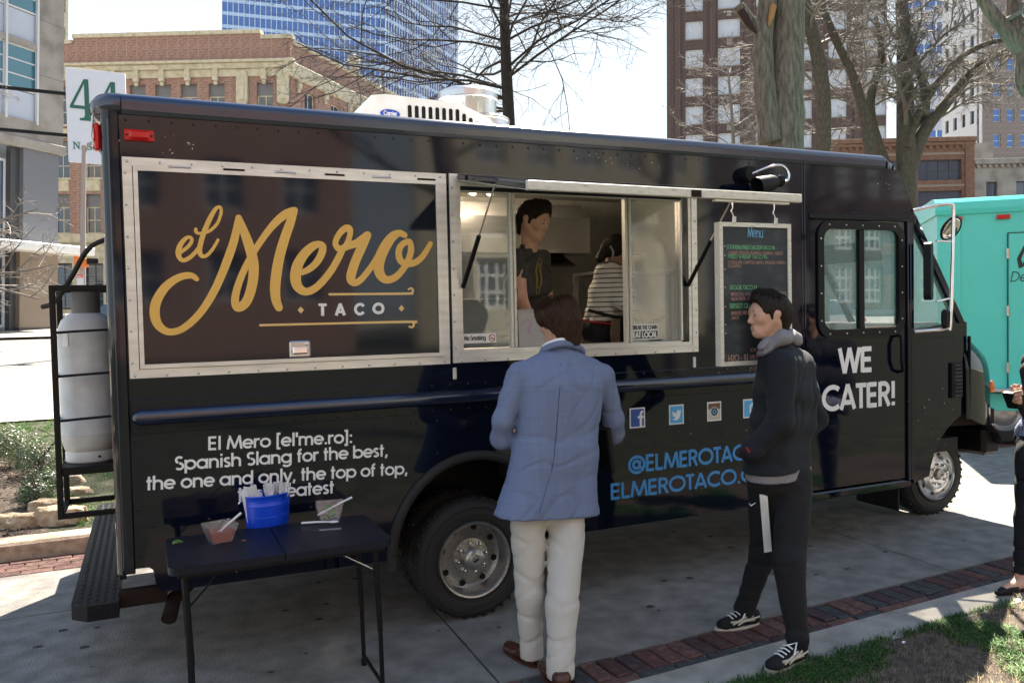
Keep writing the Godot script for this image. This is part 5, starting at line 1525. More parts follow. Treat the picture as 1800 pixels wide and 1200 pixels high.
func spoon(called: String, a: Vector3, b: Vector3, label: String, m: Material, bowl := true) -> void:
	var t := thing(called, a, label, "spoon")
	var d := (b - a).normalized()
	part("handle", MB.new().tube([a, a.lerp(b, 0.5) + Vector3(0, 0.002, 0), b], [0.006, 0.005, 0.004], 8), m, t)
	if bowl:
		part("bowl", MB.new().ball(b + d * 0.02, Vector3(0.014, 0.006, 0.026), 12, 6, Basis.looking_at(d, Vector3.UP)), m, t)

func table_set() -> void:
	toned("table_plastic", 0.05, 81, ramp([0.004, 0.006, 0.014], [0.007, 0.01, 0.022]), 4.0, 0.4, 0.3, 0.3).metallic_specular = 0.35
	var y := 0.74
	var t := thing("folding_table", Vector3(0.52, 0, 0.45), "dark navy plastic folding table standing in front of the black food truck", "table")
	# two halves of the top
	var half := func(x0: float, x1: float, left: bool) -> void:
		var p := PackedVector2Array()
		var r := 0.05
		var src := round_rect(x0, 0.2, x1, 0.725, r, 5)
		for q in src:
			var z := q
			if left and q.x > (x0 + x1) * 0.5: z.x = x1; 
			if not left and q.x < (x0 + x1) * 0.5: z.x = x0
			p.append(z)
		var clean := PackedVector2Array()
		for q in p:
			if clean.is_empty() or clean[-1].distance_to(q) > 1e-4: clean.append(Vector2(q.x, -q.y))
		part("table_top", MB.new().prism(clean, 0.032, Transform3D(Basis(Vector3(1, 0, 0), -PI / 2), Vector3(0, y, 0))), M.table_plastic, t)
	half.call(0.045, 0.507, true)
	half.call(0.511, 0.985, false)
	var leg := func(x: float) -> void:
		part("leg", MB.new().tube([Vector3(x, y - 0.04, 0.64), Vector3(x + 0.015, 0.3, 0.64)], 0.013, 10).tube([Vector3(x + 0.015, 0.32, 0.64), Vector3(x + 0.02, 0.02, 0.64)], 0.0105, 10).tube([Vector3(x + 0.02, 0.03, 0.64), Vector3(x + 0.02, 0.0, 0.64)], 0.014, 10), M.black_matte, t)
		part("leg", MB.new().tube([Vector3(x, y - 0.04, 0.28), Vector3(x + 0.015, 0.3, 0.28)], 0.013, 10).tube([Vector3(x + 0.015, 0.32, 0.28), Vector3(x + 0.02, 0.02, 0.28)], 0.0105, 10).tube([Vector3(x + 0.02, 0.03, 0.28), Vector3(x + 0.02, 0.0, 0.28)], 0.014, 10), M.black_matte, t)
		part("cross_bar", MB.new().tube([Vector3(x + 0.019, 0.05, 0.64), Vector3(x + 0.019, 0.05, 0.28)], 0.009, 8), M.black_matte, t)
		part("cross_bar", MB.new().tube([Vector3(x, y - 0.05, 0.64), Vector3(x, y - 0.05, 0.28)], 0.009, 8), M.black_matte, t)
	leg.call(0.11); leg.call(0.92)
	part("brace", MB.new().tube([Vector3(0.72, y - 0.035, 0.62), Vector3(0.925, y - 0.16, 0.63)], 0.005, 6), M.stainless, t)
	part("brace", MB.new().tube([Vector3(0.28, y - 0.035, 0.62), Vector3(0.118, y - 0.2, 0.63)], 0.005, 6), M.black_matte, t)
	part("hinge", MB.new().span(Vector3(0.49, y - 0.045, 0.69), Vector3(0.53, y - 0.02, 0.72), 0.004), M.black_matte, t)
	part("under_frame", MB.new().span(Vector3(0.08, y - 0.052, 0.225), Vector3(0.95, y - 0.032, 0.24)), M.black_matte, t)
	part("under_frame", MB.new().span(Vector3(0.08, y - 0.052, 0.685), Vector3(0.95, y - 0.032, 0.70)), M.black_matte, t)
	# oval caddy
	var cp := Vector3(0.510, 0.740, 0.213)
	cp = Vector3(cp.x, y, cp.z - 0.05)
	var cd := thing("cutlery_caddy", cp, "glossy blue oval metal caddy full of white plastic forks on the table", "caddy")
	var sq := Vector2(1.0, 0.62)
	part("bucket", MB.new().lathe([Vector2(0.0, 0.003), Vector2(0.098, 0.003), Vector2(0.102, 0.0), Vector2(0.104, 0.006), Vector2(0.106, 0.045), Vector2(0.109, 0.047), Vector2(0.107, 0.05), Vector2(0.11, 0.1), Vector2(0.113, 0.102), Vector2(0.111, 0.105), Vector2(0.113, 0.145), Vector2(0.117, 0.15), Vector2(0.114, 0.154), Vector2(0.11, 0.15), Vector2(0.1, 0.01)], 48, Transform3D(Basis(Vector3.UP, 0.2), cp), sq), M.blue_paint, cd)
	part("handle", MB.new().tube([cp + Vector3(-0.115, 0.135, 0.02), cp + Vector3(-0.13, 0.13, 0.025), cp + Vector3(-0.135, 0.12, 0.025)], 0.005, 8), M.chrome, cd)
	var rg := RandomNumberGenerator.new()
	rg.seed = 4
	var fm := fork_mesh()
	for k in 20:
		var g := rg.randf_range(-0.07, 0.08)
		var f := thing("plastic_fork", cp + Vector3(g, 0.03, rg.randf_range(-0.035, 0.035)), "white plastic fork standing tines up in the blue caddy", "fork", "forks in the blue caddy")
		f.basis = Basis(Vector3(0, 0, 1), rg.randf_range(-0.12, 0.12) - g * 1.0) * Basis(Vector3.UP, rg.randf() * TAU)
		var o := MeshInstance3D.new()
		o.name = "fork_body"
		o.mesh = fm
		o.set_surface_override_material(0, M.white_plastic)
		o.position.y = 0.005
		f.add_child(o)
	var nk := thing("paper_napkins", cp + Vector3(-0.06, 0.03, 0.0), "folded white paper napkins tucked in the caddy beside the forks", "napkins")
	for k in 3:
		part("napkin", MB.new().prism(PackedVector2Array([Vector2(-0.05, 0.0), Vector2(0.035, 0.0), Vector2(0.045, 0.13), Vector2(0.005, 0.165 - 0.02 * k), Vector2(-0.035, 0.18)]), 0.002, Transform3D(Basis(Vector3.UP, 0.2 * k) * Basis(Vector3(0, 0, 1), 0.12 + 0.08 * k), cp + Vector3(-0.05, 0.02, -0.01 + 0.012 * k))), M.white_vinyl, nk)
	# clear cups
	var sp := Vector3(0.271, 0.740, 0.437)
	sp = Vector3(sp.x, y + 0.001, sp.z - 0.05)
	var cup := thing("salsa_cup", sp, "clear square plastic cup of red salsa on the table", "cup")
	part("cup", tray(MB.new(), sp, 0.085, 0.135, 0.075, 0.12, 0.085, 0.002, 0.25), M.clear_plastic, cup)
	toned("salsa", 0.08, 83, [[0.0, lin(0.16, 0.012, 0.006)], [0.6, lin(0.34, 0.03, 0.015)], [1.0, lin(0.5, 0.12, 0.07)]], 12.0, 0.2, 0.9, 0.2)
	var sl := MB.new()
	sl.prism(PackedVector2Array([Vector2(-0.038, -0.033), Vector2(0.038, -0.033), Vector2(0.038, 0.033), Vector2(-0.038, 0.033)]), 0.0, Transform3D())
	sl = MB.new()
	tray(sl, sp + Vector3(0, 0.004, 0), 0.078, 0.106, 0.068, 0.094, 0.048, 0.03, 0.25)
	sl.box(sp + Vector3(0, 0.025, 0), Vector3(0.07, 0.04, 0.06), 0.01, Basis(Vector3.UP, 0.25))
	part("salsa", sl, M.salsa, cup)
	spoon("plastic_spoon", sp + Vector3(0.095, 0.12, 0.0), sp + Vector3(0.005, 0.05, 0.0), "white plastic spoon standing in the cup of red salsa", M.white_plastic)
	var lp := Vector3(0.798, 0.740, 0.285)
	lp = Vector3(lp.x, y + 0.001, lp.z - 0.04)
	var lc := thing("lime_cup", lp, "clear square plastic cup of lime wedges near the table's far end", "cup")
	part("cup", tray(MB.new(), lp, 0.085, 0.135, 0.075, 0.12, 0.09, 0.002, -0.2), M.clear_plastic, lc)
	mat("lime_rind", lin(0.06, 0.16, 0.02), 0.4)
	mat("lime_flesh", lin(0.42, 0.48, 0.2), 0.35)
	for k in 5:
		var w := lp + Vector3(rg.randf_range(-0.025, 0.025), 0.02 + 0.011 * k, rg.randf_range(-0.02, 0.02))
		lime(w, rg.randf() * TAU, rg.randf_range(-0.6, 0.6), "pale lime wedge in the clear cup on the table", "lime wedges in the cup")
	spoon("plastic_spoon", lp + Vector3(0.11, 0.105, 0.01), lp + Vector3(-0.02, 0.05, 0.0), "white plastic spoon resting in the cup of lime wedges", M.white_plastic)
	var fp := Vector3(0.657, 0.740, 0.257)
	var fq := Vector3(0.811, 0.740, 0.317)
	spoon("plastic_spoon", Vector3(fp.x, y + 0.008, fp.z), Vector3(fq.x - 0.03, y + 0.012, fq.z), "white plastic spoon lying on the table in front of the lime cup", M.white_plastic)
	var tp := Vector3(0.760, 0.740, 0.432)
	var tg := thing("plastic_tongs", Vector3(tp.x, y, tp.z), "clear plastic tongs lying flat on the table edge side", "tongs")
	part("arm", MB.new().ribbon_box(Vector3(tp.x - 0.05, y + 0.006, tp.z - 0.012), Vector3(tp.x + 0.05, y + 0.006, tp.z + 0.002)), M.clear_plastic, tg)
	part("arm", MB.new().ribbon_box(Vector3(tp.x - 0.05, y + 0.006, tp.z - 0.008), Vector3(tp.x + 0.05, y + 0.006, tp.z + 0.022)), M.clear_plastic, tg)
	var wp := Vector3(0.094, 0.740, 0.342)
	lime(Vector3(wp.x, y + 0.012, wp.z), 0.3, 0.2, "single green lime wedge lying near the table's corner", "")
	var cr := Vector3(0.369, 0.740, 0.428)
	var cm := thing("food_crumb", Vector3(cr.x, y, cr.z), "small brown crumb of food on the table by the caddy", "crumb")
	part("crumb", MB.new().ball(Vector3(cr.x, y + 0.003, cr.z), Vector3(0.012, 0.004, 0.006), 8, 5), mat("crumb", lin(0.2, 0.09, 0.06), 0.8), cm)

func lime(at: Vector3, turn: float, roll: float, label: String, group: String) -> void:
	var t := thing("lime_wedge", at, label, "lime wedge", group)
	var bs := Basis(Vector3.UP, turn) * Basis(Vector3(1, 0, 0), roll)
	var rind := MB.new()
	var flesh := MB.new()
	var n := 8
	for k in n:
		var a0 := PI * k / n
		var a1 := PI * (k + 1) / n
		for j in 4:
			var b0 := -0.5 + j * 0.25
			var b1 := b0 + 0.25
			var f := func(a: float, e: float) -> Vector3: return Vector3(0.024 * cos(a), 0.016 * sin(a) * cos(e) - 0.006, 0.016 * sin(a) * sin(e) * 1.4)
			rind.quad(at + bs * f.call(a0, b0), at + bs * f.call(a1, b0), at + bs * f.call(a1, b1), at + bs * f.call(a0, b1), bs * (f.call((a0 + a1) / 2, (b0 + b1) / 2) + Vector3(0, 0.006, 0)))
		for e in [-0.5, 0.5]:
			var g := func(a: float) -> Vector3: return Vector3(0.024 * cos(a), 0.016 * sin(a) * cos(e) - 0.006, 0.016 * sin(a) * sin(e) * 1.4)
			flesh.flat(at + bs * Vector3(0, -0.006, 0), at + bs * g.call(a0), at + bs * g.call(a1), bs * Vector3(0, -0.3, signf(e)))
	part("rind", rind, M.lime_rind, t)
	part("flesh", flesh, M.lime_flesh, t)

func rear_rack() -> void:
	mat("rack_black", lin(0.01, 0.01, 0.01), 0.5).metallic_specular = 0.35
	toned("tank_grey", 0.01, 91, [[0.0, lin(0.5, 0.5, 0.49)], [0.5, lin(0.6, 0.6, 0.59)], [1.0, lin(0.68, 0.68, 0.67)]], 2.0, 0.4)
	# steel cage on the van's tail
	var x0 := -0.47
	var x1 := -0.175
	var z0 := -0.84
	var z1 := -1.24
	var t := thing("cylinder_cage", Vector3(-0.36, 0.42, -1.0), "black square tube steel cage bolted behind the van around the gas cylinder", "rack")
	var s := 0.03
	for p in [[x0, z0], [x0, z1]]:
		part("post", MB.new().span(Vector3(p[0] - s / 2, 0.66, p[1] - s / 2), Vector3(p[0] + s / 2, 1.955, p[1] + s / 2), 0.003), M.rack_black, t)
	for y in [0.675, 1.94]:
		part("side_bar", MB.new().span(Vector3(x0, y - s / 2, z0 - s / 2 + 0.002), Vector3(x1, y + s / 2, z0 + s / 2 - 0.002), 0.003), M.rack_black, t)
		part("side_bar", MB.new().span(Vector3(x0, y - s / 2, z1 - s / 2 + 0.002), Vector3(x1, y + s / 2, z1 + s / 2 - 0.002), 0.003), M.rack_black, t)
		part("cross_bar", MB.new().span(Vector3(x0 - s / 2 + 0.002, y - s / 2, z1), Vector3(x0 + s / 2 - 0.002, y + s / 2, z0), 0.003), M.rack_black, t)
	for y in [1.205, 1.451, 1.693]:
		part("strap", MB.new().tube([Vector3(x0, y, z0 + 0.005), Vector3(x1 - 0.18, y + 0.006, z0 + 0.012), Vector3(x1, y + 0.012, z0 + 0.005)], 0.008, 6), M.rack_black, t)
		part("strap", MB.new().tube([Vector3(x0, y, z0), Vector3(x0, y, z1)], 0.008, 6), M.stainless, t)
	part("shelf", MB.new().span(Vector3(x0, 0.9, z1), Vector3(x1, 0.945, z0 + 0.01), 0.004), M.rack_black, t)
	var mid := Vector3(-0.322, 0.0, -1.04)
	var g := thing("gas_cylinder", Vector3(mid.x, 0.771, mid.z), "tall pale grey gas cylinder strapped in the cage behind the van", "gas cylinder")
	var R := 0.148
	part("tank", MB.new().lathe([Vector2(0.11, 0.83), Vector2(0.132, 0.85), Vector2(R - 0.004, 0.89), Vector2(R, 0.93), Vector2(R, 0.948), Vector2(R + 0.0015, 0.95), Vector2(R, 0.952), Vector2(R, 1.58), Vector2(R - 0.005, 1.63), Vector2(R - 0.02, 1.67), Vector2(R - 0.05, 1.705), Vector2(R - 0.09, 1.725), Vector2(0.05, 1.735), Vector2(0.0, 1.737)], 48, Transform3D(Basis(), mid)), M.tank_grey, g)
	part("foot_ring", MB.new().lathe([Vector2(0.115, 0.771), Vector2(0.125, 0.771), Vector2(0.132, 0.78), Vector2(0.132, 0.835), Vector2(0.125, 0.845)], 48, Transform3D(Basis(), mid)), M.tank_grey, g)
	var col := MB.new()
	for k in 30:
		var a0 := TAU * k / 36 - 1.1
		var a1 := TAU * (k + 1) / 36 - 1.1
		var d0 := Vector3(sin(a0), 0, cos(a0))
		var d1 := Vector3(sin(a1), 0, cos(a1))
		for r in [[0.078, 1.0], [0.074, -1.0]]:
			col.quad(mid + d0 * r[0] + Vector3(0, 1.71, 0), mid + d1 * r[0] + Vector3(0, 1.71, 0), mid + d1 * r[0] + Vector3(0, 1.85, 0), mid + d0 * r[0] + Vector3(0, 1.85, 0), d0 * r[1])
		col.quad(mid + d0 * 0.078 + Vector3(0, 1.85, 0), mid + d1 * 0.078 + Vector3(0, 1.85, 0), mid + d1 * 0.074 + Vector3(0, 1.85, 0), mid + d0 * 0.074 + Vector3(0, 1.85, 0), Vector3.UP)
	part("valve_collar", col, mat("collar_shade_grey", lin(0.16, 0.16, 0.16), 0.5), g)  # collar colour darkened for the shade it stands in
	part("valve", MB.new().tube([mid + Vector3(0, 1.73, 0), mid + Vector3(0, 1.82, 0)], 0.02, 10).ball(mid + Vector3(0, 1.83, 0), Vector3(0.03, 0.015, 0.03)), mat("brass", lin(0.4, 0.28, 0.1), 0.35, 0.9), g)
	part("vent_hole", MB.new().ball(mid + Vector3(0.05, 0.81, 0.123), Vector3(0.008, 0.008, 0.003)), M.black_matte, g)
	part("stamp_plate", MB.new().box(mid + Vector3(-0.1, 1.55, 0.11), Vector3(0.04, 0.08, 0.003), 0.0, Basis(Vector3.UP, -0.74)), M.white_vinyl, g)
	g.position.y = 0.946
	g.scale = Vector3(1, 0.905, 1)
	var hs := thing("gas_hose", Vector3(-0.3, 1.9, -0.9), "black rubber hose curving from the cage up to the van's rear edge", "hose")
	part("hose", MB.new().tube(smooth3([Vector3(-0.54, 1.84, -1.05), Vector3(-0.47, 1.87, -1.0), Vector3(-0.38, 2.0, -0.92), Vector3(-0.28, 2.16, -0.84), Vector3(-0.16, 2.22, -0.8)], 6), 0.014, 8), M.rubber, hs)

func menu_board() -> void:
	toned("chalkboard", 0.012, 95, [[0.0, lin(0.012, 0.018, 0.024)], [0.6, lin(0.022, 0.03, 0.038)], [1.0, lin(0.06, 0.07, 0.075)]], Vector3(1.5, 2.5, 1.5), 0.6)
	var chalk_b := mat("chalk_blue", lin(0.14, 0.34, 0.5), 0.95)
	var chalk_g := mat("chalk_green", lin(0.16, 0.42, 0.22), 0.95)
	var chalk_p := mat("chalk_pink", lin(0.42, 0.24, 0.2), 0.95)
	var chalk_w := mat("chalk_white", lin(0.5, 0.5, 0.5), 0.95)
	var z := 0.9
	var a := Vector3(2.681, 2.192, 0.900)
	var b := Vector3(3.145, 1.453, 0.900)
	var x0 := a.x
	var x1 := b.x + 0.01
	var y1 := a.y
	var y0 := b.y
	var t := thing("menu_board", Vector3((x0 + x1) / 2, y0, z), "pale framed chalkboard menu hanging on hooks from the raised hatch", "menu board")
	part("frame", frame4(MB.new(), x0, y0, x1, y1, 0.022, z - 0.03, z + 0.012), M.pale_metal, t)
	part("board", MB.new().span(Vector3(x0 + 0.02, y0 + 0.02, z - 0.02), Vector3(x1 - 0.02, y1 - 0.02, z + 0.004)), M.chalkboard, t)
	part("side_leaf", MB.new().span(Vector3(x1 + 0.004, y0 + 0.02, z - 0.09), Vector3(x1 + 0.03, y1 - 0.015, z - 0.03), 0.004), M.pale_metal, t)
	for f in [0.2, 0.78]:
		var x := lerpf(x0, x1, f)
		var hk := part("hook", MB.new().tube(smooth3([Vector3(x, 2.31, z), Vector3(x, 2.27, z), Vector3(x - 0.008, 2.25, z), Vector3(x + 0.004, 2.225, z), Vector3(x, 2.19, z)], 4), 0.004, 6), M.chrome, t)
		part("eye_plate", MB.new().span(Vector3(x - 0.012, y1 - 0.005, z + 0.012), Vector3(x + 0.012, y1 + 0.03, z + 0.016), 0.002), M.stainless, hk)
	var rg := RandomNumberGenerator.new()
	rg.seed = 8
	var H := y1 - y0
	var rows := [["Menu", 0.5, 0.085, 0.24, "b", 0.055, 0.055], ["SOUTHERN FRIED CHICKEN TACO $4", 0.06, 0.17, 0.74, "g", 0.022, 0.0], ["TOMATO, PICKLED JALAPENO, CILANTRO + QUESO", 0.09, 0.205, 0.84, "p", 0.016, 0.0], ["FRIED SHRIMP TACO $5", 0.08, 0.235, 0.6, "g", 0.021, 0.0], ["COLESLAW, CHIPOTLE MAYO, PICKLED ONION +", 0.08, 0.272, 0.9, "p", 0.016, 0.0], ["CILANTRO", 0.08, 0.297, 0.2, "p", 0.015, 0.0], ["VEGGIE TACO $3", 0.1, 0.453, 0.42, "g", 0.024, 0.0], ["BROCCOLI, CAULIFLOWER, SUN DRIED TOMATOES,", 0.12, 0.495, 0.86, "p", 0.018, 0.0], ["SALSA VERDE + MEXICAN CREMA", 0.12, 0.527, 0.55, "p", 0.017, 0.0], ["BRISKET QUESADILLA $5", 0.1, 0.583, 0.62, "g", 0.026, 0.0], ["BRAISED BRISKET, PEPPER", 0.12, 0.628, 0.5, "p", 0.019, 0.0], ["JACK", 0.12, 0.66, 0.12, "p", 0.018, 0.0], ["TOPO CHICO", 0.4, 0.895, 0.3, "p", 0.02, 0.0], ["H2O - $1", 0.07, 0.955, 0.3, "p", 0.036, 0.0], ["MEXICAN COKE", 0.4, 0.945, 0.4, "p", 0.023, 0.0]]
	var W := x1 - x0 - 0.044
	for k in rows.size():
		var r: Array = rows[k]
		var mb := MB.new()
		var wd: float = r[3] * W
		var sx: float = x0 + 0.022 + r[1] * W - (wd * 0.5 if k == 0 else 0.0)
		letter(mb, r[0], flat_at(sx, y1 - r[2] * H - 0.012, z + 0.006, 0.0), r[5], wd / (text_width(r[0]) * r[5]), 0.1 if k == 0 else 0.13, 0.0, 0.06, rg)
		part("chalk_line", mb, {"b": chalk_b, "g": chalk_g, "p": chalk_p}[r[4]], t)
	var dots := MB.new()
	for f in [0.165, 0.23, 0.325, 0.45, 0.585, 0.71, 0.77]:
		dots.prism(round_rect(x0 + 0.034, y1 - f * H - 0.004, x0 + 0.041, y1 - f * H + 0.003, 0.003, 2), 0.0, flat_at(0, 0, z + 0.006))
	part("chalk_dots", dots, chalk_w, t)

func weave(called: String, a: Color, b: Color, scale: float) -> StandardMaterial3D:    # two-tone cloth, threads along and across
	var rg := RandomNumberGenerator.new()
	rg.seed = called.hash()
	var im := Image.create(128, 128, false, Image.FORMAT_RGB8)
	var wx := []
	var wy := []
	for k in 128:
		wx.append(rg.randf()); wy.append(rg.randf())
	for y in 128:
		for x in 128:
			var s: float = 0.28 * wx[x] + 0.28 * wy[y] + 0.44 * rg.randf()
			im.set_pixel(x, y, a.lerp(b, clampf(s * 1.3 - 0.15, 0.0, 1.0)))
	var m := mat(called, Color.WHITE, 0.9)
	m.albedo_texture = ImageTexture.create_from_image(im)
	tri_scale(m, scale)
	return m

func head(skin: MB, hair: MB, eyes: MB, tr: Transform3D, style: String, face := true) -> void:
	var f := Field.new(Vector3(-0.11, -0.19, -0.13), Vector3(0.11, 0.14, 0.14), 0.005 if face else 0.007)
	f.cap(Vector3(0, 0.03, 0.02), Vector3(0, 0.034, -0.035), 0.075, 0.076, 0.03)
	f.cap(Vector3(0, 0.0, 0.04), Vector3(0, -0.045, 0.046), 0.056, 0.044, 0.03)
	f.cap(Vector3(0, -0.085, 0.066), Vector3(0, -0.08, 0.05), 0.022, 0.026, 0.03)
	for s in [-1.0, 1.0]:
		f.cap(Vector3(0.048 * s, -0.03, 0.0), Vector3(0.02 * s, -0.085, 0.05), 0.026, 0.02, 0.03)
		f.ball(Vector3(0.04 * s, -0.012, 0.062), 0.02, 0.025)
		f.cap(Vector3(0.078 * s, 0.012, -0.008), Vector3(0.074 * s, -0.026, 0.0), 0.022, 0.013, 0.006, Vector3(1, 0, 0), 2.4)
	if face:
		f.cap(Vector3(-0.032, 0.026, 0.081), Vector3(0.032, 0.026, 0.081), 0.010, 0.010, 0.025)
		for s in [-1.0, 1.0]:
			f.cap(Vector3(0.031 * s, 0.009, 0.105), Vector3(0.033 * s, 0.009, 0.104), 0.012, 0.012, 0.01, Vector3.ZERO, 1.0, true)
		f.cap(Vector3(0, 0.016, 0.09), Vector3(0, -0.024, 0.107), 0.0075, 0.0105, 0.012)
		for s in [-1.0, 1.0]: f.ball(Vector3(0.011 * s, -0.03, 0.1), 0.008, 0.008)
		f.cap(Vector3(-0.018, -0.053, 0.088), Vector3(0.018, -0.053, 0.088), 0.006, 0.006, 0.008)
		f.cap(Vector3(-0.015, -0.063, 0.087), Vector3(0.015, -0.063, 0.087), 0.0065, 0.0065, 0.008)
		for s in [-1.0, 1.0]:
			eyes.ball(tr * Vector3(0.031 * s, 0.007, 0.0845), Vector3(0.0115, 0.008, 0.0115), 10, 8)
	f.cap(Vector3(0, -0.05, -0.022), Vector3(0, -0.05, -0.026) + tr.basis.inverse() * Vector3(0, -0.14, 0), 0.05, 0.055, 0.03)
	f.mesh(skin, tr)
	var h := Field.new(Vector3(-0.13, -0.16, -0.16), Vector3(0.13, 0.17, 0.14), 0.005)
	var nz := noise(1.0, 5, 3)
	if style == "mop":
		h.cap(Vector3(0, 0.05, 0.03), Vector3(0, 0.04, -0.045), 0.088, 0.09, 0.03)
		h.cap(Vector3(-0.06, 0.03, 0.0), Vector3(-0.05, -0.06, -0.05), 0.045, 0.03, 0.03)
		h.cap(Vector3(0.06, 0.03, 0.0), Vector3(0.05, -0.06, -0.05), 0.045, 0.03, 0.03)
		h.cap(Vector3(-0.02, -0.02, -0.075), Vector3(-0.015, -0.12, -0.066), 0.055, 0.034, 0.03)
		h.cap(Vector3(0.025, -0.02, -0.075), Vector3(0.02, -0.12, -0.066), 0.055, 0.034, 0.03)
		h.clip(Vector3(0, 0.06, 0.085), Vector3(0, -0.25, 0.9).normalized())
		h.clip(Vector3(0, -0.125, -0.05), Vector3(0, -0.9, 0.45).normalized())
	elif style == "tied":
		h.cap(Vector3(0, 0.045, 0.02), Vector3(0, 0.03, -0.04), 0.083, 0.088, 0.03)
		h.cap(Vector3(0, 0.0, -0.1), Vector3(0, -0.09, -0.12), 0.04, 0.03, 0.02)
		h.clip(Vector3(0, 0.06, 0.075), Vector3(0, -0.35, 0.9).normalized())
		h.clip(Vector3(0, -0.05, 0.0), Vector3(0, -0.8, 0.6).normalized())
	else:
		h.cap(Vector3(0, 0.05, 0.028), Vector3(0, 0.036, -0.04), 0.081, 0.08, 0.03)
		h.cap(Vector3(0, 0.1, 0.05), Vector3(0, 0.095, 0.0), 0.035, 0.04, 0.03)
		h.cap(Vector3(-0.07, 0.03, 0.02), Vector3(-0.068, -0.01, 0.015), 0.013, 0.009, 0.012)
		h.cap(Vector3(0.07, 0.03, 0.02), Vector3(0.068, -0.01, 0.015), 0.013, 0.009, 0.012)
		h.cap(Vector3(0, -0.01, -0.07), Vector3(0, -0.075, -0.06), 0.055, 0.04, 0.03)
		h.clip(Vector3(0, 0.065, 0.078), Vector3(0, -0.42, 0.9).normalized())
		h.clip(Vector3(0, -0.04, -0.01), Vector3(0, -0.75, 0.66).normalized())
	# locks: ridges that run down from the crown
	for z in h.nz:
		for y in h.ny:
			var row := (z * h.ny + y) * h.nx
			for x in h.nx:
				if absf(h.d[row + x]) < 0.02:
					var p := h.o + Vector3(x, y, z) * h.h
					var g := atan2(p.x, p.z + 0.02)
					h.d[row + x] += (0.0035 if style == "mop" else 0.002) * sin(g * (34.0 if style == "mop" else 46.0) + 5.0 * nz.get_noise_3d(p.x * 9.0, p.y * 6.0, p.z * 9.0)) + 0.004 * nz.get_noise_3d(p.x * 22.0, p.y * 9.0, p.z * 22.0)
	h.mesh(hair, tr)
	# loose strands lying over the mass
	var rg := RandomNumberGenerator.new()
	rg.seed = style.hash()
	for k in (520 if style == "mop" else 420):
		var g := rg.randf() * TAU
		var la := rg.randf_range(0.1, 0.75)
		var le := rg.randf_range(0.35, 0.75) if style == "mop" else rg.randf_range(0.12, 0.3)
		var pts := []
		for j in 5:
			var a := la + le * j / 4.0
			var gg := g + 0.25 * sin(k * 1.7) * j / 4.0
			var dd := Vector3(sin(a) * sin(gg), cos(a), sin(a) * cos(gg))
			var q := Vector3(0, 0.04, -0.01)
			var lo := 0.03
			var hi := 0.16
			for it in 14:
				var mid := (lo + hi) * 0.5
				var w := (q + dd * mid - h.o) / h.h
				var ix := clampi(int(w.x), 0, h.nx - 1) + (clampi(int(w.y), 0, h.ny - 1) + clampi(int(w.z), 0, h.nz - 1) * h.ny) * h.nx
				if h.d[ix] < 0.0: lo = mid
				else: hi = mid
			if lo < 0.055: break
			pts.append(tr * (q + dd * (lo + 0.0035 - 0.001 * absf(j - 2.0))))
		if pts.size() > 2:
			var rad := []
			for j in pts.size(): rad.append(0.0017 if j < pts.size() - 1 else 0.0004)
			hair.tube(pts, rad, 4, false)
	if face:
		for s in [-1.0, 1.0]:
			hair.tube([tr * Vector3(0.014 * s, 0.026, 0.0985), tr * Vector3(0.032 * s, 0.031, 0.0965), tr * Vector3(0.05 * s, 0.025, 0.083)], [0.0028, 0.0034, 0.0015], 5)

func facing(at: Vector3, fwd: Vector3, tilt := 0.0, lean := 0.0) -> Transform3D:    # head frame: z looks along fwd
	var z := fwd.normalized()
	var x := Vector3.UP.cross(z).normalized()
	return Transform3D(Basis(x, Vector3.UP, z) * Basis(Vector3(0, 0, 1), lean) * Basis(Vector3(1, 0, 0), tilt), at)

func hair_mat(called: String, a: Array, b: Array) -> void:
	var m := toned(called, 0.03, called.hash() % 97, [[0.0, lin(a[0], a[1], a[2])], [1.0, lin(b[0], b[1], b[2])]], Vector3(14, 3, 14), 0.55)
	m.metallic_specular = 0.3

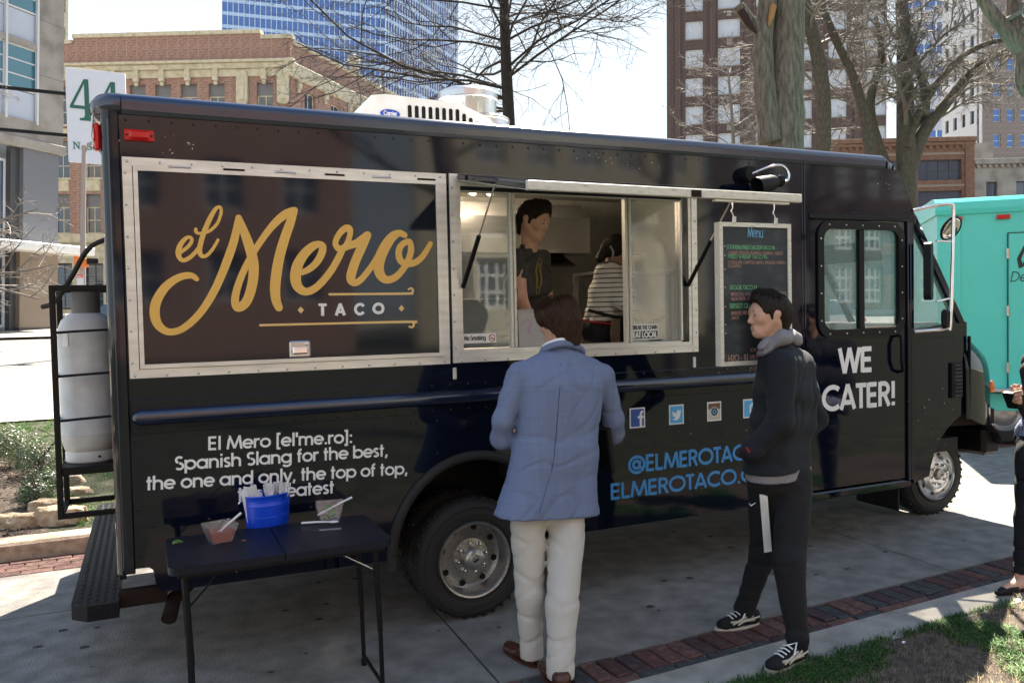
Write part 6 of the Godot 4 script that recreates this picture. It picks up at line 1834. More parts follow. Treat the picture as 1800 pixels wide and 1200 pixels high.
func shoe(t: Node3D, heel: Vector3, dir: Vector3, lenn: float, m: Material, sole: Material, trims := false) -> void:
	var d := dir.normalized()
	var s := Vector3(-d.z, 0, d.x)
	var f := Field.new(heel + Vector3(-0.36, -0.06, -0.36), heel + Vector3(0.36, 0.16, 0.36), 0.008)
	f.cap(heel + d * 0.035 + Vector3(0, 0.045, 0), heel + d * (lenn - 0.05) + Vector3(0, 0.026, 0), 0.036, 0.03, 0.03)
	f.cap(heel + d * (lenn * 0.62) + Vector3(0, 0.03, 0), heel + d * (lenn - 0.06) + Vector3(0, 0.025, 0), 0.043, 0.038, 0.03, Vector3.UP, 1.5)
	f.cap(heel + d * 0.04 + Vector3(0, 0.06, 0), heel + d * 0.1 + Vector3(0, 0.065, 0), 0.036, 0.034, 0.03)
	f.clip(heel + Vector3(0, 0.012, 0), Vector3.DOWN)
	f.clip(heel + d * 0.05 + Vector3(0, 0.085, 0), Vector3.UP)
	var mb := MB.new()
	f.mesh(mb)
	var o := part("shoe", mb, m, t)
	var pl := PackedVector2Array()
	for k in 20:
		var a := TAU * k / 20
		var lx := cos(a)
		var wd := 0.04 + 0.006 * lx
		pl.append(Vector2(lenn * 0.5 + lx * (lenn * 0.5 + 0.004), sin(a) * wd))
	part("sole", MB.new().prism(pl, 0.014, Transform3D(Basis(d, -s, Vector3.UP) if true else Basis(), heel + Vector3(0, 0.015, 0))), sole, o)
	if trims:
		var st := MB.new()
		for q in [[0.06, 0.07, 0.16, 0.03], [0.09, 0.075, 0.19, 0.035], [0.05, 0.045, 0.2, 0.05], [0.02, 0.06, 0.12, 0.045]]:
			st.tube([heel + d * q[0] + Vector3(0, q[1], 0) - s * 0.037, heel + d * (q[0] + q[2]) * 0.5 + Vector3(0, (q[1] + q[3]) * 0.5, 0) - s * 0.04, heel + d * q[2] + Vector3(0, q[3], 0) - s * 0.04], 0.006, 6)
		part("side_stripes", st, sole, o)
		var lc := MB.new()
		for k in 4:
			lc.tube([heel + d * (0.115 + 0.022 * k) + Vector3(0, 0.088 - 0.008 * k, 0) + s * 0.028, heel + d * (0.12 + 0.022 * k) + Vector3(0, 0.099 - 0.009 * k, 0), heel + d * (0.115 + 0.022 * k) + Vector3(0, 0.088 - 0.008 * k, 0) - s * 0.028], 0.0042, 5)
		lc.tube([heel + d * 0.12 + Vector3(0, 0.1, 0), heel + d * 0.09 + Vector3(0, 0.115, 0) - s * 0.03, heel + d * 0.13 + Vector3(0, 0.07, 0) - s * 0.048], 0.0045, 5)
		part("laces", lc, M.white_vinyl, o)

func hand(f: Field, wrist: Vector3, dir: Vector3, palm_n: Vector3, curl: float) -> void:    # palm and five fingers
	var d := dir.normalized()
	var s := d.cross(palm_n).normalized()
	var n := s.cross(d)
	f.cap(wrist, wrist + d * 0.03, 0.026, 0.03, 0.012, n, 1.3)
	f.cap(wrist + d * 0.03 - s * 0.018, wrist + d * 0.08 - s * 0.02, 0.02, 0.018, 0.012)
	f.cap(wrist + d * 0.03 + s * 0.018, wrist + d * 0.075 + s * 0.022, 0.02, 0.017, 0.012)
	for k in 4:
		var b := wrist + d * (0.085 - 0.004 * absf(k - 1.2)) + s * (-0.028 + 0.019 * k)
		var l: float = [0.07, 0.08, 0.074, 0.058][k]
		var d1 := (d * cos(curl) - n * sin(curl))
		var d2 := (d * cos(curl * 2.1) - n * sin(curl * 2.1))
		f.cap(b, b + d1 * l * 0.5, 0.0095, 0.009, 0.004)
		f.cap(b + d1 * l * 0.5, b + d1 * l * 0.5 + d2 * l * 0.5, 0.009, 0.0075, 0.004)
	var tb := wrist + d * 0.035 - s * 0.034
	var t1 := tb + (d * 0.75 - s * 0.6 - n * 0.3).normalized() * 0.038
	f.cap(tb, t1, 0.012, 0.0105, 0.006)
	f.cap(t1, t1 + (d * 0.9 - s * 0.15 - n * 0.4).normalized() * 0.03, 0.0105, 0.008, 0.005)

func bounds(pts: Array, pad: float) -> Array:
	var lo: Vector3 = pts[0]
	var hi: Vector3 = pts[0]
	for p in pts:
		lo = lo.min(p); hi = hi.max(p)
	return [lo - Vector3.ONE * pad, hi + Vector3.ONE * pad]

# a garment or body from bones [a, b, ra, rb], joined smoothly
func flesh(bones: Array, cell: float, k: float, wrinkle: float, clips := [], cuts := []) -> MB:
	var pts := []
	for b in bones:
		pts.append(b[0]); pts.append(b[1])
	var bb := bounds(pts, 0.2)
	var f := Field.new(bb[0], bb[1], cell)
	for b in bones:
		f.cap(b[0], b[1], b[2], b[3], b[4] if b.size() > 4 else k, b[5] if b.size() > 5 else Vector3.ZERO, b[6] if b.size() > 6 else 1.0)
	if wrinkle > 0.0:
		f.rough(noise(1.0, 3, 1), wrinkle * 0.4, Vector3(4, 7, 4))
		f.folds(noise(1.0, 8, 1), wrinkle)
	for c in clips: f.clip(c[0], c[1])
	for c in cuts: f.cap(c[0], c[1], c[2], c[3], 0.01, Vector3.ZERO, 1.0, true)
	var mb := MB.new()
	f.mesh(mb)
	return mb

# where the line from a towards b first meets a mesh, a little proud of it
func touch(ms: Mesh, a: Vector3, b: Vector3) -> Variant:
	var v: PackedVector3Array = ms.surface_get_arrays(0)[Mesh.ARRAY_VERTEX]
	var d := (b - a).normalized()
	var best: Variant = null
	var bd := 1e9
	for k in range(0, v.size(), 3):
		if absf(v[k].y - b.y) > 0.12: continue
		var h: Variant = Geometry3D.ray_intersects_triangle(a, d, v[k], v[k + 1], v[k + 2])
		if h != null and a.distance_to(h) < bd:
			bd = a.distance_to(h); best = h - d * 0.004
	return best

func people() -> void:
	var skin := toned("skin", 0.02, 3, ramp([0.5, 0.28, 0.2], [0.58, 0.35, 0.26]), 6.0, 0.5)
	skin.subsurf_scatter_enabled = true
	skin.subsurf_scatter_strength = 0.15
	toned("skin_brown", 0.02, 3, ramp([0.2, 0.1, 0.065], [0.27, 0.14, 0.09]), 6.0, 0.5)
	mat("eye_dark", lin(0.05, 0.035, 0.03), 0.3)
	hair_mat("hair_brown", [0.01, 0.005, 0.003], [0.07, 0.03, 0.016])
	hair_mat("hair_dark", [0.008, 0.006, 0.005], [0.03, 0.02, 0.016])
	weave("blue_wool", lin(0.1, 0.135, 0.25), lin(0.19, 0.235, 0.37), 8.0)
	weave("wool_dark", lin(0.02, 0.03, 0.07), lin(0.03, 0.045, 0.1), 9.0)
	weave("chino", lin(0.44, 0.42, 0.38), lin(0.52, 0.49, 0.45), 5.0)
	weave("navy_fleece", lin(0.004, 0.006, 0.011), lin(0.007, 0.01, 0.017), 5.0)
	weave("black_jersey", lin(0.004, 0.004, 0.006), lin(0.007, 0.007, 0.01), 5.0)
	weave("grey_marl", lin(0.16, 0.15, 0.17), lin(0.27, 0.26, 0.29), 6.0)
	weave("charcoal_tee", lin(0.035, 0.034, 0.034), lin(0.06, 0.058, 0.057), 5.0)
	mat("brown_leather", lin(0.06, 0.018, 0.01), 0.35)
	mat("cream_sole", lin(0.5, 0.46, 0.38), 0.6)
	var B := Vector3(0, 0, 1)
	# --- man in the blue jacket, seen from behind ---
	var z := 0.66
	var t := thing("person", Vector3(1.8, 0, 0.7), "man seen from behind in a blue suit jacket and pale trousers ordering at the window", "person")
	var J := [
		[Vector3(1.758, 1.376, 0.660), Vector3(1.739, 1.043, 0.660), 0.112, 0.108, 0.06], [Vector3(2.002, 1.356, 0.660), Vector3(1.956, 1.023, 0.660), 0.112, 0.108, 0.06], [Vector3(1.876, 1.375, 0.665), Vector3(1.843, 1.034, 0.665), 0.118, 0.11, 0.06],
		[Vector3(1.739, 1.043, 0.660), Vector3(1.638, 0.701, 0.660), 0.108, 0.14, 0.06], [Vector3(1.956, 1.023, 0.660), Vector3(1.942, 0.662, 0.660), 0.108, 0.138, 0.06], [Vector3(1.843, 1.034, 0.665), Vector3(1.791, 0.682, 0.665), 0.11, 0.142, 0.06],
		[Vector3(1.821, 1.490, 0.640), Vector3(1.663, 1.456, 0.655), 0.07, 0.056, 0.05], [Vector3(1.963, 1.484, 0.640), Vector3(2.126, 1.428, 0.655), 0.07, 0.056, 0.05], [Vector3(1.906, 1.537, 0.620), Vector3(1.882, 1.431, 0.650), 0.068, 0.09, 0.04],
		[Vector3(1.659, 1.437, 0.650), Vector3(1.578, 1.222, 0.630), 0.062, 0.058, 0.025], [Vector3(1.578, 1.222, 0.630), Vector3(1.591, 1.130, 0.580), 0.058, 0.055, 0.02], [Vector3(1.591, 1.130, 0.580), Vector3(1.763, 1.065, 0.420), 0.055, 0.042, 0.02],
		[Vector3(2.135, 1.406, 0.650), Vector3(2.204, 1.187, 0.630), 0.062, 0.057, 0.025], [Vector3(2.204, 1.187, 0.630), Vector3(2.240, 1.095, 0.580), 0.057, 0.054, 0.02], [Vector3(2.240, 1.095, 0.580), Vector3(2.249, 1.029, 0.420), 0.054, 0.042, 0.02]]
	var hem := Vector3(1.789, 0.742, 0.660)
	var jm := flesh(J, 0.0115, 0.05, 0.006, [[hem, Vector3(-0.07, -1, 0).normalized()]])
	var jk := part("jacket", jm, M.blue_wool, t)
	var eye := Vector3(0.3, 1.75, 4.2)
	var seam := []
	for q in [Vector3(1.881, 1.489, 0.660), Vector3(1.873, 1.375, 0.660), Vector3(1.860, 1.261, 0.660), Vector3(1.848, 1.148, 0.660), Vector3(1.833, 1.035, 0.660), Vector3(1.816, 0.950, 0.660)]:
		var h: Variant = touch(jk.mesh, eye, q)
		if h != null: seam.append(h + Vector3(0, 0, -0.0035))
	part("back_seam", MB.new().tube(seam, 0.0016, 5), M.wool_dark, jk)
	var flap := MB.new()
	var fa := []
	for k in 7:
		var q := Vector3(1.816, 0.950, 0.660).lerp(Vector3(1.741, 0.744, 0.660), k / 6.0)
		var rr := []
		for w in [0.0, 0.016, 0.034, 0.055]:
			var h: Variant = touch(jk.mesh, eye, q + Vector3(w, 0.004, 0))
			rr.append((h if h != null else q) + Vector3(0, 0, 0.009 * (1.0 - w / 0.055) * k / 6.0 - 0.001))
		fa.append(rr)
	for k in 6:
		for j in 3: flap.quad(fa[k][j], fa[k][j + 1], fa[k + 1][j + 1], fa[k + 1][j], Vector3(0, 0, 1))
		flap.quad(fa[k][0], fa[k + 1][0], fa[k + 1][0] + Vector3(0.002, 0, -0.014), fa[k][0] + Vector3(0.002, 0, -0.014), Vector3(-1, 0, 0.2))
	part("vent_flap", flap, M.blue_wool, jk)
	part("jacket_collar", MB.new().tube(smooth3([Vector3(1.835, 1.514, 0.550), Vector3(1.809, 1.562, 0.630), Vector3(1.878, 1.592, 0.695), Vector3(2.005, 1.564, 0.650), Vector3(2.074, 1.505, 0.560)], 5), [0.012, 0.013, 0.015, 0.016, 0.017, 0.018, 0.018, 0.018, 0.018, 0.018, 0.018, 0.018, 0.018, 0.018, 0.018, 0.017, 0.016, 0.015, 0.014, 0.013, 0.012], 8), M.blue_wool, jk)
	part("shirt_collar", MB.new().tube(smooth3([Vector3(1.838, 1.540, 0.550), Vector3(1.824, 1.581, 0.620), Vector3(1.885, 1.609, 0.682), Vector3(1.998, 1.584, 0.640), Vector3(2.061, 1.535, 0.560)], 5), 0.014, 8), M.white_vinyl, t)
	var P := [[Vector3(1.740, 0.793, 0.620), Vector3(1.905, 0.777, 0.660), 0.105, 0.105], [Vector3(1.696, 0.688, 0.640), Vector3(1.687, 0.356, 0.670), 0.09, 0.072], [Vector3(1.687, 0.356, 0.670), Vector3(1.694, 0.028, 0.660), 0.072, 0.056], [Vector3(1.895, 0.673, 0.680), Vector3(1.776, 0.339, 0.840), 0.096, 0.077], [Vector3(1.776, 0.339, 0.840), Vector3(1.697, -0.060, 0.950), 0.077, 0.062]]
	part("trousers", flesh(P, 0.0115, 0.025, 0.007, [[Vector3(1.752, -0.033, 0.530), Vector3(0, -1, 0.0)]] if false else [[Vector3(0, 0.035, 0), Vector3(0, -1, 0)]]), M.chino, t)
	shoe(t, Vector3(Vector3(1.694, 0.028, 0.660).x, 0.0, 0.71), Vector3(-0.15, 0, -1), 0.29, M.brown_leather, M.brown_leather)
	shoe(t, Vector3(Vector3(1.697, -0.060, 0.950).x, 0.0, 1.01), Vector3(0.1, 0, -1), 0.29, M.brown_leather, M.brown_leather)
	var sk := MB.new()
	var hr := MB.new()
	var ey := MB.new()
	head(sk, hr, ey, facing(Vector3(1.917, 1.695, 0.575), Vector3(-0.38, 0, -1), 0.25), "mop", false)
	var hf := Field.new(Vector3(1.702, 0.992, 0.300) - Vector3.ONE * 0.25, Vector3(2.409, 1.058, 0.300) + Vector3.ONE * 0.25, 0.008)
	hand(hf, Vector3(1.756, 1.077, 0.420), Vector3(0.35, 0.1, -1), Vector3(0, -1, 0.2), 0.5)
	hand(hf, Vector3(2.249, 1.036, 0.420), Vector3(-0.35, 0.1, -1), Vector3(0, -1, 0.2), 0.5)
	hf.mesh(sk)
	part("body", sk, M.skin, t)
	part("hair", hr, M.hair_brown, t)
	var wl := thing("black_folder", Vector3(2.164, 1.025, 0.600), "black folder tucked under the arm of the man in the blue jacket", "folder")
	part("cover", MB.new().box(Vector3(2.169, 1.028, 0.580), Vector3(0.03, 0.24, 0.18), 0.008, Basis(Vector3(0, 0, 1), 0.12)), M.black_matte, wl)
	# --- man in the dark track suit, turned to the truck ---
	t = thing("person", Vector3(2.85, 0, 1.0), "man in a dark navy track jacket and black sweatpants reading the menu board", "person")
	J = [[Vector3(2.991, 1.441, 1.000), Vector3(3.154, 1.420, 0.920), 0.115, 0.115], [Vector3(2.975, 1.309, 1.000), Vector3(3.128, 1.289, 0.950), 0.135, 0.13], [Vector3(2.958, 1.162, 1.000), Vector3(3.111, 1.139, 0.950), 0.132, 0.13], [Vector3(2.911, 1.012, 1.000), Vector3(3.078, 0.996, 0.950), 0.125, 0.12], [Vector3(2.909, 0.876, 1.000), Vector3(3.084, 0.856, 0.950), 0.138, 0.138], [Vector3(3.005, 1.543, 0.970), Vector3(3.025, 1.423, 0.980), 0.065, 0.095],
		[Vector3(2.908, 1.464, 1.100), Vector3(2.861, 1.179, 1.140), 0.078, 0.064, 0.03], [Vector3(2.861, 1.179, 1.140), Vector3(2.749, 1.041, 1.060), 0.064, 0.05, 0.03], [Vector3(2.749, 1.041, 1.060), Vector3(2.770, 1.013, 1.000), 0.05, 0.045, 0.03],
		[Vector3(3.284, 1.402, 0.820), Vector3(3.434, 1.117, 0.800), 0.07, 0.058, 0.03], [Vector3(3.434, 1.117, 0.800), Vector3(3.263, 0.992, 0.820), 0.058, 0.05, 0.03]]
	jk = part("jacket", flesh(J, 0.0115, 0.045, 0.005, [[Vector3(2.939, 0.906, 1.000), Vector3(0.05, -1, 0).normalized()]]), M.navy_fleece, t)
	part("shirt_hem", flesh([[Vector3(2.917, 0.923, 1.000), Vector3(3.077, 0.905, 0.950), 0.122, 0.122], [Vector3(2.916, 0.810, 1.000), Vector3(3.083, 0.789, 0.950), 0.128, 0.128]], 0.0115, 0.04, 0.004, [[Vector3(2.939, 0.861, 1.000), Vector3(0.04, -1, 0).normalized()]]), M.grey_marl, t)
	part("zip_pull", MB.new().tube([Vector3(2.696, 1.060, 1.080), Vector3(2.709, 1.034, 1.090)], 0.006, 6), M.red_plastic, jk)
	part("hood", flesh([[Vector3(2.891, 1.542, 1.000), Vector3(2.959, 1.599, 1.050), 0.03, 0.036], [Vector3(2.959, 1.599, 1.050), Vector3(3.119, 1.587, 0.980), 0.036, 0.034], [Vector3(3.119, 1.587, 0.980), Vector3(3.173, 1.571, 0.880), 0.034, 0.03], [Vector3(2.918, 1.576, 1.000), Vector3(3.088, 1.615, 0.980), 0.028, 0.03], [Vector3(2.891, 1.542, 1.000), Vector3(2.897, 1.510, 0.950), 0.03, 0.022]], 0.009, 0.03, 0.012), M.grey_marl, t)
	P = [[Vector3(2.927, 0.880, 0.980), Vector3(3.056, 0.867, 0.980), 0.12, 0.12], [Vector3(2.955, 0.793, 0.930), Vector3(3.018, 0.443, 0.840), 0.1, 0.076], [Vector3(3.018, 0.443, 0.840), Vector3(2.954, 0.087, 0.740), 0.074, 0.052], [Vector3(2.954, 0.087, 0.740), Vector3(2.945, 0.038, 0.740), 0.052, 0.045], [Vector3(3.048, 0.796, 1.030), Vector3(2.924, 0.473, 1.130), 0.096, 0.08], [Vector3(2.903, 0.478, 1.140), Vector3(2.883, 0.125, 1.220), 0.08, 0.052], [Vector3(2.883, 0.125, 1.220), Vector3(2.890, 0.061, 1.220), 0.052, 0.046]]
	var tr := part("sweatpants", flesh(P, 0.0115, 0.03, 0.006), M.black_jersey, t)
	var stripe := MB.new()
	# the stripe lies on the cloth of the outer leg
	var lg := flesh([[Vector3(2.938, 0.903, 0.950), P[1][0], 0.104, 0.1], P[1], P[2]], 0.0115, 0.03, 0.0).mesh()
	var rows := []
	for k in 19:
		var pr := []
		for w in [-9.0, -3.0, 3.0, 9.0]:
			var f := k / 18.0
			var aim := Vector3(2.904, 0.844, 0.950).lerp(Vector3(3.025, 0.432, 0.850), f) + Vector3(w * 0.0029, 0, 0)
			var hit: Variant = touch(lg, Vector3(0, 1.75, 4.286), aim)
			pr.append(hit if hit == null else hit + Vector3(-0.004, 0, 0.011))
		rows.append(pr)
	for k in 18:
		for j in 3:
			var q := [rows[k][j], rows[k][j + 1], rows[k + 1][j + 1], rows[k + 1][j]]
			if q.has(null): continue
			stripe.quad(q[0], q[1], q[2], q[3], Vector3(0, 0, 1))
	part("white_stripe", stripe, M.white_vinyl, tr)
	var tick: Variant = touch(lg, Vector3(0, 1.75, 4.286), Vector3(2.855, 0.729, 0.930))
	if tick != null: part("tick_mark", MB.new().ribbon([Vector2(-0.018, 0.004), Vector2(-0.01, -0.008), Vector2(0.022, 0.01)], [0.003, 0.008, 0.002], Transform3D(Basis(Vector3.UP, -0.4), tick + Vector3(-0.004, 0, 0.012))), M.white_vinyl, tr)
	var hl1 := Vector3(3.040, -0.024, 0.740)
	shoe(t, Vector3(hl1.x, 0.0, 0.76), Vector3(-1, 0, -0.12), 0.275, M.black_jersey, M.cream_sole, true)
	var hl2 := Vector3(2.927, 0.000, 1.287)
	shoe(t, Vector3(hl2.x, 0.0, 1.22), Vector3(-1, 0, 0.12), 0.275, M.black_jersey, M.cream_sole, true)
	sk = MB.new(); hr = MB.new(); ey = MB.new()
	head(sk, hr, ey, facing(Vector3(2.937, 1.704, 0.980), Vector3(-1, 0, -0.28), 0.0), "short", true)
	part("body", sk, M.skin, t)
	part("hair", hr, M.hair_dark, t)
	part("eyes", ey, M.eye_dark, t)
	# --- worker in the grey shirt inside ---
	t = thing("person", Vector3(2.06, 0.73, -0.3), "young worker in a charcoal printed shirt looking down inside the serving window", "person")
	J = [[Vector3(2.111, 2.063, -0.280), Vector3(2.279, 2.077, -0.360), 0.085, 0.085], [Vector3(2.112, 1.923, -0.280), Vector3(2.268, 1.926, -0.360), 0.105, 0.1], [Vector3(2.115, 1.713, -0.280), Vector3(2.253, 1.710, -0.340), 0.1, 0.098], [Vector3(2.118, 1.502, -0.280), Vector3(2.248, 1.495, -0.340), 0.105, 0.1], [Vector3(2.173, 2.149, -0.300), Vector3(2.188, 2.066, -0.320), 0.06, 0.08], [Vector3(2.057, 2.086, -0.220), Vector3(2.052, 1.971, -0.190), 0.062, 0.06, 0.02], [Vector3(2.325, 2.092, -0.420), Vector3(2.349, 1.966, -0.450), 0.058, 0.055, 0.02]]
	var tee := part("shirt", flesh(J, 0.011, 0.04, 0.012), M.charcoal_tee, t)
	var sfc: PackedVector3Array = tee.mesh.surface_get_arrays(0)[Mesh.ARRAY_VERTEX]
	var emb := MB.new()
	var pts := []
	for k in 25:
		var g := TAU * k / 24
		pts.append(Vector3(2.204, 1.973, -0.220) + Vector3(0.026 * cos(g) + 0.012 * sin(g), 0.11 * sin(g), 0))
	for grp in [pts, pts.map(func(q): return q + Vector3((Vector3(2.204, 1.973, -0.220).x - q.x) * 0.35, (Vector3(2.204, 1.973, -0.220).y - q.y) * 0.3, 0))]:
		var line := []
		for q in grp:
			var best := -9.0
			for w in sfc:
				if absf(w.x - q.x) < 0.012 and absf(w.y - q.y) < 0.012 and w.z > best: best = w.z
			if best > -1.0: line.append(Vector3(q.x, q.y, best + 0.002))
		if line.size() > 2: emb.tube(line, 0.002, 4)
	part("shirt_print", emb, mat("yellow_print", lin(0.4, 0.3, 0.04), 0.8), tee)
	sk = MB.new(); hr = MB.new(); ey = MB.new()
	head(sk, hr, ey, facing(Vector3(2.196, 2.310, -0.260), Vector3(0.5, 0, 0.85), 0.32), "short", true)
	var ab := [[Vector3(2.053, 1.989, -0.190), Vector3(2.052, 1.851, -0.170), 0.048, 0.043], [Vector3(2.052, 1.851, -0.170), Vector3(2.124, 1.727, -0.200), 0.042, 0.03], [Vector3(2.349, 1.973, -0.450), Vector3(2.360, 1.855, -0.420), 0.045, 0.04], [Vector3(2.360, 1.855, -0.420), Vector3(2.250, 1.725, -0.300), 0.04, 0.03]]
	var af := Field.new(Vector3(2.140, 1.641, -0.450) - Vector3.ONE * 0.12, Vector3(2.234, 2.018, -0.100) + Vector3.ONE * 0.15, 0.008)
	for b in ab: af.cap(b[0], b[1], b[2], b[3], 0.015)
	hand(af, Vector3(2.124, 1.727, -0.200), Vector3(0.6, -0.7, 0.1), Vector3(0, -0.3, -1), 0.4)
	hand(af, Vector3(2.250, 1.725, -0.300), Vector3(-0.4, -0.8, 0.2), Vector3(0, -0.3, -1), 0.4)
	af.mesh(sk)
	part("body", sk, M.skin, t)
	part("hair", hr, M.hair_dark, t)
	part("eyes", ey, M.eye_dark, t)
	part("jeans", flesh([[Vector3(2.03, 1.5, -0.3), Vector3(2.1, 1.5, -0.36), 0.11, 0.11], [Vector3(2.0, 1.45, -0.3), Vector3(2.0, 0.78, -0.3), 0.09, 0.06], [Vector3(2.14, 1.45, -0.38), Vector3(2.14, 0.78, -0.38), 0.09, 0.06]], 0.018, 0.03, 0.01), M.black_jersey, t)
	# --- worker in the striped shirt, bent to the side ---
	var im := Image.create(4, 64, false, Image.FORMAT_RGB8)
	for y in 64:
		for x in 4: im.set_pixel(x, y, lin(0.02, 0.02, 0.025) if y % 32 < 7 else lin(0.56, 0.54, 0.5))
	var stm := mat("striped_jersey", Color.WHITE, 0.9)
	stm.albedo_texture = ImageTexture.create_from_image(im)
	tri_scale(stm, Vector3(1, 16, 1))
	stm.uv1_triplanar_sharpness = 20.0
	t = thing("person", Vector3(2.75, 0.73, -0.5), "worker in a black and white striped shirt turned away inside the serving window", "person")
	J = [[Vector3(2.804, 1.994, -0.420), Vector3(2.990, 2.015, -0.520), 0.085, 0.085], [Vector3(2.795, 1.870, -0.440), Vector3(2.969, 1.882, -0.520), 0.11, 0.105], [Vector3(2.773, 1.745, -0.450), Vector3(2.930, 1.743, -0.520), 0.105, 0.1], [Vector3(2.741, 1.616, -0.460), Vector3(2.900, 1.611, -0.520), 0.115, 0.11], [Vector3(2.832, 2.007, -0.380), Vector3(2.836, 1.828, -0.320), 0.058, 0.05, 0.02], [Vector3(2.836, 1.828, -0.320), Vector3(2.909, 1.748, -0.300), 0.05, 0.042, 0.02]]
	part("shirt", flesh(J, 0.011, 0.04, 0.012, [[Vector3(2.730, 1.678, -0.350), Vector3(0.1, -1, 0).normalized()]]), stm, t)
	part("trousers", flesh([[Vector3(2.741, 1.632, -0.460), Vector3(2.901, 1.627, -0.520), 0.108, 0.105], [Vector3(2.720, 1.472, -0.460), Vector3(2.880, 1.464, -0.520), 0.12, 0.115], [Vector3(2.6, 1.45, -0.46), Vector3(2.62, 0.78, -0.42), 0.09, 0.06], [Vector3(2.78, 1.45, -0.52), Vector3(2.8, 0.78, -0.52), 0.09, 0.06]], 0.016, 0.03, 0.01), M.black_jersey, t)
	part("red_waistband", MB.new().tube([Vector3(2.597, 1.696, -0.400), Vector3(2.654, 1.679, -0.330), Vector3(2.794, 1.665, -0.350)], 0.007, 6), M.red_plastic, t)
	part("apron_tie", MB.new().tube([Vector3(2.626, 1.758, -0.360), Vector3(2.713, 1.730, -0.320), Vector3(2.906, 1.696, -0.380)], 0.012, 6), M.black_jersey, t)
	part("apron", MB.new().prism(PackedVector2Array([Vector2(-0.02, 0.0), Vector2(0.06, 0.01), Vector2(0.05, -0.2), Vector2(-0.01, -0.22), Vector2(-0.035, -0.1)]), 0.01, Transform3D(Basis(Vector3.UP, 0.3), Vector3(2.811, 1.691, -0.340))), toned("apron_cloth", 0.06, 5, ramp([0.08, 0.05, 0.035], [0.25, 0.18, 0.13]), 5.0, 0.9), t)
	sk = MB.new(); hr = MB.new(); ey = MB.new()
	head(sk, hr, ey, facing(Vector3(2.925, 2.131, -0.470), Vector3(1, 0, -0.1), 0.45), "tied", true)
	af = Field.new(Vector3(2.817, 1.698, -0.350) - Vector3.ONE * 0.12, Vector3(3.019, 1.806, -0.250) + Vector3.ONE * 0.15, 0.008)
	af.cap(Vector3(2.898, 1.752, -0.310), Vector3(3.001, 1.694, -0.280), 0.038, 0.028, 0.01)
	hand(af, Vector3(3.001, 1.694, -0.280), Vector3(1, -0.2, 0.1), Vector3(0, -1, 0), 0.4)
	af.mesh(sk)
	part("body", sk, M.skin_brown, t)
	part("hair", hr, M.hair_dark, t)
	part("cap_band", MB.new().tube(smooth3([Vector3(2.814, 2.179, -0.380), Vector3(2.823, 2.140, -0.360), Vector3(2.825, 2.089, -0.380)], 4), 0.007, 6), M.grey_marl, t)
	# --- woman at the picture's edge ---
	t = thing("person", Vector3(4.8, 0, 1.05), "woman in a black cardigan and floral blouse standing beside the brick border", "person")
	weave("cardigan", lin(0.01, 0.009, 0.012), lin(0.018, 0.016, 0.02), 6.0)
	var fl := mat("floral", Color.WHITE, 0.85)
	fl.albedo_texture = noise_tex(0.09, 15, [[0.0, lin(0.01, 0.015, 0.06)], [0.48, lin(0.02, 0.03, 0.12)], [0.52, lin(0.4, 0.42, 0.55)], [1.0, lin(0.55, 0.55, 0.65)]], 256, 2)
	tri_scale(fl, 3.0)
	J = [[Vector3(5.121, 1.360, 1.000), Vector3(5.449, 1.340, 0.900), 0.13, 0.13], [Vector3(5.058, 1.152, 1.020), Vector3(5.395, 1.122, 0.920), 0.14, 0.14], [Vector3(5.026, 0.906, 1.020), Vector3(5.352, 0.868, 0.940), 0.13, 0.13], [Vector3(4.813, 1.339, 1.120), Vector3(4.789, 1.045, 1.160), 0.062, 0.055, 0.02], [Vector3(4.789, 1.045, 1.160), Vector3(4.735, 1.172, 1.100), 0.052, 0.04, 0.02], [Vector3(5.210, 1.455, 0.950), Vector3(5.238, 1.316, 0.950), 0.06, 0.08]]
	part("cardigan", flesh(J, 0.012, 0.04, 0.012, [[Vector3(4.916, 0.976, 1.000), Vector3(-0.3, -1, 0).normalized()]]), M.cardigan, t)
	part("blouse", flesh([[Vector3(5.014, 1.154, 1.020), Vector3(5.283, 1.131, 0.940), 0.12, 0.12], [Vector3(5.015, 0.935, 1.020), Vector3(5.295, 0.902, 0.940), 0.122, 0.122]], 0.012, 0.04, 0.008, [[Vector3(4.916, 0.905, 1.000), Vector3(0, -1, 0)]]), fl, t)
	P = [[Vector3(5.015, 0.907, 1.020), Vector3(5.264, 0.878, 0.960), 0.125, 0.125], [Vector3(4.921, 0.815, 1.060), Vector3(4.828, 0.463, 1.080), 0.1, 0.07], [Vector3(4.828, 0.463, 1.080), Vector3(4.776, 0.105, 1.080), 0.066, 0.046], [Vector3(5.303, 0.764, 0.950), Vector3(5.315, 0.375, 0.950), 0.1, 0.07], [Vector3(5.315, 0.375, 0.950), Vector3(5.340, 0.056, 0.950), 0.066, 0.046]]
	part("trousers", flesh(P, 0.012, 0.03, 0.014, [[Vector3(4.776, 0.112, 1.080), Vector3(0, -1, 0)]]), M.black_jersey, t)
	sk = MB.new(); hr = MB.new(); ey = MB.new()
	head(sk, hr, ey, facing(Vector3(5.129, 1.644, 0.980), Vector3(-1, 0, -0.2), 0.1), "tied", true)
	af = Field.new(Vector3(4.562, 1.055, 1.100) - Vector3.ONE * 0.1, Vector3(4.817, 1.310, 1.100) + Vector3.ONE * 0.12, 0.007)
	hand(af, Vector3(4.745, 1.164, 1.100), Vector3(-0.9, 0.35, 0.1), Vector3(-0.2, -0.3, -1), 0.65)
	hand(af, Vector3(4.870, 1.185, 1.030), Vector3(-0.9, 0.1, 0.35), Vector3(0, -1, 0.2), 0.6)
	af.cap(Vector3(4.745, 1.164, 1.100), Vector3(4.783, 1.110, 1.130), 0.026, 0.03, 0.01)
	af.mesh(sk)
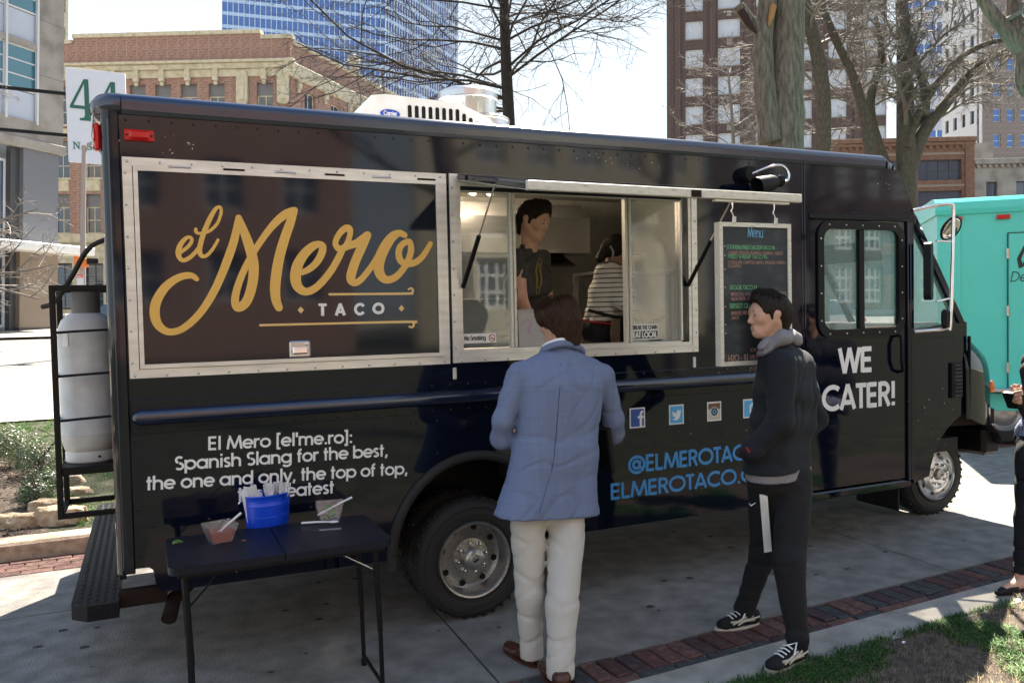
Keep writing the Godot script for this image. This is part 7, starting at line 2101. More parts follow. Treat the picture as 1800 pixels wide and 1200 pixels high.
	for an in [Vector3(4.776, 0.122, 1.080), Vector3(5.340, 0.056, 0.950)]:
		var ft := Field.new(Vector3(an.x - 0.3, -0.01, an.z - 0.15), Vector3(an.x + 0.15, 0.32, an.z + 0.15), 0.008)
		ft.cap(an, Vector3(an.x, 0.07, an.z), 0.036, 0.034, 0.02)
		ft.cap(Vector3(an.x, 0.06, an.z), Vector3(an.x - 0.13, 0.035, an.z - 0.01), 0.036, 0.026, 0.02)
		ft.mesh(sk)
		var fm := MB.new()
		var sf := Field.new(Vector3(an.x - 0.3, -0.01, an.z - 0.15), Vector3(an.x + 0.15, 0.15, an.z + 0.15), 0.007)
		sf.cap(Vector3(an.x + 0.03, 0.03, an.z), Vector3(an.x - 0.2, 0.022, an.z - 0.015), 0.033, 0.014, 0.01)
		sf.cap(Vector3(an.x - 0.08, 0.03, an.z - 0.005), Vector3(an.x - 0.18, 0.022, an.z - 0.015), 0.042, 0.02, 0.01)
		sf.clip(Vector3(0, 0.052, 0), Vector3.UP)
		sf.clip(Vector3(0, 0.004, 0), Vector3.DOWN)
		sf.mesh(fm)
		part("flat_shoe", fm, M.black_matte, t)
	part("body", sk, M.skin, t)
	part("hair", hr, M.hair_dark, t)
	var ph := thing("mobile_phone", Vector3(4.643, 1.184, 1.100), "black phone held in the hands of the woman in the cardigan", "phone")
	part("case", MB.new().box(Vector3(4.680, 1.170, 1.085), Vector3(0.03, 0.11, 0.075), 0.006, Basis(Vector3(0, 0, 1), 0.5)), M.black_matte, ph)

func brick_tex(called: String, base: Array, mort: Array, rep := 1.25) -> StandardMaterial3D:    # courses too far off to tell bricks apart
	var rg := RandomNumberGenerator.new()
	rg.seed = called.hash()
	var im := Image.create(128, 128, false, Image.FORMAT_RGB8)
	im.fill(lin(mort[0], mort[1], mort[2]))
	for row in 12:
		for k in 5:
			var s := rg.randf_range(0.65, 1.3)
			var x0 := k * 26 - (13 if row % 2 else 0)
			im.fill_rect(Rect2i(x0, row * 128 / 12 + 1, 24, 9), lin(base[0] * s, base[1] * s, base[2] * s))
	var m := mat(called, Color.WHITE, 0.9)
	m.albedo_texture = ImageTexture.create_from_image(im)
	tri_scale(m, rep, false)
	return m

func wall_frame(p: Vector3, ang: float) -> Transform3D:    # x runs along the wall to the viewer's right, z points out of it
	var a := deg_to_rad(ang)
	var e := Vector3(sin(a), 0, -cos(a))
	return Transform3D(Basis(e, Vector3.UP, e.cross(Vector3.UP)), p)

func place(called: String, b: MB, m: Material, parent: Node3D, F: Transform3D) -> MeshInstance3D:
	return copy_part(called, b.mesh(), m, parent, F)

var win_cache := {}
func windows(parent: Node3D, F: Transform3D, rects: Array, fw: float, mf: Material, mg: Material, nx := 1, ny := 1, recess := 0.2) -> void:
	for r in rects:
		var w: float = snappedf(r[2] - r[0], 0.01)
		var h: float = snappedf(r[3] - r[1], 0.01)
		var key := "%.2f %.2f %.2f %d %d" % [w, h, fw, nx, ny]
		if not win_cache.has(key):
			var b := MB.new()
			frame4(b, 0, 0, w, h, fw, -0.08, 0.0)
			for k in range(1, nx): b.span(Vector3(w * k / nx - fw * 0.4, fw, -0.07), Vector3(w * k / nx + fw * 0.4, h - fw, -0.01))
			for k in range(1, ny): b.span(Vector3(fw, h * k / ny - fw * 0.4, -0.06), Vector3(w - fw, h * k / ny + fw * 0.4, -0.015))
			win_cache[key] = [b.mesh(), MB.new().span(Vector3(fw * 0.5, fw * 0.5, -0.05), Vector3(w - fw * 0.5, h - fw * 0.5, -0.04)).mesh()]
		var o := copy_part("window", win_cache[key][0], mf, parent, F * Transform3D(Basis(), Vector3(r[0], r[1], -recess)))
		var jig := Basis(Vector3.UP, sin(r[0] * 7.0 + r[1]) * 0.012)
		copy_part("pane", win_cache[key][1], mg, o, Transform3D(jig, Vector3.ZERO))

func grid(x0: float, dx: float, nx: int, w: float, y0: float, dy: float, ny: int, h: float) -> Array:
	var out := []
	for i in nx:
		for j in ny: out.append([x0 + dx * i, y0 + dy * j, x0 + dx * i + w, y0 + dy * j + h])
	return out

func city() -> void:
	var gl := mat("facade_glass", lin(0.03, 0.055, 0.09), 0.06)
	gl.metallic_specular = 0.9
	var gb := mat("tower_glass", lin(0.05, 0.13, 0.36), 0.08, 0.35)
	gb.metallic_specular = 1.0
	var blind := mat("window_blind", lin(0.46, 0.5, 0.56), 0.3)
	var teal_g := mat("teal_glass", lin(0.03, 0.14, 0.2), 0.06)
	teal_g.metallic_specular = 0.9
	toned("limestone", 0.01, 101, [[0.0, lin(0.17, 0.16, 0.14)], [0.5, lin(0.27, 0.255, 0.23)], [1.0, lin(0.33, 0.31, 0.29)]], 0.12, 0.9, 0.0, 0.1, false, 512)
	toned("cream_stone", 0.015, 103, [[0.0, lin(0.33, 0.3, 0.22)], [0.5, lin(0.47, 0.44, 0.34)], [1.0, lin(0.54, 0.51, 0.42)]], 0.2, 0.9, 0.0, 0.1, false, 512)
	toned("granite_grey", 0.35, 105, ramp([0.07, 0.075, 0.09], [0.22, 0.23, 0.26]), 1.2, 0.6, 0.0, 0.1, false)
	toned("granite_tan", 0.35, 107, ramp([0.12, 0.09, 0.07], [0.34, 0.28, 0.22]), 1.2, 0.6, 0.0, 0.1, false)
	brick_tex("red_brick", [0.25, 0.14, 0.115], [0.36, 0.3, 0.26])
	brick_tex("brown_brick", [0.085, 0.055, 0.05], [0.11, 0.09, 0.085])
	brick_tex("orange_brick", [0.17, 0.085, 0.055], [0.18, 0.13, 0.1])
	brick_tex("pale_brick", [0.2, 0.17, 0.16], [0.24, 0.21, 0.2])
	mat("white_frame", lin(0.55, 0.56, 0.58), 0.5)
	mat("panel_white", lin(0.42, 0.46, 0.55), 0.4)
	mat("dark_frame", lin(0.05, 0.05, 0.055), 0.5)
	mat("spandrel_blue", lin(0.36, 0.5, 0.72), 0.25)
	mat("mullion_pale", lin(0.6, 0.66, 0.74), 0.3)
	# ---- stone office at the street corner ----
	var pa := Vector3(-4.038, 1.518, -41.358)
	var F := wall_frame(Vector3(pa.x, 1.2, pa.z), 45)
	var t := thing("stone_office", F.origin, "grey stone and granite office block with blue glass bays and a flat canopy", "building")
	var e0 := 0.75
	var holes := []
	for j in 6: holes.append([-5.6, 10.1 + 3.72 * j, -0.62, 13.5 + 3.72 * j])
	place("stone_wall", holed(MB.new(), -16.0, 9.1, e0, 34.0, -0.6, 0.0, holes), M.limestone, t, F)
	place("return_wall", MB.new().span(Vector3(e0 - 0.6, 0, -24), Vector3(e0, 34, -0.61)), M.limestone, t, F)
	place("ledge", MB.new().span(Vector3(-16, 8.8, -0.3), Vector3(e0 + 0.1, 9.25, 0.12), 0.03), M.limestone, t, F)
	for j in 6:
		var y := 10.1 + 3.72 * j
		place("spandrel_panel", MB.new().span(Vector3(-5.6, y - 0.05, -0.2), Vector3(-0.62, y + 1.3, -0.15)), M.panel_white, t, F)
		windows(t, F, [[-5.6, y + 1.35, -2.3, y + 3.4], [-2.26, y + 1.35, -0.62, y + 3.4]], 0.07, M.white_frame, M.teal_glass, 1, 3, 0.1)
	for k in 3: place("mullion", MB.new().span(Vector3(-0.72 - 1.6 * k, 10.0, -0.12), Vector3(-0.62 - 1.6 * k, 34, 0.03)), M.white_frame, t, F)
	for y in [12.4, 15.0, 17.6]: place("stone_joint", MB.new().span(Vector3(-0.6, y, 0.0), Vector3(e0, y + 0.03, 0.004)), M.granite_grey, t, F)
	place("granite_pier", MB.new().span(Vector3(-1.35, 4.35, -0.6), Vector3(e0 - 0.2, 8.8, -0.04)), M.granite_grey, t, F)
	place("granite_pier", MB.new().span(Vector3(-1.5, 0.3, -0.6), Vector3(e0 - 0.2, 3.9, -0.03)), M.granite_tan, t, F)
	place("pier_base", MB.new().span(Vector3(-1.55, 0.0, -0.6), Vector3(e0 - 0.15, 0.3, 0.02)), M.dark_frame, t, F)
	place("black_strip", MB.new().span(Vector3(-1.8, 0.0, -0.6), Vector3(-1.36, 8.8, -0.3)), M.dark_frame, t, F)
	place("shop_wall", MB.new().span(Vector3(-16, 0, -1.4), Vector3(-1.8, 8.8, -1.0)), M.granite_grey, t, F)
	windows(t, F, [[-5.4, 4.3, -1.82, 8.2], [-9.5, 4.3, -5.5, 8.2], [-5.4, 0.3, -1.82, 3.7], [-9.5, 0.3, -5.5, 3.7]], 0.12, M.white_frame, M.facade_glass, 2, 2, 0.6)
	place("canopy", MB.new().span(Vector3(-16, 3.9, -0.5), Vector3(1.3, 4.3, 1.6), 0.04), M.white_shell, t, F)
	# ---- slender pale tower behind it ----
	var pb := Vector3(-7.371, 25.991, -104.074)
	F = wall_frame(Vector3(pb.x, 2, pb.z), 45)
	t = thing("slender_tower", F.origin, "slim beige tower edge rising behind the grey stone office", "building")
	var g := grid(-0.95, -3.0, 3, 0.6, 4.0, 3.5, 12, 1.7)
	place("wall", holed(MB.new(), -12, 0, 0, 60, -0.5, 0.0, g), M.cream_stone, t, F)
	place("return_wall", MB.new().span(Vector3(-0.5, 0, -12), Vector3(0, 60, -0.51)), M.cream_stone, t, F)
	windows(t, F, g, 0.1, M.dark_frame, M.facade_glass, 1, 2, 0.25)
	# ---- red brick block with the stone cornice ----
	var pc := Vector3(9.872, 2.502, -57.096)
	var base := 1.9
	var W := 23.0
	F = wall_frame(Vector3(pc.x, base, pc.z) + Vector3(sin(deg_to_rad(-60)), 0, -cos(deg_to_rad(-60))) * W, 120)
	F.origin.x += 0.3
	t = thing("brick_block", Vector3(pc.x, base, pc.z), "red brick block with a cream stone cornice, brackets and tall windows", "building")
	var xs := []
	for s in [1.95, 5.65, 7.8, 9.8, 11.8, 13.6, 15.4, 17.9, 20.2]: xs.append(W - s)
	holes = []
	for x in xs:
		for y in [[16.1, 18.95], [12.1, 14.9], [7.95, 10.9]]: holes.append([x - 0.62, y[0] - base, x + 0.62, y[1] - base])
	place("wall", holed(MB.new(), 0, 7.2 - base, W, 22.1 - base, -0.5, 0.0, holes), M.red_brick, t, F)
	windows(t, F, holes.map(func(h): return [h[0], h[1], h[2], h[1] + (h[3] - h[1]) * 0.68]), 0.09, M.cream_stone, M.facade_glass, 2, 2, 0.22)
	win_cache["sill"] = MB.new().span(Vector3(-0.85, -0.14, -0.2), Vector3(0.85, 0.0, 0.12), 0.02).mesh()
	var bbx := MB.new().span(Vector3(-0.62, 0, -0.3), Vector3(0.62, 0.95, -0.2)).mesh()
	for h in holes:
		copy_part("sill", win_cache["sill"], M.cream_stone, t, F * Transform3D(Basis(), Vector3((h[0] + h[2]) / 2, h[1], 0)))
		copy_part("blind_box", bbx, M.granite_grey, t, F * Transform3D(Basis(), Vector3((h[0] + h[2]) / 2, h[1] + (h[3] - h[1]) * 0.68, 0)))
	place("cornice", MB.new().span(Vector3(-0.2, 20.35 - base, -0.1), Vector3(W + 0.4, 20.55 - base, 0.5), 0.03).span(Vector3(-0.2, 19.95 - base, -0.1), Vector3(W + 0.25, 20.349 - base, 0.32), 0.05).span(Vector3(-0.2, 19.4 - base, -0.1), Vector3(W + 0.12, 19.949 - base, 0.12), 0.02), M.cream_stone, t, F)
	for k in 19: place("coping_stone", MB.new().span(Vector3(1.22 * k, (22.1 if k < 5 or k > 16 else 22.5) - base, -0.6), Vector3(1.22 * k + 1.2, (22.38 if k < 5 or k > 16 else 22.8) - base, 0.12), 0.02), M.cream_stone, t, F)
	place("parapet_step", MB.new().span(Vector3(6.12, 21.9 - base, -0.5), Vector3(20.7, 22.5 - base, -0.01)), M.red_brick, t, F)
	var brk := MB.new().span(Vector3(-0.2, -0.9, 0.0), Vector3(0.2, 0.0, 0.3), 0.04).span(Vector3(-0.14, -1.2, 0.0), Vector3(0.14, -0.901, 0.18), 0.04).mesh()
	for x in xs: copy_part("bracket", brk, M.cream_stone, t, F * Transform3D(Basis(), Vector3(x, 20.0 - base, 0.06)))
	var orn := MB.new().prism(round_rect(-0.42, -2.0, 0.42, 0.5, 0.36), 0.25, Transform3D(Basis(), Vector3(0, 0, 0.25))).prism(round_rect(-0.2, -1.7, 0.2, 0.0, 0.18), 0.1, Transform3D(Basis(), Vector3(0, 0, 0.32))).mesh()
	for s in [0.5, 3.6, 14.5, 22.4]: copy_part("pilaster_ornament", orn, M.cream_stone, t, F * Transform3D(Basis(), Vector3(W - s, 19.3 - base, 0.06)))
	place("string_course", MB.new().span(Vector3(0, 15.1 - base, -0.1), Vector3(W + 0.1, 15.8 - base, 0.2), 0.05), M.cream_stone, t, F)
	for x in xs: place("spandrel_ornament", MB.new().span(Vector3(x - 0.6, 11.1 - base, -0.06), Vector3(x + 0.6, 12.0 - base, 0.06), 0.05), M.cream_stone, t, F)
	place("string_course", MB.new().span(Vector3(0, 7.2 - base, -0.1), Vector3(W + 0.15, 7.9 - base, 0.25), 0.05), M.cream_stone, t, F)
	holes = []
	for x in xs: holes.append([x - 0.8, 0.3, x + 0.8, 3.8])
	place("ground_storey", holed(MB.new(), 0, 0, W + 0.05, 7.19 - base, -0.5, 0.04, holes), M.cream_stone, t, F)
	windows(t, F, holes, 0.12, M.dark_frame, M.facade_glass, 2, 2, 0.25)
	for k in 8: place("stone_joint", MB.new().span(Vector3(0, 0.5 + 0.6 * k, 0.041), Vector3(W, 0.53 + 0.6 * k, 0.045)), M.limestone, t, F)
	var F2 := wall_frame(Vector3(pc.x, base, pc.z), 44.5)
	holes = []
	for s in [2.3, 5.9, 9.4, 13.0, 16.6]:
		for y in [[16.0, 18.8], [11.8, 14.5]]: holes.append([s, y[0] - base, s + 1.4, y[1] - base])
	place("side_wall", holed(MB.new(), 0, 0, 22.0, 21.9 - base, -0.5, -0.02, holes), M.red_brick, t, F2)
	windows(t, F2, holes, 0.1, M.cream_stone, M.facade_glass, 2, 2, 0.22)
	place("side_cornice", MB.new().span(Vector3(-0.3, 19.4 - base, -0.1), Vector3(22.0, 20.5 - base, 0.3), 0.08).span(Vector3(0.2, 21.9 - base, -0.6), Vector3(22, 22.2 - base, 0.1), 0.02), M.cream_stone, t, F2)
	for k in 6: copy_part("bracket", brk, M.cream_stone, t, F2 * Transform3D(Basis(), Vector3(1.4 + 3.55 * k, 19.7 - base, 0.0)))
	place("parapet_urn", MB.new().lathe([Vector2(0.45, 0.0), Vector2(0.5, 0.3), Vector2(0.3, 0.6), Vector2(0.55, 1.0), Vector2(0.45, 1.4), Vector2(0.0, 1.6)], 12, Transform3D(Basis(), Vector3(9.6, 22.2 - base, -0.2))), M.cream_stone, t, F2)
	place("roof_unit", MB.new().span(Vector3(3.6, 19.0, -5), Vector3(5.6, 23.3 - base, -3), 0.05), M.limestone, t, F)
	place("roof_slab", MB.new().span(Vector3(0, 21.4 - base, -20), Vector3(22.4, 21.6 - base, -0.55)), M.limestone, t, F)
	# ---- blue glass tower ----
	var pd := Vector3(67.589, 4.193, -234.132)
	F = wall_frame(Vector3(pd.x, 3, pd.z), 99)
	t = thing("glass_tower", F.origin, "tall blue mirrored glass tower with pale mullions and banded floors", "building")
	place("core", MB.new().span(Vector3(-46, 0, -30), Vector3(-0.3, 130, -0.35)), M.spandrel_blue, t, F)
	var pane := MB.new().span(Vector3(0.06, 0.0, -0.1), Vector3(1.42, 2.55, -0.05)).mesh()
	var y0 := 66.0
	for j in 9:
		for i in 31:
			var jig := Basis(Vector3.UP, sin(i * 12.9 + j * 78.2) * 0.006) * Basis(Vector3(1, 0, 0), sin(i * 3.1 + j * 9.7) * 0.006)
			copy_part("pane", pane, M.tower_glass, t, F * Transform3D(jig, Vector3(-46.0 + 1.48 * i, y0 + 3.62 * j, -0.1)))
		place("spandrel", MB.new().span(Vector3(-46, y0 + 3.62 * j + 2.6, -0.3), Vector3(0, y0 + 3.62 * j + 3.58, -0.12)), M.spandrel_blue, t, F)
	var fin := MB.new().span(Vector3(-0.07, 55, -0.2), Vector3(0.07, 110, 0.12)).mesh()
	for i in 32: copy_part("mullion", fin, M.mullion_pale, t, F * Transform3D(Basis(), Vector3(-46.0 + 1.48 * i, 0, 0)))
	F2 = wall_frame(Vector3(pd.x, 3, pd.z), 50)
	place("side_core", MB.new().span(Vector3(0, 0, -30), Vector3(43.5, 130, -0.35)), M.tower_glass, t, F2)
	for i in 30: copy_part("side_mullion", fin, M.mullion_pale, t, F2 * Transform3D(Basis(), Vector3(1.45 * i, 0, 0)))
	for j in 12: place("side_spandrel", MB.new().span(Vector3(0, y0 - 7.2 + 3.62 * j + 2.3, -0.34), Vector3(43.5, y0 - 7.2 + 3.62 * j + 3.4, -0.2)), M.spandrel_blue, t, F2)
	# ---- brown brick tower ----
	var pe := Vector3(61.566, 2.049, -83.282)
	F = wall_frame(Vector3(pe.x, 1.5, pe.z), 125)
	t = thing("brown_tower", F.origin, "tall brown brick tower with rows of white framed sash windows", "building")
	var small := grid(2.35, 8.6, 3, 2.15, 6.0, 3.55, 12, 2.25)
	var wide := grid(6.35, 8.6, 3, 2.7, 6.0, 3.55, 12, 2.25)
	place("wall", holed(MB.new(), 0, 0, 24.0, 52, -0.6, 0.0, small + wide), M.brown_brick, t, F)
	windows(t, F, small, 0.13, M.white_frame, blind, 2, 2, 0.25)
	windows(t, F, wide, 0.13, M.white_frame, blind, 3, 2, 0.25)
	for k in 6: place("pier", MB.new().span(Vector3(1.0 + 4.3 * k, 0, 0.0), Vector3(1.75 + 4.3 * k, 52, 0.22)), M.brown_brick, t, F)
	var plq := MB.new().span(Vector3(-0.28, -0.35, 0.0), Vector3(0.28, 0.35, 0.06)).mesh()
	for w in wide: copy_part("stone_plaque", plq, M.limestone, t, F * Transform3D(Basis(), Vector3((w[0] + w[2]) / 2, w[3] + 0.65, 0)))
	for w in small + wide: copy_part("sill", win_cache["sill"], M.limestone, t, F * Transform3D(Basis().scaled(Vector3((w[2] - w[0]) / 1.7, 1, 1)), Vector3((w[0] + w[2]) / 2, w[1], 0)))
	place("return_wall", MB.new().span(Vector3(0, 0, -18), Vector3(0.6, 52, -0.61)).span(Vector3(23.4, 0, -18), Vector3(24, 52, -0.61)), M.brown_brick, t, F)
	# ---- pale banded tower, farther right ----
	var pf := Vector3(139.262, 1.245, -114.266)
	F = wall_frame(Vector3(pf.x, 1, pf.z), 110)
	t = thing("banded_tower", F.origin, "pale concrete tower with bands of blue windows behind the bare trees", "building")
	g = []
	for j in 14: g.append([0.4, 8.0 + 4.3 * j, 23.0, 10.1 + 4.3 * j])
	place("wall", holed(MB.new(), 0, 0, 25, 80, -0.5, 0.0, g), M.panel_white, t, F)
	var cells := []
	for j in 14:
		for i in 9: cells.append([0.4 + 2.5 * i, 8.0 + 4.3 * j, 0.4 + 2.5 * i + 2.45, 10.1 + 4.3 * j])
	windows(t, F, cells, 0.12, M.mullion_pale, M.tower_glass, 1, 1, 0.2)
	place("side_wall", MB.new().span(Vector3(-4.3, 0, -20), Vector3(-0.001, 80, -4.0)), M.white_shell, t, F)  # white wall colour stands for direct sun on this side
	for j in 14: windows(t, F, [[-3.9, 8.0 + 4.3 * j, -2.5, 10.2 + 4.3 * j], [-2.0, 8.0 + 4.3 * j, -0.6, 10.2 + 4.3 * j]], 0.12, M.white_frame, M.facade_glass, 1, 2, 3.95)
	# ---- grey-pink brick tower at the right edge ----
	var pg := Vector3(111.894, 1.139, -77.177)
	F = wall_frame(Vector3(pg.x, 1, pg.z), 110)
	t = thing("pale_brick_tower", F.origin, "grey pink brick tower with narrow paired windows near the right edge", "building")
	g = grid(2.2, 2.1, 4, 1.1, 5.0, 3.7, 13, 1.9)
	place("wall", holed(MB.new(), 0, 0, 14, 60, -0.5, 0.0, g), M.pale_brick, t, F)
	windows(t, F, g, 0.1, M.white_frame, M.tower_glass, 1, 2, 0.2)
	F2 = wall_frame(Vector3(pg.x, 1, pg.z) + Vector3(sin(deg_to_rad(20)), 0, -cos(deg_to_rad(20))) * 9.0, 200)
	g = grid(0.8, 2.05, 4, 0.9, 5.0, 3.7, 13, 1.9)
	place("side_wall", holed(MB.new(), 0, 0, 9.0, 60, -0.5, 0.0, g), M.white_shell, t, F2)  # painted white in place of the sunlight on this face
	windows(t, F2, g, 0.1, M.dark_frame, M.facade_glass, 1, 2, 0.2)
	# ---- low orange brick warehouse ----
	var ph := Vector3(57.417, 1.443, -37.980)
	F = wall_frame(Vector3(ph.x, 1, ph.z) - Vector3(sin(deg_to_rad(115)), 0, -cos(deg_to_rad(115))) * 11.0, 115)
	t = thing("orange_brick_warehouse", F.origin, "low orange brick warehouse with wide dark framed windows", "building")
	g = grid(3.2, 4.1, 2, 3.3, 3.2, 2.15, 1, 1.5)
	g = []
	for x in [2.6, 6.85]:
		for y in [10.1, 7.75, 5.4, 3.05]: g.append([x, y, x + 3.3, y + 1.55])
	place("wall", holed(MB.new(), 0, 0, 11, 13.2, -0.5, 0.0, g), M.orange_brick, t, F)
	windows(t, F, g, 0.09, M.dark_frame, M.facade_glass, 4, 2, 0.2)
	place("cornice", MB.new().span(Vector3(-0.1, 12.7, -0.2), Vector3(11.1, 12.95, 0.2), 0.03).span(Vector3(-0.1, 12.96, -0.2), Vector3(11.15, 13.3, 0.3), 0.03), M.orange_brick, t, F)
	for k in 22: place("dentil", MB.new().span(Vector3(0.1 + 0.5 * k, 12.45, 0.0), Vector3(0.35 + 0.5 * k, 12.69, 0.14)), M.orange_brick, t, F)
	place("corner_pier", MB.new().span(Vector3(10.35, 0, 0.0), Vector3(11, 13.2, 0.18)), M.orange_brick, t, F)
	for y in [9.6, 7.3, 12.0]: place("stone_band", MB.new().span(Vector3(0, y, 0.0), Vector3(10.34, y + 0.18, 0.07)), M.granite_tan, t, F)
	# ---- low pale stone front beside it ----
	F2 = wall_frame(Vector3(ph.x, 1, ph.z), 115)
	t = thing("pale_stone_front", F2.origin, "low pale stone shopfront with a dentil cornice next to the orange warehouse", "building")
	g = grid(1.0, 2.25, 5, 0.85, 8.6, -3.3, 2, 1.3)
	place("wall", holed(MB.new(), 0.01, 0, 14, 11.5, -0.5, -0.05, g), M.limestone, t, F2)
	windows(t, F2, g, 0.08, M.dark_frame, M.facade_glass, 1, 1, 0.25)
	place("cornice", MB.new().span(Vector3(0.01, 11.2, -0.2), Vector3(14, 11.6, 0.3), 0.03), M.limestone, t, F2)
	for k in 30: place("dentil", MB.new().span(Vector3(0.2 + 0.45 * k, 10.95, -0.05), Vector3(0.42 + 0.45 * k, 11.19, 0.15)), M.limestone, t, F2)
	place("roof_box", MB.new().span(Vector3(0.5, 11.6, -8), Vector3(3.2, 13.4, -3)), M.limestone, t, F2)
	# ---- buildings on the camera's side of the square, mirrored in the paint and glass ----
	F = Transform3D(Basis(Vector3(-1, 0, 0), Vector3.UP, Vector3(0, 0, -1)), Vector3(9, 0, 34))
	t = thing("square_brick_block", Vector3(-4, 0, 34), "brown brick block across the square behind the camera", "building")
	g = grid(1.5, 3.4, 8, 1.7, 2.5, 4.0, 5, 2.3)
	place("wall", holed(MB.new(), 0, 0, 30, 24, -0.5, 0.0, g), M.red_brick, t, F)
	windows(t, F, g, 0.12, M.white_frame, M.facade_glass, 2, 2, 0.2)
	place("cornice", MB.new().span(Vector3(-0.2, 23.2, -0.3), Vector3(30.2, 24.2, 0.5), 0.05), M.cream_stone, t, F)
	for q in [[34.0, 20.0, 40.0, 21.0, M.cream_stone, "pale stone block across the square behind the camera"], [66.0, 28.0, 44.0, 26.0, M.brown_brick, "dark brick block added at the far end of the square to darken reflections"]]:  # the dark block is added, hiding pale sky the paint would mirror
		F = Transform3D(Basis(Vector3(-1, 0, 0), Vector3.UP, Vector3(0, 0, -1)), Vector3(q[0], 0, q[2]))
		t = thing("square_block", Vector3(q[0] - 10, 0, q[2]), q[5], "building")
		g = grid(1.5, 3.2, int(q[1] / 3.4), 2.0, 2.0, 4.2, 4, 3.0)
		place("wall", holed(MB.new(), 0, 0, q[1], q[3], -0.5, 0.0, g), q[4], t, F)
		windows(t, F, g, 0.25, M.white_frame, M.facade_glass, 3, 3, 0.2)
	for q in [["stone_office", 0.05, 9.0], ["slender_tower", 0.05, 30.0], ["brick_block", 0.03, 17.0], ["glass_tower", 0.035, 80.0], ["brown_tower", 0.012, 30.0]]: lean(q[0], q[1], q[2])

# the street's uprights stand a little off the van's, which is parked on a camber
func lean(called: String, by: float, h: float) -> void:
	var o := get_node(called) as Node3D
	var ax := Vector3(sin(deg_to_rad(24.1)), 0, -cos(deg_to_rad(24.1)))
	var piv := o.position + Vector3(0, h, 0)
	var r := Basis(ax, by)
	o.transform = Transform3D(r * o.basis, piv + r * (o.position - piv))

# ---------- trees ----------
func grow(b: MB, p: Vector3, d: Vector3, lenn: float, r: float, lvl: int, o: Dictionary, rg: RandomNumberGenerator) -> void:
	var seg: int = 5 if lvl <= 1 else (4 if lvl == 2 else 3)
	var pts := [p]
	var rad := [r]
	var q := p
	var dir := d.normalized()
	var wob: float = o.wob * (1.0 + 0.25 * lvl)
	for k in seg:
		dir = (dir + Vector3(rg.randf_range(-1, 1), rg.randf_range(-1, 1), rg.randf_range(-1, 1)) * wob + Vector3(0, o.lift / (1.0 + lvl * 0.5), 0)).normalized()
		q += dir * lenn / seg
		pts.append(q); rad.append(lerpf(r, r * 0.35, float(k + 1) / seg))
	b.tube(pts, rad, [9, 7, 5, 4, 3, 3][mini(lvl, 5)], false)
	if lvl >= o.levels: return
	var n: int = o.kids[mini(lvl, o.kids.size() - 1)]
	for k in n:
		var f: float = lerpf(o.from, 0.98, (k + rg.randf() * 0.8) / n)
		var idx := clampi(int(f * seg), 0, seg - 1)
		var at: Vector3 = pts[idx].lerp(pts[idx + 1], f * seg - idx)
		var tang: Vector3 = (pts[idx + 1] - pts[idx]).normalized()
		var side := tang.cross(Vector3(rg.randf_range(-1, 1), rg.randf_range(-1, 1), rg.randf_range(-1, 1))).normalized()
		side.y *= o.flat
		side = side.normalized()
		var nd := (tang * rg.randf_range(0.5, 1.0) + side * rg.randf_range(0.6, 1.1)).normalized()
		grow(b, at, nd, lenn * rg.randf_range(0.35, 0.62) * (1.0 - 0.35 * f), maxf(r * lerpf(0.6, 0.3, f), o.tip), lvl + 1, o, rg)

func bare_tree(label: String, limbs: Array, bark: Material, o: Dictionary, sd: int, twig: Material = null) -> void:
	var rg := RandomNumberGenerator.new()
	rg.seed = sd
	var base: Vector3 = limbs[0][0][0]
	var t := thing("bare_tree", base, label, "tree")
	var tb := MB.new()
	var nz := noise(1.3, sd, 3)
	for l in limbs:
		var pts := smooth3(l[0], 5)
		var rad := []
		for k in pts.size():
			var f := float(k) / (pts.size() - 1)
			rad.append(lerpf(l[1], l[2], f) * (1.0 + 0.1 * nz.get_noise_1d(k * 0.9 + l[1] * 50.0)))
		if l.size() > 4: rad[-1] = rad[-2]
		tb.tube(pts, rad, 14, true)
	part("trunk", tb, bark, t)
	var cb := MB.new()
	for l in limbs:
		var n: int = l[3]
		var pts := smooth3(l[0], 8)
		for k in n:
			var f: float = lerpf(o.get("start", 0.35), 1.0, (k + rg.randf() * 0.6) / n)
			var i := clampi(int(f * (pts.size() - 1)), 0, pts.size() - 2)
			var tang: Vector3 = (pts[i + 1] - pts[i]).normalized()
			var a := rg.randf() * TAU
			var side := Vector3(cos(a), 0, sin(a))
			if o.has("toward"): side = (side + o.toward * rg.randf_range(0.3, 1.6)).normalized()
			var nd: Vector3 = (side * rg.randf_range(0.7, 1.1) + tang * o.get("upward", 0.45)).normalized()
			grow(cb, pts[i], nd, o.length * rg.randf_range(0.6, 1.1) * (1.1 - 0.5 * f), maxf(lerpf(l[1], l[2], f) * o.get("thick", 0.36), 0.014), 1, o, rg)
	if cb.v.size(): part("crown", cb, twig if twig else bark, t)

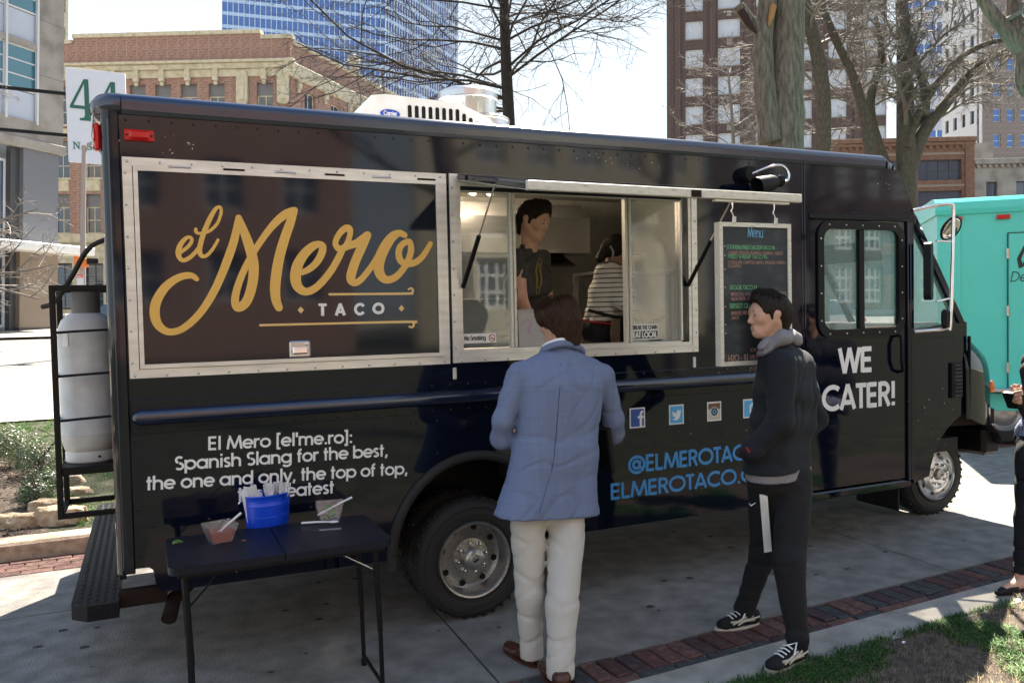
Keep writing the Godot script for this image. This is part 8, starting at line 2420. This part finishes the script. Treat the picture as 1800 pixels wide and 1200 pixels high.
func trees() -> void:
	var grey := toned("bark_grey", 0.03, 111, [[0.0, lin(0.05, 0.043, 0.032)], [0.4, lin(0.125, 0.104, 0.082)], [1.0, lin(0.23, 0.2, 0.17)]], Vector3(2.2, 0.35, 2.2), 0.95, 1.6, 0.05)
	var dark := toned("bark_dark", 0.03, 113, [[0.0, lin(0.015, 0.012, 0.01)], [1.0, lin(0.05, 0.04, 0.035)]], Vector3(3.0, 0.8, 3.0), 0.9, 0.6, 0.06)
	var brown := toned("bark_brown", 0.03, 117, [[0.0, lin(0.05, 0.04, 0.03)], [1.0, lin(0.14, 0.115, 0.09)]], Vector3(3.0, 0.8, 3.0), 0.95, 0.6, 0.06)
	var twig := toned("twig_pale", 0.05, 119, ramp([0.1, 0.085, 0.07], [0.22, 0.2, 0.18]), 4.0, 0.7)
	var wood := mat("raw_wood", lin(0.34, 0.17, 0.06), 0.8)
	# the dark tree in the middle
	var b := Vector3(6.480, 1.862, -10.358)
	var g := rise(b.z)
	bare_tree("dark bare tree with spreading drooping branches behind the food truck's roof vent", [[[Vector3(b.x, g, b.z), Vector3(6.610, 4.537, -10.402), Vector3(6.606, 6.545, -10.481), Vector3(6.610, 7.884, -10.531), Vector3(6.649, 9.668, -10.581), Vector3(6.672, 11.564, -10.644)], 0.15, 0.05, 54]], dark, {"wob": 0.2, "lift": 0.03, "levels": 4, "kids": [0, 8, 6, 4], "from": 0.2, "flat": 0.4, "tip": 0.004, "length": 5.4, "upward": 0.22, "start": 0.3, "thick": 0.26}, 3, dark)
	# the thick pale trunk with a sawn limb
	b = Vector3(9.937, 1.750, -6.615)
	g = rise(b.z)
	bare_tree("thick grey green tree trunk with a sawn stub and torn wood", [[[Vector3(b.x, g, b.z), Vector3(10.054, 3.114, -6.615), Vector3(10.137, 5.065, -6.653), Vector3(10.202, 6.235, -6.668), Vector3(10.281, 7.795, -6.693), Vector3(10.415, 9.940, -6.715)], 0.33, 0.25, 3], [[Vector3(9.818, 4.562, -6.667), Vector3(9.753, 5.533, -6.733), Vector3(9.753, 6.308, -6.763), Vector3(9.870, 7.178, -6.743), Vector3(9.944, 8.339, -6.755)], 0.2, 0.13, 2], [[Vector3(9.738, 6.406, -6.773), Vector3(9.585, 6.584, -6.848), Vector3(9.383, 6.898, -6.951)], 0.13, 0.09, 0, true]], grey, {"wob": 0.2, "lift": 0.05, "levels": 4, "kids": [0, 6, 5, 4], "from": 0.3, "flat": 0.6, "tip": 0.005, "length": 2.6, "start": 0.75}, 5, twig)
	var tn := get_node("bare_tree_001") as Node3D
	part("torn_wood", MB.new().tube([Vector3(9.824, 6.830, -6.586), Vector3(9.747, 6.622, -6.558), Vector3(9.735, 6.484, -6.602)], [0.06, 0.05, 0.01], 6), wood, tn)
	part("sawn_face", MB.new().tube([Vector3(9.343, 6.776, -6.832), Vector3(9.466, 6.523, -6.767), Vector3(9.581, 6.393, -6.733)], [0.075, 0.06, 0.02], 8), mat("dead_wood", lin(0.03, 0.012, 0.012), 0.9), tn)
	# trunk just to its right
	b = Vector3(14.332, 1.731, -10.130)
	g = rise(b.z)
	bare_tree("slim grey brown trunk with a knot beside the thick sawn tree", [[[Vector3(b.x, g, b.z), Vector3(14.486, 4.907, -10.182), Vector3(14.564, 6.495, -10.208), Vector3(14.458, 7.690, -10.301), Vector3(14.272, 8.622, -10.420), Vector3(14.089, 9.686, -10.542)], 0.19, 0.13, 7], [[Vector3(15.925, 1.703, -9.964), Vector3(15.923, 5.374, -10.105), Vector3(15.668, 7.011, -10.282), Vector3(15.270, 8.108, -10.502), Vector3(14.987, 8.931, -10.660)], 0.16, 0.07, 10]], brown, {"wob": 0.2, "lift": 0.04, "levels": 4, "kids": [0, 9, 7, 5], "from": 0.25, "flat": 0.6, "tip": 0.004, "length": 3.2, "thick": 0.28, "start": 0.45}, 8, twig)
	# the many-stemmed tree behind the cab
	b = Vector3(16.995, 1.686, -10.033)
	g = rise(b.z)
	bare_tree("many stemmed bare tree spreading above the van's cab", [[[Vector3(b.x, g, b.z), Vector3(17.118, 4.612, -10.090), Vector3(17.153, 6.424, -10.143), Vector3(17.179, 7.958, -10.190), Vector3(17.157, 9.213, -10.248), Vector3(17.163, 11.305, -10.325)], 0.28, 0.1, 12], [[Vector3(17.067, 4.613, -10.112), Vector3(17.491, 5.859, -9.971), Vector3(18.091, 6.682, -9.733), Vector3(18.755, 7.503, -9.468), Vector3(19.469, 7.905, -9.164)], 0.2, 0.05, 12], [[Vector3(17.462, 4.936, -10.277), Vector3(17.837, 6.485, -10.169), Vector3(17.855, 7.050, -10.182), Vector3(17.711, 7.761, -10.274), Vector3(17.580, 8.472, -10.360)], 0.15, 0.05, 10], [[Vector3(16.876, 4.618, -10.198), Vector3(16.527, 5.602, -10.392), Vector3(16.373, 6.721, -10.503), Vector3(16.665, 7.830, -10.415), Vector3(16.570, 8.808, -10.495)], 0.17, 0.05, 10], [[Vector3(17.004, 5.549, -9.957), Vector3(17.339, 6.507, -9.844), Vector3(18.131, 7.594, -9.531), Vector3(18.903, 8.059, -9.204), Vector3(19.535, 8.086, -8.922)], 0.1, 0.05, 8]], brown, {"wob": 0.22, "lift": 0.04, "levels": 4, "kids": [0, 9, 7, 5], "from": 0.2, "flat": 0.7, "tip": 0.004, "length": 2.6, "thick": 0.28, "start": 0.35}, 13, twig)
	# boughs reaching in from the right
	b = Vector3(11.503, 1.665, -2.623)
	bare_tree("mossy boughs reaching in at the upper right corner", [[[Vector3(b.x, rise(b.z), b.z), Vector3(11.424, 3.508, -2.729), Vector3(11.188, 4.818, -2.885), Vector3(10.852, 5.247, -3.051), Vector3(10.583, 5.598, -3.185), Vector3(10.351, 5.987, -3.304)], 0.2, 0.06, 4], [[Vector3(11.018, 4.975, -2.967), Vector3(10.856, 5.362, -3.054), Vector3(10.817, 5.670, -3.083), Vector3(10.851, 6.283, -3.091)], 0.11, 0.08, 3], [[Vector3(10.918, 5.131, -3.017), Vector3(10.856, 4.748, -3.030), Vector3(10.911, 4.517, -2.997)], 0.09, 0.03, 3]], grey, {"wob": 0.22, "lift": -0.02, "levels": 4, "kids": [0, 5, 5, 4], "from": 0.3, "flat": 0.8, "tip": 0.004, "length": 1.7, "start": 0.5}, 17, twig)
	# a tree off to the left whose pale twigs show against the stone office
	b = Vector3(-6.580, 1.948, -20.588)
	bare_tree("pale sunlit twigs reaching in at the left edge", [[[Vector3(b.x, rise(b.z), b.z), Vector3(-6.506, 4.178, -20.640), Vector3(-6.285, 6.962, -20.648), Vector3(-6.265, 9.472, -20.735)], 0.2, 0.08, 22]], twig, {"wob": 0.18, "lift": -0.03, "levels": 4, "kids": [0, 7, 6, 4], "from": 0.3, "flat": 0.5, "tip": 0.006, "length": 4.4, "upward": 0.05, "start": 0.2, "toward": Vector3(0.9, 0, -0.1)}, 23, twig)
	# sunlit tree between the brick block and the glass tower
	b = Vector3(8.467, 2.045, -24.823)
	bare_tree("pale twiggy tree in front of the red brick block's corner", [[[Vector3(b.x, rise(b.z), b.z), Vector3(8.374, 4.976, -24.976), Vector3(8.281, 7.906, -25.130), Vector3(8.226, 10.836, -25.267)], 0.14, 0.04, 26]], twig, {"wob": 0.2, "lift": 0.02, "levels": 4, "kids": [0, 7, 6, 4], "from": 0.25, "flat": 0.5, "tip": 0.006, "length": 3.6, "upward": 0.3, "start": 0.35}, 29, twig)
	b = Vector3(29.592, 1.805, -31.806)
	bare_tree("pale twiggy tree low against the brown brick tower", [[[Vector3(b.x, rise(b.z), b.z), Vector3(29.596, 6.198, -31.973), Vector3(29.885, 10.584, -32.011), Vector3(29.746, 14.980, -32.242)], 0.22, 0.05, 30]], twig, {"wob": 0.2, "lift": 0.03, "levels": 4, "kids": [0, 7, 6, 4], "from": 0.2, "flat": 0.6, "tip": 0.011, "length": 5.0, "upward": 0.5, "start": 0.45}, 31, twig)
	# trees of the square on the camera's side, mirrored in the glass and paint
	for s in [[4.0, 6.6, 0.24, "bare park tree nearest the van on the lawn behind the camera"], [-3.5, 12.0, 0.3, "bare park tree before the brick block behind the camera"], [13.0, 14.0, 0.3, "bare park tree before the pale stone block behind the camera"], [22.0, 18.0, 0.3, "bare park tree farthest along the lawn behind the camera"]]:
		var p := Vector3(s[0], 0, s[1])
		bare_tree(s[3], [[[p, p + Vector3(0.1, 2.5, 0), p + Vector3(-0.1, 5, 0.2), p + Vector3(0.2, 9, 0)], s[2], s[2] * 0.5, 8]], grey, {"wob": 0.2, "lift": 0.05, "levels": 3, "kids": [0, 5, 4], "from": 0.3, "flat": 0.7, "tip": 0.01, "length": 4.0, "start": 0.45}, int(s[1] * 3), grey)

func rock(at: Vector3, size: Vector3, sd: int, label: String, m: Material) -> void:
	var t := thing("border_rock", at, label, "rock", "sandstone rocks edging the bed")
	var h := 0.014
	var f := Field.new(-size * 0.75, size * 0.75, h)
	var r := minf(size.y, size.z) * 0.45
	f.cap(Vector3(-size.x * 0.5 + r, 0, 0), Vector3(size.x * 0.5 - r, 0, 0), r, r * 0.9, 0.02)
	f.rough(noise(1.0, sd, 3), 0.05, Vector3(7, 9, 7))
	f.clip(Vector3(0, size.y * 0.36, 0), Vector3(0.08, 1, 0.05).normalized())
	f.clip(Vector3(0, 0, size.z * 0.34), Vector3(0.06, 0.15, 1).normalized())
	f.clip(Vector3(0, -size.y * 0.4, 0), Vector3.DOWN)
	var mb := MB.new()
	f.mesh(mb, Transform3D(Basis(Vector3.UP, sin(sd * 3.7) * 0.25), at + Vector3(0, size.y * 0.38, 0)))
	part("stone", mb, m, t)

func planting() -> void:
	var rg := RandomNumberGenerator.new()
	rg.seed = 14
	toned("sandstone", 0.02, 121, [[0.0, lin(0.22, 0.14, 0.08)], [0.5, lin(0.4, 0.31, 0.21)], [1.0, lin(0.54, 0.46, 0.36)]], 2.0, 0.92, 0.6, 0.1, false)
	var spots := [[Vector3(-1.042, 0.117, -3.220), 0.28, 0.2, 0.2, "small ochre sandstone rock at the bed's left corner"], [Vector3(-0.905, 0.116, -3.189), 0.30, 0.2, 0.2, "flat topped sandstone rock beside the corner rock on the kerb"], [Vector3(-0.681, 0.116, -3.186), 0.42, 0.24, 0.24, "largest pale sandstone block on the kerb by the rear step"], [Vector3(-0.846, 0.131, -3.636), 0.26, 0.2, 0.2, "brownish sandstone rock behind the largest block"], [Vector3(-0.721, 0.136, -3.776), 0.3, 0.15, 0.2, "long low sandstone rock behind the largest block"], [Vector3(-0.636, 0.150, -4.214), 0.26, 0.14, 0.2, "sandstone rock in the grass under the cage"], [Vector3(-0.711, 0.168, -4.740), 0.24, 0.16, 0.2, "small sandstone rock farther back under the cage"], [Vector3(-0.767, 0.179, -5.090), 0.2, 0.13, 0.2, "farthest small sandstone rock behind the cage post"]]
	for k in spots.size():
		var s: Array = spots[k]
		rock(s[0] - Vector3(0, 0.03, 0), Vector3(s[1], s[2], s[3]), 30 + k, s[4], M.sandstone)
	# clipped evergreen shrubs
	var leaf := mat("shrub_leaf", lin(0.05, 0.075, 0.03), 0.4)
	leaf.backlight_enabled = true; leaf.backlight = lin(0.03, 0.06, 0.01)
	var leaf2 := mat("shrub_leaf_pale", lin(0.16, 0.18, 0.13), 0.35)
	for s in [[Vector3(-1.328, 0.204, -5.834), 0.27, 0.3, "large dark evergreen shrub at the left edge of the bed"], [Vector3(-1.074, 0.184, -5.240), 0.22, 0.24, "glossy evergreen shrub in the middle of the bed"], [Vector3(-0.930, 0.153, -4.311), 0.17, 0.19, "evergreen shrub right behind the kerb rocks"], [Vector3(-0.937, 0.138, -3.860), 0.15, 0.17, "front evergreen shrub nearest the kerb rocks"], [Vector3(-1.582, 0.232, -6.690), 0.26, 0.28, "half hidden evergreen shrub cut by the left picture edge"]]:
		var p: Vector3 = s[0]
		var t := thing("evergreen_shrub", p, s[3], "shrub", "shrubs in the bed")
		var f := MB.new()
		var f2 := MB.new()
		for k in 2600:
			var d := Vector3(rg.randfn(), rg.randfn(), rg.randfn()).normalized()
			var rr := pow(rg.randf(), 0.35)
			var lump := 1.0 + 0.25 * sin(d.x * 5.0 + p.x * 9.0) * cos(d.z * 6.0 + d.y * 4.0)
			var c := p + Vector3(d.x * s[1], d.y * s[2] * 0.8 + s[2] * 0.75, d.z * s[1]) * Vector3(1, 1, 1) + Vector3(0, 0, 0)
			c = p + Vector3(0, s[2] * 0.72, 0) + Vector3(d.x * s[1], d.y * s[2] * 0.72, d.z * s[1]) * rr * lump
			if c.y < p.y + 0.02: continue
			var n := (d + Vector3(rg.randf_range(-1, 1), rg.randf_range(-0.3, 1.2), rg.randf_range(-1, 1)) * 0.8).normalized()
			var a := n.cross(Vector3(rg.randf() - 0.5, rg.randf() - 0.5, rg.randf() - 0.5)).normalized()
			var q := n.cross(a)
			var l := rg.randf_range(0.008, 0.015)
			var tgt: MB = f2 if rg.randf() < 0.25 else f
			tgt.tri(c - a * l, c + q * l * 0.45, c + a * l, n, n, n)
			tgt.tri(c - a * l, c + a * l, c - q * l * 0.45, n, n, n)
		part("foliage", f, leaf, t)
		part("pale_foliage", f2, leaf2, t)
		var sb := MB.new()
		for k in 5: sb.tube([p, p + Vector3(rg.randf_range(-0.08, 0.08), 0.15, rg.randf_range(-0.08, 0.08)), p + Vector3(rg.randf_range(-0.2, 0.2), 0.34, rg.randf_range(-0.2, 0.2))], [0.012, 0.009, 0.004], 5)
		part("stems", sb, M.bark_brown, t)
	# bark mulch
	var chip := MB.new().box(Vector3.ZERO, Vector3(0.035, 0.006, 0.012), 0.002).mesh()
	var sp := []
	for k in 5200:
		var z := rg.randf_range(-7.1, -2.95)
		var x := rg.randf_range(-3.2, -0.8 + (z + 2.9) * 0.09)
		sp.append(Transform3D(Basis(Vector3(rg.randf() - 0.5, rg.randf() * 2.0, rg.randf() - 0.5).normalized(), rg.randf() * TAU).scaled(Vector3.ONE * rg.randf_range(0.5, 1.6)), Vector3(x, rise(z) + 0.012, z)))
	scatter("bark_mulch", chip, toned("mulch", 0.05, 123, ramp([0.03, 0.02, 0.014], [0.17, 0.12, 0.085]), 3.0, 0.95), sp, "brown bark mulch spread over the planting bed", "mulch")
	var st := thing("dry_stick", Vector3(-1.407, 0.284, -8.267), "thin dark stick lying from the shrubs to the cage", "stick")
	part("twig", MB.new().tube([Vector3(-1.381, 0.276, -8.017) + Vector3(0, 0.1, 0), Vector3(-1.212, 0.258, -7.487) + Vector3(0, 0.12, 0), Vector3(-1.084, 0.241, -6.971) + Vector3(0, 0.14, 0)], 0.006, 5), M.bark_dark, st)
	var lf := thing("white_litter", Vector3(3.494, 0.000, 1.323), "scrap of white paper lying on the grass by the edging", "litter")
	part("scrap", MB.new().box(Vector3(3.494, 0.000, 1.323) + Vector3(0, 0.02, 0), Vector3(0.018, 0.006, 0.012), 0.002, Basis(Vector3(1, 0, 1).normalized(), 0.4)), M.white_vinyl, lf)

func car(at: Vector3, turn: float, paint: Material, label: String) -> void:
	var t := thing("parked_car", at, label, "car", "cars parked along the street")
	var F := Transform3D(Basis(Vector3.UP, turn), at)
	var rings := []
	# sections along the car: x, half width, sill, shoulder, roof height (equal to shoulder where there is no cabin)
	var prof := [[-2.2, 0.6, 0.4, 0.75], [-2.1, 0.78, 0.3, 0.85], [-1.5, 0.86, 0.26, 0.93], [1.0, 0.88, 0.26, 0.93], [1.6, 0.84, 0.28, 0.84], [2.1, 0.74, 0.34, 0.7], [2.2, 0.6, 0.42, 0.6]]
	var b := MB.new()
	for s in prof:
		var rr := []
		for q in [[-1.0, s[2]], [-1.03, (s[2] + s[3]) * 0.5], [-0.97, s[3] - 0.06], [-0.88, s[3]], [0.88, s[3]], [0.97, s[3] - 0.06], [1.03, (s[2] + s[3]) * 0.5], [1.0, s[2]]]:
			rr.append(Vector3(s[0], q[1], q[0] * s[1]))
		rings.append(rr)
	for i in rings.size() - 1:
		for k in 7:
			b.quad(rings[i][k], rings[i][k + 1], rings[i + 1][k + 1], rings[i + 1][k], (rings[i][k] + rings[i + 1][k + 1]) * Vector3(0.05, 1, 1) - Vector3(0, 0.6, 0))
	for e in [0, 6]:
		for k in range(1, 7): b.flat(rings[e][0], rings[e][k], rings[e][k + 1] if k < 7 else rings[e][0], Vector3(-1 if e == 0 else 1, 0, 0))
	place("body", b, paint, t, F)
	place("roof", MB.new().span(Vector3(-1.15, 1.40, -0.6), Vector3(0.35, 1.45, 0.6), 0.03), paint, t, F)
	var gl := MB.new()
	for z in [-1.0, 1.0]:
		gl.quad(Vector3(-1.85, 0.93, 0.76 * z), Vector3(1.0, 0.93, 0.78 * z), Vector3(0.35, 1.41, 0.6 * z), Vector3(-1.15, 1.41, 0.6 * z), Vector3(0, 0.2, z))
	gl.quad(Vector3(1.0, 0.93, -0.78), Vector3(1.0, 0.93, 0.78), Vector3(0.35, 1.41, 0.6), Vector3(0.35, 1.41, -0.6), Vector3(1, 0.5, 0))
	gl.quad(Vector3(-1.85, 0.93, -0.76), Vector3(-1.85, 0.93, 0.76), Vector3(-1.15, 1.41, 0.6), Vector3(-1.15, 1.41, -0.6), Vector3(-1, 0.5, 0))
	place("windows", gl, M.facade_glass, t, F)
	for z in [-0.62, 0.62]:
		place("tail_lamp", MB.new().span(Vector3(-2.2, 0.66, z - 0.16), Vector3(-2.12, 0.8, z + 0.16), 0.02), M.red_lens, t, F)
		place("headlamp", MB.new().span(Vector3(2.08, 0.55, z - 0.15), Vector3(2.19, 0.66, z + 0.15), 0.02), M.chrome, t, F)
		for x in [-1.35, 1.35]:
			var w := place("wheel", MB.new().lathe([Vector2(0.18, -0.1), Vector2(0.3, -0.1), Vector2(0.32, -0.06), Vector2(0.32, 0.06), Vector2(0.3, 0.1), Vector2(0.18, 0.1)], 24, Transform3D(Basis(Vector3(1, 0, 0), PI / 2), Vector3(x, 0.32, z * 1.28))), M.rubber, t, F)
			copy_part("rim", MB.new().lathe([Vector2(0.0, 0.08), Vector2(0.1, 0.09), Vector2(0.19, 0.1), Vector2(0.19, -0.1), Vector2(0.1, -0.09), Vector2(0.0, -0.08)], 18, Transform3D(Basis(Vector3(1, 0, 0), PI / 2), Vector3(x, 0.32, z * 1.28))).mesh(), M.wheel_steel, w, Transform3D())

func street_things() -> void:
	mat("sign_white", lin(0.62, 0.64, 0.7), 0.5)
	mat("sign_green", lin(0.012, 0.11, 0.075), 0.5)
	mat("pole_grey", lin(0.3, 0.27, 0.25), 0.6)
	mat("signal_orange", lin(0.75, 0.2, 0.04), 0.5)
	# hanging address banner
	var a := Vector3(-2.523, 11.457, -31.195)
	var b := Vector3(-0.449, 11.332, -30.920)
	var c := Vector3(-2.741, 7.874, -31.156)
	var t := thing("address_banner", c, "white vertical street address sign with green numerals bracketed to the stone office", "sign")
	var ex := (b - a)
	var w := ex.length()
	ex = ex.normalized()
	var hgt := a.y - c.y
	var fr := Transform3D(Basis(ex, Vector3.UP, ex.cross(Vector3.UP).normalized()), Vector3(a.x, c.y, a.z))
	place("board", MB.new().span(Vector3(0, 0, -0.12), Vector3(w, hgt, 0.0), 0.01), M.sign_white, t, fr)
	for s in [["44", 180, 0.06, 0.49, 1.0], ["N. Second", 52, 0.08, 0.18, 0.0]]:
		var tm := TextMesh.new()
		var sf := SystemFont.new()
		sf.font_names = PackedStringArray(["Droid Serif"])
		sf.font_weight = 400 if s[4] > 0.0 else 700
		tm.font = sf
		tm.text = s[0]
		tm.font_size = s[1]
		tm.pixel_size = 0.01
		tm.depth = 0.01
		tm.horizontal_alignment = HORIZONTAL_ALIGNMENT_LEFT
		var bb := tm.get_aabb()
		var k: float = (0.86 * w) / bb.size.x if s[4] > 0.0 else (0.84 * w) / bb.size.x
		var ky := (0.44 * hgt) / bb.size.y if s[4] > 0.0 else k
		copy_part("numerals" if s[4] > 0.0 else "lettering", tm, M.sign_green, t, fr * Transform3D(Basis.from_scale(Vector3(k, ky, 1)), Vector3(s[2] * w - bb.position.x * k, s[3] * hgt + (0.0 if s[4] == 0.0 else 0.18 * hgt) - (bb.position.y + bb.size.y * 0.5) * ky, 0.012)))
	for y in [0.28, 0.72]:
		place("bracket", MB.new().span(Vector3(-2.6, hgt * y - 0.06, -0.14), Vector3(0.05, hgt * y + 0.06, -0.02), 0.01), M.black_matte, t, fr)
	# lamp post with its arm, walk signal and plate
	var p := Vector3(-1.758, 1.847, -22.812)
	p.y = rise(p.z)
	t = thing("lamp_post", p, "slim grey lamp post with a curved arm behind the gas cylinder", "lamp post")
	part("pole", MB.new().tube([p, Vector3(-1.634, 4.187, -22.846), Vector3(-1.515, 6.828, -22.894)], [0.09, 0.075, 0.06], 12), M.pole_grey, t)
	part("arm", MB.new().tube(smooth3([Vector3(-1.522, 6.611, -22.889), Vector3(-1.389, 6.943, -22.842), Vector3(-1.153, 7.155, -22.744), Vector3(-0.844, 7.248, -22.610)], 5), 0.025, 8), M.pole_grey, t)
	part("pole_cap", MB.new().tube([Vector3(-1.516, 6.795, -22.893), Vector3(-1.512, 6.929, -22.896)], 0.07, 10), M.pole_grey, t)
	t = thing("walk_signal", Vector3(-1.717, 3.538, -22.639), "orange pedestrian signal box with a black hood on the lamp post", "signal")
	part("housing", MB.new().box(Vector3(-1.778, 3.523, -22.666), Vector3(0.2, 0.3, 0.2), 0.03), M.signal_orange, t)
	part("mount", MB.new().box(Vector3(-1.598, 3.469, -22.583), Vector3(0.18, 0.26, 0.15), 0.02), M.signal_orange, t)
	part("hood", MB.new().box(Vector3(-1.384, 3.514, -22.489), Vector3(0.3, 0.17, 0.2), 0.02), M.black_matte, t)
	t = thing("parking_sign", Vector3(-1.728, 2.969, -22.513), "small white parking plate with a red heading on the lamp post", "sign")
	part("plate", MB.new().box(Vector3(-1.728, 2.969, -22.513), Vector3(0.17, 0.34, 0.01), 0.002), M.sign_white, t)
	part("red_heading", MB.new().box(Vector3(-1.725, 3.085, -22.516) + Vector3(0, 0, 0.007), Vector3(0.15, 0.1, 0.004)), M.red_lens, t)
	var l := MB.new()
	letter(l, "NO", Transform3D(Basis(), Vector3(-1.725, 3.060, -22.515) + Vector3(-0.055, -0.01, 0.011)), 0.055, 0.11 / (text_width("NO") * 0.055), 0.18)
	part("heading_lettering", l, M.white_vinyl, t)
	# parked cars
	mat("car_white", lin(0.6, 0.6, 0.6), 0.2); mat("car_blue", lin(0.08, 0.16, 0.35), 0.2); mat("car_silver", lin(0.35, 0.36, 0.38), 0.25, 0.4)
	car(Vector3(-0.3, rise(-31.0) - 0.05, -31.0), 0.0, M.car_silver, "silver car parked across the street behind the gas cylinder")
	car(Vector3(15.5, rise(-17.2) - 0.05, -17.2), PI, M.car_blue, "blue car parked beyond the cab windows of the van")
	car(Vector3(20.5, rise(-17.2) - 0.05, -17.2), PI, M.car_white, "white car parked beyond the windscreen of the van")
